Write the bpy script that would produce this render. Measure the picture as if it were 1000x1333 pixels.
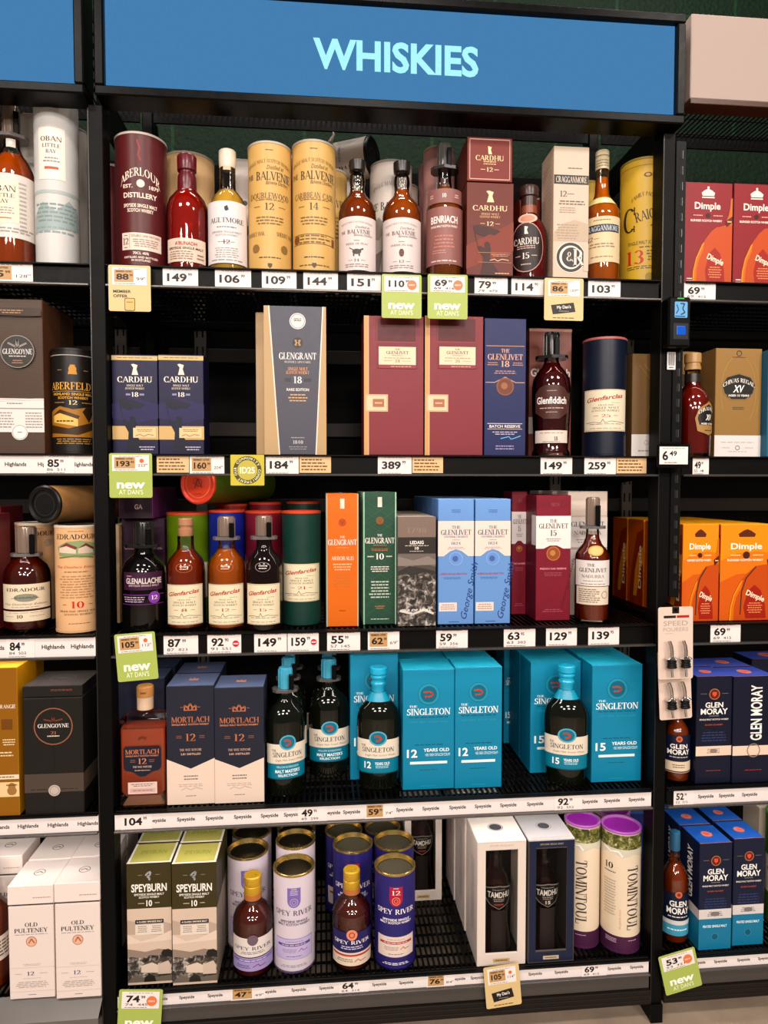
import bpy, bmesh, math, random
from mathutils import Vector, Matrix
from mathutils.geometry import tessellate_polygon
random.seed(7)
for o in list(bpy.data.objects): bpy.data.objects.remove(o)
scene = bpy.context.scene
COL = scene.collection
R = math.radians

# ---------------------------------------------------------------- camera
FPX = 885.0
YAW, PITCH = R(5.261), R(2.25)
CAM = Vector((0.0482, -1.5073, 1.2796))
cd = bpy.data.cameras.new('camera'); cam = bpy.data.objects.new('camera', cd); COL.objects.link(cam)
cd.sensor_fit = 'VERTICAL'; cd.sensor_height = 24.0; cd.lens = 24.0*FPX/1333.0
cam.location = CAM
cam.rotation_euler = (math.pi/2 - PITCH, 0, -YAW)
cd.clip_start = 0.05
scene.camera = cam
FW = Vector((math.sin(YAW)*math.cos(PITCH), math.cos(YAW)*math.cos(PITCH), -math.sin(PITCH)))
RT = Vector((math.cos(YAW), -math.sin(YAW), 0)); UP = RT.cross(FW)
def ray(px, py): return FW + RT*((px-500)/FPX) + UP*((666.5-py)/FPX)
def at(px, py, Y):                       # point of the plane y = Y seen at a pixel of the photograph
    v = ray(px, py); k = (Y-CAM.y)/v.y; p = CAM + v*k
    return p.x, p.z
def onlevel(px, py, z):                  # point of the level z seen at a pixel
    v = ray(px, py); k = (z-CAM.z)/v.z; p = CAM + v*k
    return p.x, p.y

# ---------------------------------------------------------------- light and exposure
scene.view_settings.view_transform = 'Standard'; scene.view_settings.look = 'None'
scene.view_settings.exposure = 0.0; scene.view_settings.gamma = 1.0
scene.view_settings.use_curve_mapping = False
w = bpy.data.worlds.new('shop_hall'); scene.world = w; w.use_nodes = True
w.node_tree.nodes['Background'].inputs[0].default_value = (1.0, .90, .84, 1)
w.node_tree.nodes['Background'].inputs[1].default_value = 0.16
def area(name, loc, sx, sy, power, col, tilt):
    l = bpy.data.lights.new(name, 'AREA'); l.shape = 'RECTANGLE'; l.size = sx; l.size_y = sy
    l.energy = power; l.color = col
    o = bpy.data.objects.new(name, l); COL.objects.link(o); o.location = loc; o.rotation_euler = (tilt, 0, 0)
    return o
WARM = (1.0, .90, .83)
for x in (-.7, .2, 1.1): area('ceiling_lamp', (x, .12, 3.25), .5, .12, 9, WARM, 0)
for i, x in enumerate((-1.3, 0.2, 1.7)):     # rows of ceiling panels over the aisle
    area('ceiling_lamp', (x, -1.75, 3.3), .5, .3, 22.5, WARM, R(22))
for i, x in enumerate((-2.2, 0.2, 2.6)):
    area('ceiling_lamp', (x, -4.2, 3.3), .8, .4, 52, WARM, R(42))
    area('ceiling_lamp', (x, -7.0, 3.3), 1.0, .5, 100, WARM, R(56))

# ---------------------------------------------------------------- materials
def lin(c):
    c /= 255.0
    return c/12.92 if c <= .04045 else ((c+.055)/1.055)**2.4
def rgb(h):
    h = h.lstrip('#'); c = [lin(int(h[i:i+2], 16)) for i in (0, 2, 4)]
    g = .2126*c[0]+.7152*c[1]+.0722*c[2]; k = 1.07                # print inks are a little purer than they photograph
    return tuple(max(0, g+(x-g)*k)**1.06 for x in c)
MATS = {}
def M(hexcol, rough=.42, metal=0.0, kind='card', name=None):
    key = (hexcol, rough, metal, kind)
    if key in MATS: return MATS[key]
    m = bpy.data.materials.new(name or f'{kind} {hexcol}'); m.use_nodes = True
    nt = m.node_tree; b = nt.nodes['Principled BSDF']; c = rgb(hexcol)
    b.inputs['Base Color'].default_value = (*c, 1); b.inputs['Roughness'].default_value = rough
    b.inputs['Metallic'].default_value = metal
    tc = nt.nodes.new('ShaderNodeTexCoord')
    if kind in ('card', 'rock', 'foliage'): b.inputs['Specular IOR Level'].default_value = .3
    if kind in ('card', 'plastic', 'steel', 'foil'):
        n = nt.nodes.new('ShaderNodeTexNoise'); n.inputs['Scale'].default_value = 60 if kind != 'steel' else 18
        n.inputs['Detail'].default_value = 3
        nt.links.new(tc.outputs['Object'], n.inputs['Vector'])
        mr = nt.nodes.new('ShaderNodeMapRange')
        mr.inputs['To Min'].default_value = max(.03, rough-.07); mr.inputs['To Max'].default_value = min(1, rough+.07)
        nt.links.new(n.outputs['Fac'], mr.inputs['Value']); nt.links.new(mr.outputs['Result'], b.inputs['Roughness'])
    if kind == 'whisky':
        b.inputs['Base Color'].default_value = (*[min(1, x*1.5) for x in c], 1); b.inputs['Transmission Weight'].default_value = .45; b.inputs['IOR'].default_value = 1.36
        b.inputs['Coat Weight'].default_value = .6; b.inputs['Coat Roughness'].default_value = .03
    if kind == 'darkglass':
        b.inputs['Specular IOR Level'].default_value = .35; b.inputs['Coat Weight'].default_value = .15; b.inputs['Coat Roughness'].default_value = .02
    if kind in ('glass', 'film'):                      # thin clear bottle wall
        nt.nodes.remove(b); out = nt.nodes['Material Output']
        tr = nt.nodes.new('ShaderNodeBsdfTransparent'); tr.inputs[0].default_value = (*c, 1)
        gl = nt.nodes.new('ShaderNodeBsdfGlossy'); gl.inputs['Roughness'].default_value = rough
        lw = nt.nodes.new('ShaderNodeFresnel'); lw.inputs['IOR'].default_value = 1.5 if kind == 'glass' else 1.18
        mx = nt.nodes.new('ShaderNodeMixShader')
        nt.links.new(lw.outputs[0], mx.inputs[0]); nt.links.new(tr.outputs[0], mx.inputs[1]); nt.links.new(gl.outputs[0], mx.inputs[2])
        nt.links.new(mx.outputs[0], out.inputs['Surface'])
    if kind == 'lit':
        nt.nodes.remove(b); out = nt.nodes['Material Output']
        e = nt.nodes.new('ShaderNodeEmission'); e.inputs[0].default_value = (*c, 1); e.inputs[1].default_value = 1.0
        n = nt.nodes.new('ShaderNodeTexNoise'); n.inputs['Scale'].default_value = 240; n.inputs['Detail'].default_value = 2
        nt.links.new(tc.outputs['Object'], n.inputs['Vector'])
        mr = nt.nodes.new('ShaderNodeMapRange'); mr.inputs['To Min'].default_value = .9; mr.inputs['To Max'].default_value = 1.1
        nt.links.new(n.outputs['Fac'], mr.inputs['Value']); nt.links.new(mr.outputs['Result'], e.inputs[1])
        nt.links.new(e.outputs[0], out.inputs['Surface'])
    if kind == 'floor':
        n = nt.nodes.new('ShaderNodeTexNoise'); n.inputs['Scale'].default_value = 9; n.inputs['Detail'].default_value = 8
        nt.links.new(tc.outputs['Object'], n.inputs['Vector'])
        r = nt.nodes.new('ShaderNodeValToRGB'); r.color_ramp.elements[0].position = .3; r.color_ramp.elements[1].position = .7
        r.color_ramp.elements[0].color = (*[x*.8 for x in c], 1); r.color_ramp.elements[1].color = (*[x*1.15 for x in c], 1)
        nt.links.new(n.outputs['Fac'], r.inputs[0]); nt.links.new(r.outputs[0], b.inputs['Base Color'])
    if kind in ('rock', 'foliage'):          # printed landscape pictures
        n = nt.nodes.new('ShaderNodeTexNoise'); n.inputs['Scale'].default_value = 70 if kind == 'rock' else 90
        n.inputs['Detail'].default_value = 7; n.inputs['Roughness'].default_value = .62; n.inputs['Distortion'].default_value = .8
        nt.links.new(tc.outputs['Object'], n.inputs['Vector']); r = nt.nodes.new('ShaderNodeValToRGB'); nt.links.new(n.outputs['Fac'], r.inputs[0])
        stops = ((.34, '12100f'), (.47, '3a3531'), (.54, '6e665f'), (.66, 'c9c0b8')) if kind == 'rock' else ((.34, '1c2010'), (.46, '4a4c22'), (.56, '7c7a44'), (.68, 'cfc8a4'))
        for i, (p_, h_) in enumerate(stops):
            el = r.color_ramp.elements[i] if i < 2 else r.color_ramp.elements.new(p_); el.position = p_; el.color = (*rgb(h_), 1)
        nt.links.new(r.outputs[0], b.inputs['Base Color'])
    if kind == 'blockwall':
        b.inputs['Specular IOR Level'].default_value = .08
        sp = nt.nodes.new('ShaderNodeSeparateXYZ'); cb = nt.nodes.new('ShaderNodeCombineXYZ')
        nt.links.new(tc.outputs['Object'], sp.inputs[0]); nt.links.new(sp.outputs[0], cb.inputs[0]); nt.links.new(sp.outputs[2], cb.inputs[1])
        br = nt.nodes.new('ShaderNodeTexBrick'); br.inputs['Scale'].default_value = 1.0
        br.inputs['Brick Width'].default_value = .40; br.inputs['Row Height'].default_value = .20; br.inputs['Mortar Size'].default_value = .005
        br.inputs['Color1'].default_value = (*c, 1); br.inputs['Color2'].default_value = (*[x*.9 for x in c], 1); br.inputs['Mortar'].default_value = (*[x*2.2 for x in c], 1)
        nt.links.new(cb.outputs[0], br.inputs['Vector']); nt.links.new(br.outputs['Color'], b.inputs['Base Color'])
        n = nt.nodes.new('ShaderNodeTexNoise'); n.inputs['Scale'].default_value = 70; n.inputs['Detail'].default_value = 4
        nt.links.new(tc.outputs['Object'], n.inputs['Vector'])
        bp = nt.nodes.new('ShaderNodeBump'); bp.inputs['Strength'].default_value = .6; bp.inputs['Distance'].default_value = .01
        nt.links.new(n.outputs['Fac'], bp.inputs['Height']); nt.links.new(bp.outputs[0], b.inputs['Normal'])
    if kind in ('steel', 'plastic') and metal == 0: b.inputs['Specular IOR Level'].default_value = .09
    MATS[key] = m
    return m
BLACK = M('090808', .45, 0, 'steel'); BLACKG = M('080808', .3, 0, 'plastic'); GREY = M('4a4846', .35, .6, 'steel')
RAIL = M('0d0c0b', .4, 0, 'plastic'); PANEL = M('0a0807', .7, 0, 'steel')
CLEAR = M('f4f2ee', .03, 0, 'glass')
WHITE = M('efe7e2', .5); INK = M('161414', .6)

# ---------------------------------------------------------------- lettering (outlines of the built-in face, and a drawn serif face)
GL = {}
def load_glyphs():
    for key, off in (('n', 0.0), ('b', .024), ('x', .031)):
        cu = bpy.data.curves.new('face', 'FONT'); cu.offset = off; cu.resolution_u = 3; cu.size = 1
        o = bpy.data.objects.new('face', cu); COL.objects.link(o)
        def grab(s):
            cu.body = s; bpy.context.view_layer.update()
            me = bpy.data.meshes.new_from_object(o.evaluated_get(bpy.context.evaluated_depsgraph_get()))
            r = ([(v.co.x, v.co.y) for v in me.vertices], [tuple(p.vertices) for p in me.polygons]); bpy.data.meshes.remove(me)
            return r
        capv = grab('H')[0]; cap = max(v[1] for v in capv)
        for ch in "ABCDEFGHIJKLMNOPQRSTUVWXYZabcdefghijklmnopqrstuvwxyz0123456789.,'%&-":
            a = grab(ch); b2 = grab(ch+ch)
            adv = max(v[0] for v in b2[0]) - max(v[0] for v in a[0])
            GL[key, ch] = ([(x/cap, y/cap) for x, y in a[0]], a[1], adv/cap)
        bpy.data.objects.remove(o); bpy.data.curves.remove(cu)
load_glyphs()
SER = {   # stroke description: L line, H bar, S serif, A arc, V tick
'A': (.84, 'L .08 0 .42 1 .06;L .42 1 .76 0 .17;H .2 .6 .32;S .08 0;S .76 0'),
'B': (.72, 'L .16 0 .16 1 .16;A .32 .76 .3 .24 -90 90;A .32 .26 .34 .26 -90 90;H .03 .34 .97;H .16 .34 .5;H .03 .34 0'),
'C': (.78, 'A .42 .5 .38 .5 48 312;V .68 .68 1;V .68 0 .25'),
'D': (.84, 'L .16 0 .16 1 .16;A .34 .5 .42 .5 -90 90;H .03 .36 .97;H .03 .36 0'),
'E': (.68, 'L .16 0 .16 1 .16;H .03 .6 .97;H .03 .62 0;H .16 .45 .48;V .58 .76 1;V .6 0 .26;V .43 .38 .64'),
'F': (.64, 'L .16 0 .16 1 .16;H .03 .6 .97;H .16 .45 .48;V .58 .74 1;V .43 .38 .64;S .16 0'),
'G': (.84, 'A .42 .5 .38 .5 48 318;V .68 .68 1;L .7 .02 .7 .42 .15;S .7 .4'),
'H': (.88, 'L .16 0 .16 1 .16;L .72 0 .72 1 .16;H .16 .72 .48;S .16 0;S .72 0;S .16 .97;S .72 .97'),
'I': (.34, 'L .17 0 .17 1 .16;S .17 0;S .17 .97'),
'J': (.46, 'L .28 .1 .28 1 .16;S .28 .97;A .14 .12 .21 .2 180 350'),
'K': (.82, 'L .16 0 .16 1 .16;L .22 .42 .62 1 .06;L .34 .58 .68 0 .17;S .16 0;S .16 .97;S .66 0;S .62 .97'),
'L': (.66, 'L .16 0 .16 1 .16;S .16 .97;H .03 .6 0;V .58 0 .3'),
'M': (1.02, 'L .12 0 .12 1 .07;L .16 1 .5 .05 .16;L .5 .05 .84 1 .06;L .86 0 .86 1 .16;S .12 0;S .86 0;S .12 .97;S .88 .97'),
'N': (.88, 'L .13 0 .13 1 .07;L .14 1 .72 0 .17;L .74 0 .74 1 .07;S .13 0;S .74 .97;S .1 .97'),
'O': (.88, 'A .44 .5 .4 .5 0 360'),
'P': (.68, 'L .16 0 .16 1 .16;A .32 .73 .32 .27 -90 90;H .03 .34 .97;H .16 .34 .46;S .16 0'),
'Q': (.88, 'A .44 .5 .4 .5 0 360;L .45 .2 .75 -.18 .14'),
'R': (.8, 'L .16 0 .16 1 .16;A .32 .74 .3 .26 -90 90;H .03 .34 .97;H .16 .34 .48;L .36 .5 .68 0 .17;S .16 0;S .68 0'),
'S': (.62, 'A .31 .74 .25 .26 40 270;A .31 .27 .27 .27 -150 90;V .5 .72 1;V .06 0 .28'),
'T': (.74, 'L .37 0 .37 1 .16;H .05 .69 .97;V .06 .74 1;V .68 .74 1;S .37 0'),
'U': (.86, 'L .16 .3 .16 1 .16;L .7 .3 .7 1 .07;A .43 .32 .33 .32 180 360;S .16 .97;S .7 .97'),
'V': (.82, 'L .1 1 .42 0 .17;L .42 0 .72 1 .06;S .1 .97;S .72 .97'),
'W': (1.2, 'L .1 1 .36 0 .16;L .36 0 .6 1 .06;L .6 1 .84 0 .16;L .84 0 1.1 1 .06;S .1 .97;S .6 .97;S 1.1 .97'),
'X': (.8, 'L .12 1 .68 0 .17;L .12 0 .66 1 .06;S .12 0;S .68 0;S .12 .97;S .66 .97'),
'Y': (.78, 'L .1 1 .4 .45 .17;L .4 .45 .68 1 .06;L .4 0 .4 .5 .16;S .1 .97;S .68 .97;S .4 0'),
'Z': (.7, 'H .08 .62 .97;H .06 .64 0;L .1 0 .56 1 .16;V .09 .74 1;V .62 0 .26'),
'0': (.62, 'A .31 .5 .27 .5 0 360'), '1': (.44, 'L .24 0 .24 1 .14;S .24 0;H .08 .24 .9'),
'2': (.62, 'A .3 .72 .26 .28 -30 170;L .1 0 .48 .58 .12;H .06 .56 .02;V .54 0 .22'),
'3': (.6, 'A .28 .75 .24 .25 -90 150;A .28 .27 .27 .27 -150 90'),
'4': (.64, 'L .4 0 .4 1 .13;L .06 .3 .38 1 .06;H .05 .58 .26;S .4 0'),
'5': (.6, 'A .27 .32 .28 .32 -150 110;L .14 .5 .14 1 .06;H .14 .52 .93'),
'6': (.62, 'A .31 .31 .27 .31 0 360;A .42 .45 .38 .55 85 180'),
'7': (.6, 'H .06 .56 .95;L .2 0 .5 1 .13;V .07 .76 1'), '8': (.6, 'A .3 .75 .22 .25 0 360;A .3 .26 .26 .26 0 360'),
'9': (.62, 'A .31 .69 .27 .31 0 360;A .2 .55 .38 .55 -95 0'),
'.': (.26, 'L .13 0 .13 .12 .12'), "'": (.2, 'L .1 .75 .1 1 .08'), '-': (.4, 'H .06 .34 .42'), '&': (.8, 'A .35 .76 .2 .24 0 360;A .33 .27 .28 .27 0 360;L .4 .5 .75 0 .14'),
}
def serif(ch):
    if ('s', ch) in GL: return GL['s', ch]
    if ch not in SER:
        return GL.get(('n', ch))
    adv, spec = SER[ch]; vs, fs = [], []
    def poly(pts):
        i = len(vs); vs.extend(pts); fs.append(tuple(range(i, i+len(pts))))
    for s in spec.split(';'):
        k, *a = s.split(); a = [float(x) for x in a]
        if k == 'L':
            x0, y0, x1, y1, t = a; h = t/2; poly([(x0-h, y0), (x0+h, y0), (x1+h, y1), (x1-h, y1)])
        elif k == 'H': poly([(a[0], a[2]-.0), (a[1], a[2]), (a[1], a[2]+.055), (a[0], a[2]+.055)])
        elif k == 'S': poly([(a[0]-.14, a[1]), (a[0]+.14, a[1]), (a[0]+.14, a[1]+.045), (a[0]-.14, a[1]+.045)])
        elif k == 'V': poly([(a[0]-.03, a[1]), (a[0]+.03, a[1]), (a[0]+.03, a[2]), (a[0]-.03, a[2])])
        elif k == 'A':
            cx, cy, rx, ry, a0, a1 = a; n = max(6, int((a1-a0)/18))
            tx = min(.17, rx*.6); ty = .055
            for j in range(n):
                p, q = R(a0+(a1-a0)*j/n), R(a0+(a1-a0)*(j+1)/n)
                poly([(cx+rx*math.cos(p), cy+ry*math.sin(p)), (cx+rx*math.cos(q), cy+ry*math.sin(q)),
                      (cx+(rx-tx)*math.cos(q), cy+(ry-ty)*math.sin(q)), (cx+(rx-tx)*math.cos(p), cy+(ry-ty)*math.sin(p))])
    GL['s', ch] = (vs, fs, adv)
    return GL['s', ch]

# ---------------------------------------------------------------- mesh builder
class MB:
    def __init__(s): s.v = []; s.f = []; s.m = []; s.mats = []
    def mi(s, m):
        if m not in s.mats: s.mats.append(m)
        return s.mats.index(m)
    def add(s, vs, fs, m):
        i = len(s.v); k = s.mi(m); s.v.extend(vs)
        for f in fs: s.f.append(tuple(i+j for j in f)); s.m.append(k)
    def box(s, x0, x1, y0, y1, z0, z1, m, b=0.0, front=None, side=None, top=None, left=None, right=None):
        cx, cy, cz = (x0+x1)/2, (y0+y1)/2, (z0+z1)/2; hx, hy, hz = (x1-x0)/2, (y1-y0)/2, (z1-z0)/2
        ms = {(0, -1): left or side or m, (0, 1): right or side or m, (1, -1): front or m, (1, 1): m, (2, -1): m, (2, 1): top or m}
        if b <= 0:
            c = [(cx+a*hx, cy+e*hy, cz+g*hz) for a in (-1, 1) for e in (-1, 1) for g in (-1, 1)]
            for (ax, sg), f in {(0, -1): (0, 1, 3, 2), (0, 1): (4, 6, 7, 5), (1, -1): (0, 4, 5, 1), (1, 1): (2, 3, 7, 6), (2, -1): (0, 2, 6, 4), (2, 1): (1, 5, 7, 3)}.items():
                s.add([c[j] for j in f], [(0, 1, 2, 3)], ms[ax, sg])
            return
        h = (hx, hy, hz); C = (cx, cy, cz)
        def V(sg, ax): return tuple(C[j]+sg[j]*(h[j]-(0 if j == ax else b)) for j in range(3))
        S3 = [(a, e, g) for a in (-1, 1) for e in (-1, 1) for g in (-1, 1)]
        for ax in range(3):
            p, q = [j for j in range(3) if j != ax]
            for sg in (-1, 1):
                pts = []
                for u, w_ in ((-1, -1), (1, -1), (1, 1), (-1, 1)):
                    t = [0, 0, 0]; t[ax] = sg; t[p] = u; t[q] = w_; pts.append(V(t, ax))
                s.add(pts, [(0, 1, 2, 3)], ms[ax, sg])
            for u in (-1, 1):
                for w_ in (-1, 1):
                    t0 = [0, 0, 0]; t0[p] = u; t0[q] = w_; t1 = list(t0); t0[ax] = -1; t1[ax] = 1
                    s.add([V(t0, p), V(t1, p), V(t1, q), V(t0, q)], [(0, 1, 2, 3)], ms[p, u] if p != 2 else ms[q, w_])
        for t in S3: s.add([V(t, 0), V(t, 1), V(t, 2)], [(0, 1, 2)], ms[1, t[1]])
    def lathe(s, prof, m, seg=28, fy=1.0, mats=None, o=(0, 0, 0), caps=True):
        n = len(prof); vs = []
        for r, z in prof:
            for k in range(seg):
                a = 2*math.pi*k/seg; vs.append((o[0]+r*math.cos(a), o[1]+r*math.sin(a)*fy, o[2]+z))
        i0 = len(s.v); s.v.extend(vs)
        for j in range(n-1):
            km = s.mi(mats[j] if mats else m)
            for k in range(seg):
                a, b = j*seg+k, j*seg+(k+1) % seg
                s.f.append((i0+a, i0+b, i0+b+seg, i0+a+seg)); s.m.append(km)
        if not caps: return
        km = s.mi(mats[0] if mats else m); s.f.append(tuple(i0+k for k in reversed(range(seg)))); s.m.append(km)
        km = s.mi(mats[-1] if mats else m); s.f.append(tuple(i0+(n-1)*seg+k for k in range(seg))); s.m.append(km)
    def tube(s, pts, r, m, seg=8):
        pts = [Vector(p) for p in pts]; vs = []; n = len(pts)
        for i, p in enumerate(pts):
            t = (pts[min(i+1, n-1)]-pts[max(i-1, 0)]).normalized()
            a = t.cross(Vector((0, 0, 1)) if abs(t.z) < .9 else Vector((1, 0, 0))).normalized(); b = t.cross(a)
            for k in range(seg):
                q = 2*math.pi*k/seg; vs.append(tuple(p+(a*math.cos(q)+b*math.sin(q))*r))
        fs = [(i*seg+k, i*seg+(k+1) % seg, (i+1)*seg+(k+1) % seg, (i+1)*seg+k) for i in range(n-1) for k in range(seg)]
        fs += [tuple(range(seg)), tuple((n-1)*seg+k for k in range(seg))]
        s.add(vs, fs, m)
    def build(s, name, parent=None, loc=(0, 0, 0), rot=(0, 0, 0)):
        me = bpy.data.meshes.new(name); me.from_pydata(s.v, [], s.f)
        for m in s.mats: me.materials.append(m)
        me.polygons.foreach_set('material_index', s.m)
        me.polygons.foreach_set('use_smooth', [True]*len(s.f))
        me.update(); me.set_sharp_from_angle(angle=R(32))
        o = bpy.data.objects.new(name, me); COL.objects.link(o); o.parent = parent; o.location = loc; o.rotation_euler = rot
        return o
LABELS = {}
def tag(o, label, cat, group=None):
    o['label'] = label; o['category'] = cat
    if group: o['group'] = group
    n = len(label.split())
    if not 4 <= n <= 16: print('LABEL LENGTH', n, label)
    if label in LABELS: print('LABEL TWICE', label)
    LABELS[label] = 1
    return o
def empty(name, loc=(0, 0, 0), rz=0):
    o = bpy.data.objects.new(name, None); COL.objects.link(o); o.location = loc; o.rotation_euler = (0, 0, rz); o.empty_display_size = .02
    return o
def struct(o): o['kind'] = 'structure'; return o
def clone(o, off, label):
    c = o.copy(); COL.objects.link(c); c.location = o.location + Vector(off)
    tag(c, label, o['category'], o.get('group'))
    for ch in o.children:
        d = ch.copy(); COL.objects.link(d); d.parent = c
        for g in ch.children:
            e = g.copy(); COL.objects.link(e); e.parent = d
    return c

# ---------------------------------------------------------------- printing on surfaces
class Surf:
    """maps (u, v, off) of a printed area to local points; w and h are its size"""
    def __init__(s, fn, w_, h_, curved=False, ox=0, oz=0): s.fn = fn; s.w = w_; s.h = h_; s.curved = curved; s.ox = ox; s.oz = oz
    def pt(s, u, v, o): return s.fn(s.ox+u, s.oz+v, o)
    def sub(s, u, v, w_, h_): return Surf(s.fn, w_*s.w, h_*s.h, s.curved, s.ox+u*s.w, s.oz+(v-h_/2)*s.h)
def flat(w_, h_, y=0.0): return Surf(lambda u, v, o: (u, y-o, v), w_, h_)
def round_(r, h_, fy=1.0): return Surf(lambda u, v, o: ((r+o)*math.sin(u/r), -(r+o)*math.cos(u/r)*fy, v), 2*r, h_, True)
def prect(mb, S, u, v, w_, h_, m, o, rnd=0.0):       # normalised centre and size
    U, V, W, H = u*S.w, v*S.h, w_*S.w, h_*S.h
    n = max(1, min(70, int(W/.0035))) if S.curved else 1
    vs = []
    for i in range(n+1):
        x = U-W/2+W*i/n; vs += [S.pt(x, V-H/2, o), S.pt(x, V+H/2, o)]
    if rnd and not S.curved:
        r = rnd*min(W, H); pts = []
        for cx, cy, a0 in ((W/2-r, H/2-r, 0), (-W/2+r, H/2-r, 90), (-W/2+r, -H/2+r, 180), (W/2-r, -H/2+r, 270)):
            for k in range(5): a = R(a0+22.5*k); pts.append(S.pt(U+cx+r*math.cos(a), V+cy+r*math.sin(a), o))
        mb.add(pts, [tuple(range(len(pts)))], m); return
    mb.add(vs, [(2*i, 2*i+2, 2*i+3, 2*i+1) for i in range(n)], m)
def emit(mb, S, pts, fs, m, o):
    """flat outlines on a surface; on a curved one they are cut into narrow upright strips that follow it"""
    if not S.curved:
        mb.add([S.pt(a, b, o) for a, b in pts], fs, m); return
    vs, out = [], []; step = .004
    for f in fs:
        P = [pts[j] for j in f]
        tris = [P] if len(P) <= 4 else [[P[j] for j in t] for t in tessellate_polygon([[Vector((a, b, 0)) for a, b in P]])]
        for T in tris:
            lo = min(p[0] for p in T); hi = max(p[0] for p in T)
            if hi-lo < step: i = len(vs); vs += T; out.append(tuple(range(i, i+len(T)))); continue
            n = int((hi-lo)/step)+1
            for k in range(n):
                a, b = lo+(hi-lo)*k/n, lo+(hi-lo)*(k+1)/n; Q = T
                for lim, sg in ((a, 1), (b, -1)):
                    Z = []
                    for p, q in zip(Q, Q[1:]+Q[:1]):
                        dp, dq = (p[0]-lim)*sg, (q[0]-lim)*sg
                        if dp >= 0: Z.append(p)
                        if (dp >= 0) != (dq >= 0): t = dp/(dp-dq); Z.append((p[0]+(q[0]-p[0])*t, p[1]+(q[1]-p[1])*t))
                    Q = Z
                    if not Q: break
                if len(Q) >= 3: i = len(vs); vs += Q; out.append(tuple(range(i, i+len(Q))))
    mb.add([S.pt(a, b, o) for a, b in vs], out, m)
def pell(mb, S, u, v, rx, ry, m, o, r2=None):
    U, V, A = u*S.w, v*S.h, rx*S.w; B = A if ry is None else ry*S.h
    n = 26
    if r2:
        B2 = B*r2; vs = []
        for k in range(n):
            a = 2*math.pi*k/n; vs += [(U+A*math.cos(a), V+B*math.sin(a)), (U+A*r2*math.cos(a), V+B2*math.sin(a))]
        emit(mb, S, vs, [(2*k, (2*k+2) % (2*n), (2*k+3) % (2*n), 2*k+1) for k in range(n)], m, o); return
    vs = [(U, V)]+[(U+A*math.cos(2*math.pi*k/n), V+B*math.sin(2*math.pi*k/n)) for k in range(n)]
    emit(mb, S, vs, [(0, 1+k, 1+(k+1) % n) for k in range(n)], m, o)
def ptext(mb, S, t, u, v, w_, h_, m, o, font='n', rot=0):
    """text centred on (u, v): width w_ of the surface's width (None: natural), capital height h_ of its height.  font: n b s (+ i slanted, ^ arched)"""
    x = 0; vs, fs = [], []; f0 = font[0]
    for ch in t:
        if ch == ' ': x += .42; continue
        g = serif(ch) if f0 == 's' else GL.get((f0, ch))
        if not g: continue
        i = len(vs)
        sl = .3 if 'i' in font else 0
        vs += [(x+a+sl*b, b) for a, b in g[0]]; fs += [tuple(i+j for j in q) for q in g[1]]; x += g[2]
    if not vs: return
    x0 = min(p[0] for p in vs); x1 = max(p[0] for p in vs)
    if abs(rot) > 45: H = h_*S.w; W = (w_*S.h if w_ else (x1-x0)*H)
    else: H = h_*S.h; W = (w_*S.w if w_ else (x1-x0)*H)
    k = W/(x1-x0); out = []
    for a, b in vs:
        a = (a-x0)*k-W/2; b = (b-.5)*H
        if '^' in font: b -= H*1.3*(2*a/W)**2-H*.5
        if rot == 90: a, b = -b, a
        elif rot == -90: a, b = b, -a
        elif rot: c_, s_ = math.cos(R(rot)), math.sin(R(rot)); a, b = a*c_-b*s_, a*s_+b*c_
        out.append((u*S.w+a, v*S.h+b))
    emit(mb, S, out, fs, m, o)
def pgreek(mb, S, u, v, w_, h_, n, m, o, align=0):   # lines of print too small to read
    rnd = random.Random(int((u*7+v*131+w_*17)*1000)+n)
    for i in range(n):
        vv = v+h_/2-(i+.5)*h_/n; lw = w_*rnd.uniform(.75, 1.0); x = u-(w_ if align else lw)/2; e = x+lw
        while x < e-.01*w_:
            ww = min(e-x, w_*rnd.uniform(.07, .2)); prect(mb, S, x+ww/2, vv, ww, h_/n*.42, m, o); x += ww+w_*.03
def extent(d, S):
    k = d[0]; ar = S.w/S.h
    if k in 't': 
        wd = d[4] or .12*len(d[1]); r_ = d[8] if len(d) > 8 else 0
        if abs(r_) > 45: return (d[2]-d[5]*.6, d[2]+d[5]*.6, d[3]-wd/2, d[3]+wd/2)
        return (d[2]-wd/2, d[2]+wd/2, d[3]-d[5]*.9, d[3]+d[5]*.6)
    if k in 'gr': return (d[1]-d[3]/2, d[1]+d[3]/2, d[2]-d[4]/2, d[2]+d[4]/2)
    if k == 'e': ry = d[4] if d[4] is not None else d[3]*ar; return (d[1]-d[3], d[1]+d[3], d[2]-ry, d[2]+ry)
    us = [q[0] for q in d[1]]; vs = [q[1] for q in d[1]]; t = d[2] if k == 'l' else 0
    return (min(us)-t, max(us)+t, min(vs)-t, max(vs)+t)
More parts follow.
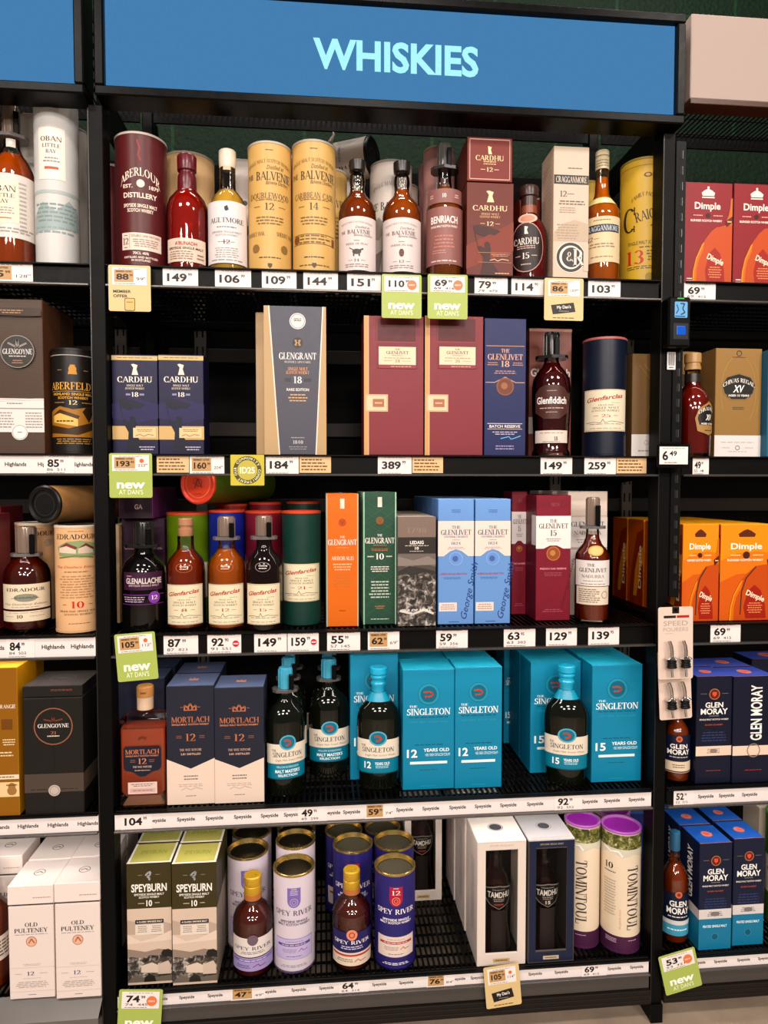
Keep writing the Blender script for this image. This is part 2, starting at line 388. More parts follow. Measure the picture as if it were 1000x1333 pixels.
def draw(mb, S, deco, base=.0004):
    done = []                                # a later print lies on the earlier ones it covers
    for i, d in enumerate(deco):
        k = d[0]; e = extent(d, S); lv = 0
        for f, l in done:
            if e[0] < f[1] and e[1] > f[0] and e[2] < f[3] and e[3] > f[2]: lv = max(lv, l+1)
        done.append((e, lv)); o = base+.00013*lv
        C_ = lambda c: c if not isinstance(c, str) else M(c)
        if k == 't': ptext(mb, S, d[1], d[2], d[3], d[4], d[5], C_(d[6]), o, *(d[7:]))
        elif k == 'g': pgreek(mb, S, d[1], d[2], d[3], d[4], d[5], C_(d[6]), o, *(d[7:]))
        elif k == 'r': prect(mb, S, d[1], d[2], d[3], d[4], C_(d[5]), o, *(d[6:]))
        elif k == 'e': pell(mb, S, d[1], d[2], d[3], d[4], C_(d[5]), o, *(d[6:]))
        elif k == 'p': emit(mb, S, [(a*S.w, b*S.h) for a, b in d[1]], [tuple(range(len(d[1])))], C_(d[2]), o)
        elif k == 'l':                      # a line through points, thickness in fractions of the height
            pts = d[1]; t = d[2]*S.h/2
            for (a, b), (c, e) in zip(pts, pts[1:]):
                p, q = Vector((a*S.w, b*S.h)), Vector((c*S.w, e*S.h)); n_ = (q-p).normalized()*t; n_ = Vector((-n_.y, n_.x))
                emit(mb, S, [tuple(p+n_), tuple(q+n_), tuple(q-n_), tuple(p-n_)], [(0, 1, 2, 3)], C_(d[3]), o)

# ---------------------------------------------------------------- goods
FOOT = []                                    # standing goods: object, half width, front and back reach, round or not, height
def settle():
    """slide standing goods apart where their footprints meet: sideways for a graze, otherwise the rear one backwards"""
    posts = [(-.437, -.407), (.824, .852)]
    P0 = [(q[0].location.x, q[0].location.y) for q in FOOT]
    for it in range(60):
        moved = False
        for i in range(len(FOOT)):
            a, ha, fa, ba, ra, sa = FOOT[i]
            for j in range(i+1, len(FOOT)):
                b, hb, fb, bb, rb, sb = FOOT[j]
                if sa != sb: continue
                dx = ha+hb+.0006-abs(a.location.x-b.location.x)
                if dx <= 0: continue
                A, B = (a, b) if a.location.y+(ba-fa)/2 <= b.location.y+(bb-fb)/2 else (b, a)
                back = (ba if A is a else bb); front = (fb if B is b else fa)
                dy = A.location.y+back+.0006-(B.location.y-front)
                if dy <= 0: continue
                if ra and rb:
                    d = math.hypot(a.location.x-b.location.x, a.location.y-b.location.y); need = ha+hb+.0006
                    if d >= need: continue
                    w_ = abs(a.location.x-b.location.x); dy = math.sqrt(max(0, need**2-w_**2))-abs(a.location.y-b.location.y)
                elif ra or rb:
                    c, r_, o, ho = (a, ha, b, hb) if ra else (b, hb, a, ha); fo, bo = (fb, bb) if ra else (fa, ba)
                    qx = max(o.location.x-ho, min(c.location.x, o.location.x+ho)); qy = max(o.location.y-fo, min(c.location.y, o.location.y+bo))
                    if math.hypot(c.location.x-qx, c.location.y-qy) >= r_+.0006: continue
                moved = True
                if dx < .012 and dx < dy:
                    s_ = 1 if a.location.x < b.location.x else -1; a.location.x -= s_*dx/2; b.location.x += s_*dx/2
                else: B.location.y += dy
            for p0, p1 in posts:
                x = a.location.x
                if a.location.y-fa < .052 and x-ha < p1 and x+ha > p0:
                    lx, rx = x+ha-p0, p1-(x-ha); m_ = min(lx, rx)
                    if m_ < .014: a.location.x += (-lx-.0005) if lx < rx else rx+.0005
                    else: a.location.y = .0525+fa
                    moved = True
        if not moved: break
    print('settled in', it)
    for q, (x_, y_) in zip(FOOT, P0):
        ddx, ddy = q[0].location.x-x_, q[0].location.y-y_
        if abs(ddx) > .006 or abs(ddy) > .012: print('MOVE %+.3f %+.3f y%.3f' % (ddx, ddy, y_), q[0]['label'], 'END', q[0].location.y+q[3])
ZS = {1: 1.747, 2: 1.347, 3: .957, 4: .565, 5: .157}
def place(sh, L, Rr, T, B, Y):
    zs = ZS[sh]
    if B is not None: Y = onlevel((L+Rr)/2, B, zs)[1]
    pb = B or {1: 355, 2: 590, 3: 818}.get(sh, 1000)
    return zs, Y
def carton(sh, L, Rr, T, label, B=None, Y=.03, d=.085, front='888888', side=None, top=None, deco=(), sdeco=(), rdeco=(), tdeco=(), labels=(), lid=None, rot=0,
           name='whisky_box', group=None, rows=(), z=None, pb=None, flap=None, window=None):
    zs, Y = place(sh, L, Rr, T, B, Y)
    if z is not None: zs = z
    pb = pb or B or {1: 352, 2: 588, 3: 816, 4: 1040, 5: 1260}[sh]
    x0, _ = at(L, pb, Y); x1, _ = at(Rr, pb, Y); W = x1-x0
    H = at((L+Rr)/2, T, Y)[1]-zs
    root = empty(name, ((x0+x1)/2, Y, zs+.0008), rot)
    fm = M(front); sm = M(side or front); tm = M(top or front)
    mb = MB(); LH = H if not lid else H*(1-lid[0])
    if flap: LH = H-.0008
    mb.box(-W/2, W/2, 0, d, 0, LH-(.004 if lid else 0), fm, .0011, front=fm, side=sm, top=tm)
    S = flat(W, H)
    draw(mb, S, deco)
    SL = Surf(lambda u, v, o: (-W/2-o, d/2-u, v), d, H); draw(mb, SL, sdeco)
    SR = Surf(lambda u, v, o: (W/2+o, d/2+u, v), d, H); draw(mb, SR, rdeco)
    if not lid: draw(mb, Surf(lambda u, v, o: (u, v, LH+o), W, d), tdeco)
    mb.build('carton', root)
    if lid:
        lb = MB(); lm = M(lid[1]); lt = M(lid[2] if len(lid) > 2 else lid[1])
        lb.box(-W/2-.0008, W/2+.0008, -.0008, d+.0008, LH, H, lm, .0012, top=lt)
        draw(lb, Surf(lambda u, v, o: (u, v, H+o), W, d), tdeco)
        if len(lid) > 3: draw(lb, Surf(lambda u, v, o: (u, -.0008-o, LH+v), W, H-LH), lid[3])
        lb.build('lid', root)
    for (u, v, w_, h_, c, dd, nm) in labels:
        lb = MB(); s2 = S.sub(u, v, w_, h_)
        prect(lb, s2, 0, .5, 1, 1, M(c), .0009); draw(lb, s2, dd, .0013); lb.build(nm, root)
    tag(root, label, 'box', group); FOOT.append((root, W/2, 0, d, False, sh))
    for dx, dy, lb in rows: FOOT.append((clone(root, (dx, dy, 0), lb), W/2, 0, d, False, sh))
    return root, W, H, Y, zs
def canister(sh, L, Rr, T, label, B=None, Y=.03, col='b08a50', lid='c0b090', rim=None, deco=(), labels=(), bottom=None, name='whisky_tube', group=None, rows=(), tin=None, z=None, twist=0, rec=.003, pb=None):
    zs, Yf = place(sh, L, Rr, T, B, Y)
    if z is not None: zs = z
    pb = pb or B or {1: 352, 2: 588, 3: 816, 4: 1040, 5: 1260}[sh]
    r = .045
    for _ in range(4):
        x0, _a = at(L, pb, Yf+r); x1, _a = at(Rr, pb, Yf+r); r = (x1-x0)/2
    H = at((L+Rr)/2, T, Yf+r)[1]-zs
    root = empty(name, ((x0+x1)/2, Yf+r, zs+.0008), R(twist)+math.atan2((x0+x1)/2-CAM.x, 1.55)*-.75)
    cm = M(col, .38)
    mb = MB(); e = .006
    mb.lathe([(r-.0015, e-.002), (r, e), (r, H-e), (r-.0015, H-e+.002)], cm, 40, caps=False)
    S = round_(r, H); draw(mb, S, deco); mb.build('tube', root)
    if bottom is not False:
        b = MB(); b.lathe([(r-.001, 0), (r+.0006, .001), (r+.0006, e-.0005), (r-.001, e+.0005)], M(bottom or lid, .3, .7 if tin else 0), 40); b.build('base_rim', root)
    t = MB(); lm = M(lid, .25 if tin else .4, .85 if tin else 0)
    rc = M(rim or lid, .25 if tin else .4, .85 if tin else 0)
    dp = .012 if tin else rec
    t.lathe([(r-.002, H-e), (r+.0008, H-e+.0005), (r+.0008, H-.001), (r-.0005, H), (r-.003, H), (r-.006, H-dp+.001), (r-.008, H-dp), (.0004, H-dp)],
            lm, 40, caps=False, mats=[rc, rc, rc, rc, rc, lm, M(tin, .35, .3) if tin else lm])
    t.build('lid', root)
    for (u, v, w_, h_, c, dd, nm) in labels:
        lb = MB(); s2 = S.sub(u, v, w_, h_)
        prect(lb, s2, 0, .5, 1, 1, M(c), .0006); draw(lb, s2, dd, .001); lb.build(nm, root)
    tag(root, label, 'tube', group); FOOT.append((root, r+.0008, r, r, True, sh))
    for dx, dy, lb in rows: FOOT.append((clone(root, (dx, dy, 0), lb), r, r, r, True, sh))
    return root, r, H, Yf, zs
PROF = {
 'std': [(.9, 0), (.98, .006), (1, .02), (1, .53), (.985, .57), (.9, .62), (.72, .67), (.5, .71), (.37, .75), (.33, .80), (.32, 1)],
 'slim': [(.9, 0), (.98, .006), (1, .02), (1, .50), (.96, .55), (.8, .59), (.55, .63), (.40, .68), (.36, .76), (.34, 1)],
 'squat': [(.9, 0), (.98, .006), (1, .03), (1, .50), (.97, .57), (.85, .63), (.62, .68), (.47, .71), (.42, .76), (.42, 1)],
 'bulge': [(.84, 0), (.9, .006), (.92, .03), (.97, .3), (1, .5), (.99, .56), (.9, .62), (.7, .67), (.47, .71), (.38, .75), (.38, .79), (.42, .82), (.40, .87), (.31, .91), (.3, 1)],
 'orb': [(.86, 0), (.94, .006), (.97, .03), (1, .25), (1, .45), (.95, .54), (.78, .62), (.55, .665), (.42, .69), (.4, .74), (.4, 1)],
 'cone': [(.93, 0), (.99, .006), (.97, .03), (.88, .06), (.93, .2), (1, .46), (1, .56), (.93, .63), (.72, .69), (.5, .73), (.38, .77), (.35, .82), (.35, 1)],
 'flask': [(.8, 0), (.86, .006), (.89, .03), (.97, .3), (1, .5), (.99, .58), (.9, .65), (.68, .70), (.45, .735), (.34, .77), (.32, .80), (.32, 1)],
}
def prof_at(pr, z):
    for (r0, z0), (r1, z1) in zip(pr, pr[1:]):
        if z0 <= z <= z1: return r0+(r1-r0)*(z-z0)/max(1e-6, z1-z0)
    return pr[-1][0]
def bottle(sh, L, Rr, T, label, B=None, Y=.03, prof='std', fy=1.0, liquid='a05a14', fill=.74, cap=(.86, .36, '8a2020'), lock=None, labels=(), dark=None, deco=(), seal=None,
           name='whisky_bottle', group=None, rows=(), twist=0, capdeco=None, z=None, capmetal=0, pb=None):
    zs, Yf = place(sh, L, Rr, T, B, Y)
    if z is not None: zs = z
    pb = pb or B or {1: 352, 2: 588, 3: 816, 4: 1040, 5: 1260}[sh]
    r = .04
    for _ in range(4):
        x0, _a = at(L, pb, Yf+r*fy); x1, _a = at(Rr, pb, Yf+r*fy); r = (x1-x0)/2
    H = at((L+Rr)/2, T, Yf+r*fy)[1]-zs
    root = empty(name, ((x0+x1)/2, Yf+r*fy, zs+.0008), R(twist)+math.atan2((x0+x1)/2-CAM.x, 1.55)*-.75)
    pr = PROF[prof]; c0, cr, cc = cap[:3]
    top = c0 if not lock else min(c0+.04, .95)
    outer = [(a*r, b*H) for a, b in pr if b < top-.01]+[(prof_at(pr, top)*r, top*H)]
    if dark:
        mb = MB(); mb.lathe(outer, M(dark, .06, 0, 'darkglass'), 36, fy); draw(mb, round_(r*1.002, H, fy), deco); mb.build('glass_bottle', root)
    else:
        mb = MB(); mb.lathe(outer, CLEAR, 36, fy)
        if deco: draw(mb, round_(r*1.003, H, fy), deco)
        mb.build('glass_bottle', root)
        t = .0016
        inner = [(max(.002, (a*r-t)), b*H+(.006 if b < .03 else 0)) for a, b in pr if .004 < b < fill-.01]+[(prof_at(pr, fill)*r-t, fill*H)]
        mb = MB(); mb.lathe(inner, M(liquid, .05, 0, 'whisky'), 36, fy); mb.build('whisky', root)
    mb = MB(); R1 = cr*r; cm = M(cc, .3, capmetal, 'foil')
    mb.lathe([(R1*.98, c0*H), (R1, c0*H+.001), (R1, H-.0025), (R1*.93, H-.0006), (R1*.85, H)] if len(cap) < 4 else [(a*r, (c0+(1-c0)*b)*H) for a, b in cap[3]], cm, 26)
    if capdeco: draw(mb, Surf(lambda u, v, o: ((R1+o)*math.sin(u/R1), -(R1+o)*math.cos(u/R1), v), 2*R1, H, True), capdeco)
    mb.build('cap', root)
    if seal:                                  # capsule or paper band around the neck
        z0, z1, k, c = seal; mb = MB(); mb.lathe([(prof_at(pr, z0)*r*k, z0*H), (prof_at(pr, z1)*r*k, z1*H)], M(c, .35, 0, 'foil'), 26, fy); mb.build('neck_band', root)
    if lock:                                  # anti theft cap: cover over the stopper, plate below it
        z0, kind, pw = lock; mb = MB(); hz = z0*H
        RL = max(R1*1.06, .0140)
        col = {'dark': '2a2625', 'grey': '5a5755', 'clear': '857468', 'blue': '4fa3bd'}[kind]
        mb.lathe([(RL, hz+.008), (RL, H-.002), (RL*.94, H+.002), (RL*.6, H+.003)], M(col, .18, .25, 'plastic'), 26)
        for a in range(0, 360, 45):
            mb.box(RL*math.cos(R(a))-.0012, RL*math.cos(R(a))+.0012, RL*math.sin(R(a))-.0012, RL*math.sin(R(a))+.0012, hz+.008, H-.001, M(col, .18, .25, 'plastic'))
        mb.build('security_cap', root)
        mb = MB(); P = pw/2
        plate = [(P*math.cos(R(a))*1.0, P*.85*math.sin(R(a))) for a in (15, 40, 90, 140, 165, 195, 220, 270, 320, 345)]
        n = len(plate); pm = M({'clear': '6f6b69', 'blue': '57524f'}.get(kind, '1d1a19'), .25, .1, 'plastic')
        for za, zb in ((0, .007),):
            mb.add([(a, b, hz+za) for a, b in plate]+[(a, b, hz+zb) for a, b in plate], [tuple(range(n)), tuple(range(n, 2*n))]+[(k, (k+1) % n, n+(k+1) % n, n+k) for k in range(n)], pm)
        mb.build('security_plate', root)
        mb = MB(); mb.box(RL*.35, RL*.35+.011, -RL-.008, -RL+.004, hz+.006, hz+(H-hz)*.78, BLACKG, .0015); mb.build('lock_tab', root)
    S = round_(r, H, fy)
    for (u, v, w_, h_, c, dd, nm) in labels:
        lb = MB(); rr = r*max(prof_at(pr, min(1, v+h_*(k/20-.5))) for k in range(21))*1.004+.0004
        s2 = Surf(round_(rr, H, fy).fn, w_*2*rr, h_*H, True, u*2*rr, (v-h_/2)*H)
        if c: prect(lb, s2, 0, .5, 1, 1, M(c), .0002)
        draw(lb, s2, dd, .0006); lb.build(nm, root)
    tag(root, label, 'bottle', group); FOOT.append((root, r, r*fy, r*fy, fy == 1, sh))
    for dx, dy, lb in rows: FOOT.append((clone(root, (dx, dy, 0), lb), r, r*fy, r*fy, fy == 1, sh))
    return root, r, H, Yf, zs
# ================================================================ the shop and its shelving
XL, XR = -.407, .822                        # clear width of the middle bay
BAYS = {'left': (-1.700, -.437), 'middle': (XL, XR), 'right': (.856, 2.085)}
WHERE = {'left': 'left bay', 'middle': 'middle bay', 'right': 'right bay'}
mb = MB(); mb.box(-4, 4, -5, .78, -.05, 0, M('a89684', .45, 0, 'floor')); struct(mb.build('floor'))
mb = MB(); mb.box(-4, 4, .66, .78, 0, 3.6, M('0f2014', .6, 0, 'blockwall')); struct(mb.build('wall_back'))

def back_panel(bay):
    x0, x1 = BAYS[bay]; r = empty('back_panel', ((x0+x1)/2, .50, .10)); w_ = (x1-x0)/2+.016
    mb = MB(); mb.box(-w_+.001, w_-.001, 0, .012, 0, 2.09, PANEL); mb.build('sheet', r)
    for z in (.30, .72, 1.10, 1.32, 1.53, 1.90):
        mb = MB(); mb.box(-w_+.04, w_-.04, -.012, -.0005, z, z+.04, M('3a3633', .4, .0, 'steel'), .002); mb.build('crossbar', r)
    for x in (-w_+.13, w_-.09):
        mb = MB(); m = M('76726d', .4, .0, 'steel'); mb.box(x-.016, x+.016, -.024, -.0125, .05, 1.98, m, .002)
        for k in range(36):
            z = .09+k*.052; mb.box(x-.010, x-.006, -.0248, -.0238, z, z+.026, BLACKG); mb.box(x+.006, x+.010, -.0248, -.0238, z, z+.026, BLACKG)
        mb.build('slotted_standard', r)
    tag(r, f'black steel back panel with slotted standards behind the {WHERE[bay]}', 'panel', 'back panels')
for b_ in BAYS: back_panel(b_)

def deck(x0, x1, depth):
    mb = MB(); n = int((x1-x0)/.0125); st = (x1-x0)/n
    for i in range(n): x = x0+(i+.5)*st; mb.box(x-.0022, x+.0022, .012, depth, -.006, -.0005, BLACKG)
    k = 12
    for i in range(k): y = .03+(depth-.05)*i/(k-1); mb.box(x0, x1, y-.002, y+.002, -.011, -.0062, BLACKG)
    return mb
LAMPW = {1: .35, 2: .6, 3: .8, 4: .95}      # slim lamps under the front edges
ORD = {1: 'top', 2: 'second', 3: 'third', 4: 'fourth', 5: 'bottom'}
for b_, (x0, x1) in BAYS.items():
    hx = (x1-x0)/2
    for sh in (1, 2, 3, 4, 5):
        z = ZS[sh]; r = empty('wire_shelf', ((x0+x1)/2, 0, z)); D = .47
        deck(-hx+.004, hx-.004, D).build('wire_deck', r)
        mb = MB(); hr = {1: .044, 2: .044, 3: .048, 4: .042, 5: .036}[sh]
        low = (b_ == 'left' and sh == 5)
        lim = M('55514e', .28, .5, 'steel')
        if not low:
            xa = -hx+(.0245 if b_ == 'right' and sh <= 3 else .002)
            mb.box(xa, hx-.002, .004, .012, -hr, 0, RAIL, .001)
            mb.box(xa, hx-.002, -.006, .004, -.004, -.0005, RAIL, .0008)            # top lip
            mb.box(xa, hx-.002, -.008, .004, -hr-.003, -hr+.002, lim, .0012)          # bottom lip
            mb.build('price_rail', r)
        else:
            m_ = M('77736f', .3, .5, 'steel')
            vs = [(-hx, .012, 0), (hx, .012, 0), (hx, -.03, -.030), (-hx, -.03, -.030), (hx, -.03, -.05), (-hx, -.03, -.05)]
            mb.add(vs, [(0, 1, 2, 3), (3, 2, 4, 5)], m_); mb.build('sloping_ledge', r)
        if sh < 5:
            for s_ in (-1, 1):
                mb = MB(); xa = s_*(hx-.004)
                vs = [(xa, .02, -.005), (xa, D, -.005), (xa, D, -.075), (xa, .20, -.055), (xa, .02, -.046)]
                t = -.003*s_; vs += [(a+t, b, c) for a, b, c in vs]
                mb.add(vs, [tuple(range(5)), tuple(range(5, 10))]+[(k, (k+1) % 5, 5+(k+1) % 5, 5+k) for k in range(5)], BLACK); mb.build('side_bracket', r)
            mb = MB(); mb.box(-hx+.01, hx-.01, D-.03, D-.006, -.034, -.0115, BLACK, .002); mb.build('rear_beam', r)
        else:
            mb = MB(); mb.box(-hx, hx, .002, .02, -.075, -hr-.004 if not low else -.052, M('514d4a', .35, .4, 'steel'), .002)
            mb.build('base_ledge', r)
            mb = MB(); f = M('221d19', .5, 0, 'steel')
            for k in range(3): mb.box(-hx, hx, -.004, .02, -.11+k*.0115, -.11+k*.0115+.0105, f, .001)
            mb.build('base_fascia', r)
            mb = MB(); mb.box(-hx, hx, .065, .08, -ZS[5]+.0005, -.111, PANEL); mb.build('kick_plate', r)
        if sh < 5 and not (b_ != 'middle' and sh < 1):
            mb = MB(); mb.box(-hx+.03, hx-.03, .0135, .0225, -hr+.010, -hr+.016, M('d8d4cc', .4)); mb.build('lamp_strip', r)
            ld = bpy.data.lights.new('shelf_lamp', 'AREA'); ld.shape = 'RECTANGLE'; ld.size = 2*hx-.08; ld.size_y = .008; ld.energy = LAMPW[sh]; ld.color = WARM
            lo = bpy.data.objects.new('shelf_lamp', ld); COL.objects.link(lo); lo.parent = r; lo.location = (0, .018, -hr+.008); lo.rotation_euler = (R(22), 0, 0)
        tag(r, f'black wire {ORD[sh]} shelf with front price rail in the {WHERE[b_]}', 'shelf', 'wire shelves')

def post(x0, x1, label, slots):
    r = empty('shelf_post', ((x0+x1)/2, .0, 0)); h = (x1-x0)/2
    mb = MB(); mb.box(-h, h, .001, .05, .001, 2.078, BLACK, .0015)
    mb.box(-h-.0006, -h+.0016, -.0006, .0, .02, 2.07, M('2b2826', .3, .5, 'steel'))  # thin highlight down the left edge, put in as a lighter strip
    mb.build('column', r)
    if slots:
        mb = MB(); mb.box(h-.0005, h+.0235, -.003, .010, 1.02, 2.06, M('131211', .35, 0, 'steel'), .001)
        for k in range(29):
            z = 1.04+k*.035; mb.box(h+.008, h+.014, -.0036, -.0029, z, z+.018, M('050505', .6)); mb.box(h+.0145, h+.0155, -.0038, -.0029, z, z+.018, M('6a6764', .3, .7, 'steel'))
        mb.build('slotted_strip', r)
    mb = MB(); mb.box(-.014, .014, .44, .49, .001, 2.34, BLACK, .002); mb.build('rear_column', r)
    for z in (2.068, .055):
        mb = MB(); mb.box(-.013, .013, .051, .439, z, z+.06, BLACK, .002); mb.build('side_arm', r)
    mb = MB(); mb.box(-h, h, -.0045, .0005, .0005, .045, BLACKG, .0005); mb.build('foot', r)
    tag(r, label, 'post', 'black shelf posts')
post(-.437, -.407, 'narrow black shelf post between the left and middle bays', False)
post(.824, .853, 'black slotted shelf post between the middle and right bays', True)

def canopy(bay):
    x0, x1 = BAYS[bay]; r = empty('canopy_grille', ((x0+x1)/2, 0, 2.295)); hx = (x1-x0)/2-.003
    mb = MB(); m = M('0f0e0d', .5, 0, 'steel')
    n = int(2*hx/.014)
    for i in range(n): x = -hx+(i+.5)*2*hx/n; mb.box(x-.0016, x+.0016, .07, .43, 0, .003, m)
    for y in (.07, .16, .25, .34, .42): mb.box(-hx, hx, y, y+.004, .0035, .0075, m)
    mb.build('wire_grille', r)
    for y in (.055, .4325):
        mb = MB(); mb.box(-hx, hx, y, y+.006, -.030 if y > .2 else -.012, .014, BLACK, .001); mb.build('edge_bar', r)
    tag(r, f'black wire canopy grille above the {WHERE[bay]}', 'grille', 'canopy grilles')
for b_ in BAYS: canopy(b_)
# upright cable and standard behind the top shelf
def hang_cable(px, label):
    x, _ = at(px, 190, .46); mb = MB()
    mb.tube([(x, .46, 2.27), (x+.012, .462, 2.12), (x+.03, .465, 1.98), (x+.022, .468, 1.9), (x+.01, .47, 1.82)], .004, BLACKG, 6)
    tag(mb.build('power_cable'), label, 'cable')
hang_cable(204, 'black cable hanging behind the maroon tube on the top shelf')

# ---------------------------------------------------------------- signs
SIGNBLUE = M('5084b2', .5, 0, 'lit', 'backlit blue'); SIGNTXT = M('b9fbff', .5, 0, 'lit', 'backlit pale cyan')
def sign(x0, x1, z0, z1, label, text=None):
    r = empty('light_box_sign', ((x0+x1)/2, 0, z0)); h = (x1-x0)/2; H = z1-z0; fr = .020
    mb = MB()
    for a in ((-h, h, -.03, .035, 0, fr), (-h, h, -.03, .035, H-fr, H), (-h, -h+fr, -.03, .035, fr, H-fr), (h-fr, h, -.03, .035, fr, H-fr)): mb.box(*a, BLACKG, .003)
    mb.build('frame', r)
    mb = MB(); mb.box(-h+fr, h-fr, .012, .034, fr, H-fr, BLACKG); mb.build('light_box', r)
    mb = MB(); mb.box(-h+fr, h-fr, -.016, .010, fr, H-fr, SIGNBLUE); pn = mb.build('blue_panel', r)
    if text:
        mb = MB(); S = Surf(lambda u, v, o: (u, -.016-o, v), 1, 1)
        ptext(mb, S, text, .213-(x0+x1)/2, 2.2-z0, .358, .061, SIGNTXT, .0006, 'x'); mb.build('lettering', pn)
    tag(r, label, 'sign', 'backlit signs')
sign(-.414, .857, 2.083, 2.322, 'long backlit blue sign reading WHISKIES in pale cyan letters', 'WHISKIES')
sign(-1.70, -.434, 2.083, 2.36, 'plain backlit blue sign without letters above the left bay')
r = empty('blank_sign', (1.50, 0, 2.150))
mb = MB(); mb.box(-.622, .62, -.012, .03, 0, .186, M('a8978e', .55), .002); mb.build('blank_board', r)
mb = MB(); mb.box(-.622, .62, -.014, .03, -.012, -.0005, M('4a2f22', .35), .001); mb.build('lower_trim', r)
tag(r, 'unlit beige sign board at the top right corner', 'sign')
# ================================================================ top shelf
CR = 'e8d9c6'
# left bay
canister(1, 49, 104, 138, 'pale blue-grey tube with cream label beside the post, top shelf left bay', Y=.03, col='c9c8c4', lid='a8a29c',
  deco=[('r', 0, .44, 2.6, .02, 'a9b3b0'), ('p', [(-.6, .30), (-.3, .38), (0, .33), (.3, .40), (.6, .34), (.6, .24), (-.6, .2)], '9aa8a6'), ('g', 0, .32, 1.1, .12, 5, '7f8f8e'), ('g', 0, .22, 1.1, .05, 2, '8d9a99')],
  labels=[(-.08, .66, .62, .30, 'e3dcd0', [('t', 'OBAN', 0, .78, .78, .09, '3b3a3a', 's'), ('t', 'LITTLE', 0, .65, .64, .07, '3b3a3a', 's'), ('t', 'BAY', 0, .54, .38, .07, '3b3a3a', 's'), ('g', 0, .38, .6, .12, 2, '8a8480'), ('r', 0, .22, .5, .05, 'b5533a')], 'label')])
canister(1, 30, 66, 157, 'white tube behind the amber bottle with flat black collar', Y=.155, col='d9d3cc', lid='b9b2ac', deco=[('t', 'OBAN', 0, .55, .8, .03, '3b3a3a', 's'), ('g', 0, .45, .6, .05, 3, '8a8480')])
canister(1, 88, 116, 172, 'pale tube half hidden behind the blue-grey one by the post', Y=.17, col='cfc9c2', lid='a8a29c')
canister(1, -40, 4, 150, 'dark brown tube cut off at the left edge, top shelf', Y=.16, col='4a2420', lid='33201c')
bottle(1, -10, 47, 141, 'amber bottle with flat black collar at the left edge, top shelf', prof='std', liquid='b0500f', fill=.70, cap=(.83, .34, '8d8a88'), lock=(.80, 'clear', .070),
  labels=[(0, .36, 1.30, .38, 'd8d0c8', [('r', -.12, .56, .5, .66, 'e8dcc2'), ('t', 'OBAN', -.12, .76, .42, .09, '35302c', 's'), ('t', 'LITTLE', -.12, .65, .36, .06, '35302c', 's'), ('t', 'BAY', -.12, .56, .2, .06, '35302c', 's'), ('g', -.12, .42, .36, .12, 3, '8a8480'), ('r', -.12, .3, .26, .02, 'c06a3a'), ('g', .2, .5, .14, .8, 12, 'a9a29c'), ('g', 0, .12, .8, .1, 2, '9a948e')], 'label'),
          (-.0, .765, .5, .05, 'c9c2bb', [('e', 0, .5, .2, None, 'e8dfd0')], 'neck_label')])
# middle bay, left to right
canister(1, 132, 160, 219, 'maroon tube mostly hidden behind the large maroon tube', Y=.15, col='5a1f22', lid='b9b2ac')
canister(1, 146, 212, 187, 'large maroon tube with white lettering, left end of top shelf', col='541a1c', lid='c3b5ac', bottom='541a1c', rec=.002,
  deco=[('t', 'ABERLOUR', 0, .68, .82, .058, 'ecdccb', 's^'), ('t', 'EST.', -.24, .605, .2, .026, 'ecdccb', 'b'), ('t', '1879', .27, .605, .2, .026, 'ecdccb', 'b'), ('e', .01, .625, .075, None, 'ecdccb'), ('t', 'DISTILLERY', 0, .54, .66, .036, 'ecdccb', 'b'),
        ('t', 'SPEYSIDE SINGLE MALT', 0, .465, .66, .025, 'ecdccb', 'b'), ('t', 'SCOTCH WHISKY', 0, .43, .5, .025, 'ecdccb', 'b'), ('l', [(-.05, .94), (0, .88), (-.03, .83), (.02, .79)], .012, '8e2a2e'), ('t', '70CL 40%', 0, .12, .3, .018, 'ecdccb', 'b'), ('t', 'DISTILLED AND BOTTLED', 0, .09, .66, .014, 'ecdccb', 'b'), ('t', 'IN SCOTLAND', 0, .068, .36, .014, 'ecdccb', 'b')],
  labels=[(.02, .205, .80, .125, 'e2cfc0', [('t', '12', -.39, .5, .14, .38, '2b1f1b', 's'), ('g', -.39, .84, .12, .08, 1, '4a3a34'), ('g', -.39, .14, .12, .08, 1, '4a3a34'), ('t', 'DOUBLE CASK MATURED', .1, .82, .7, .12, '6b4a42', 'n'), ('g', .1, .42, .66, .5, 4, '9a7e74'), ('r', -.29, .5, .006, .8, '6b4a42')], 'label')])
canister(1, 214, 280, 212, 'plain cream tube behind the red bottle', Y=.13, col='d3b184', lid='a99c8c', deco=[('t', 'D', .38, .6, .1, .03, '6b5030', 's'), ('t', 'S', .34, .5, .07, .03, '6b5030', 's')])
bottle(1, 213, 267, 204, 'glowing red bottle with maroon wax cap', prof='squat', liquid='9c1c0a', fill=.73, cap=(.70, .45, '5c0c1c', [(.44, 0), (.46, .12), (.44, .42), (.38, .5), (.38, .54), (.46, .58), (.47, .95), (.42, 1)]), twist=-3,
  labels=[(0, .17, 1.05, .19, 'dcc7b4', [('t', "A'BUNADH", .0, .78, .5, .15, 'a5282c', 'b'), ('t', 'SPEYSIDE SINGLE MALT', 0, .58, .84, .10, '3a2a24', 'b'), ('g', -.12, .28, .6, .4, 4, '8a6e60'), ('g', .34, .25, .2, .3, 2, '8a6e60')], 'label')])
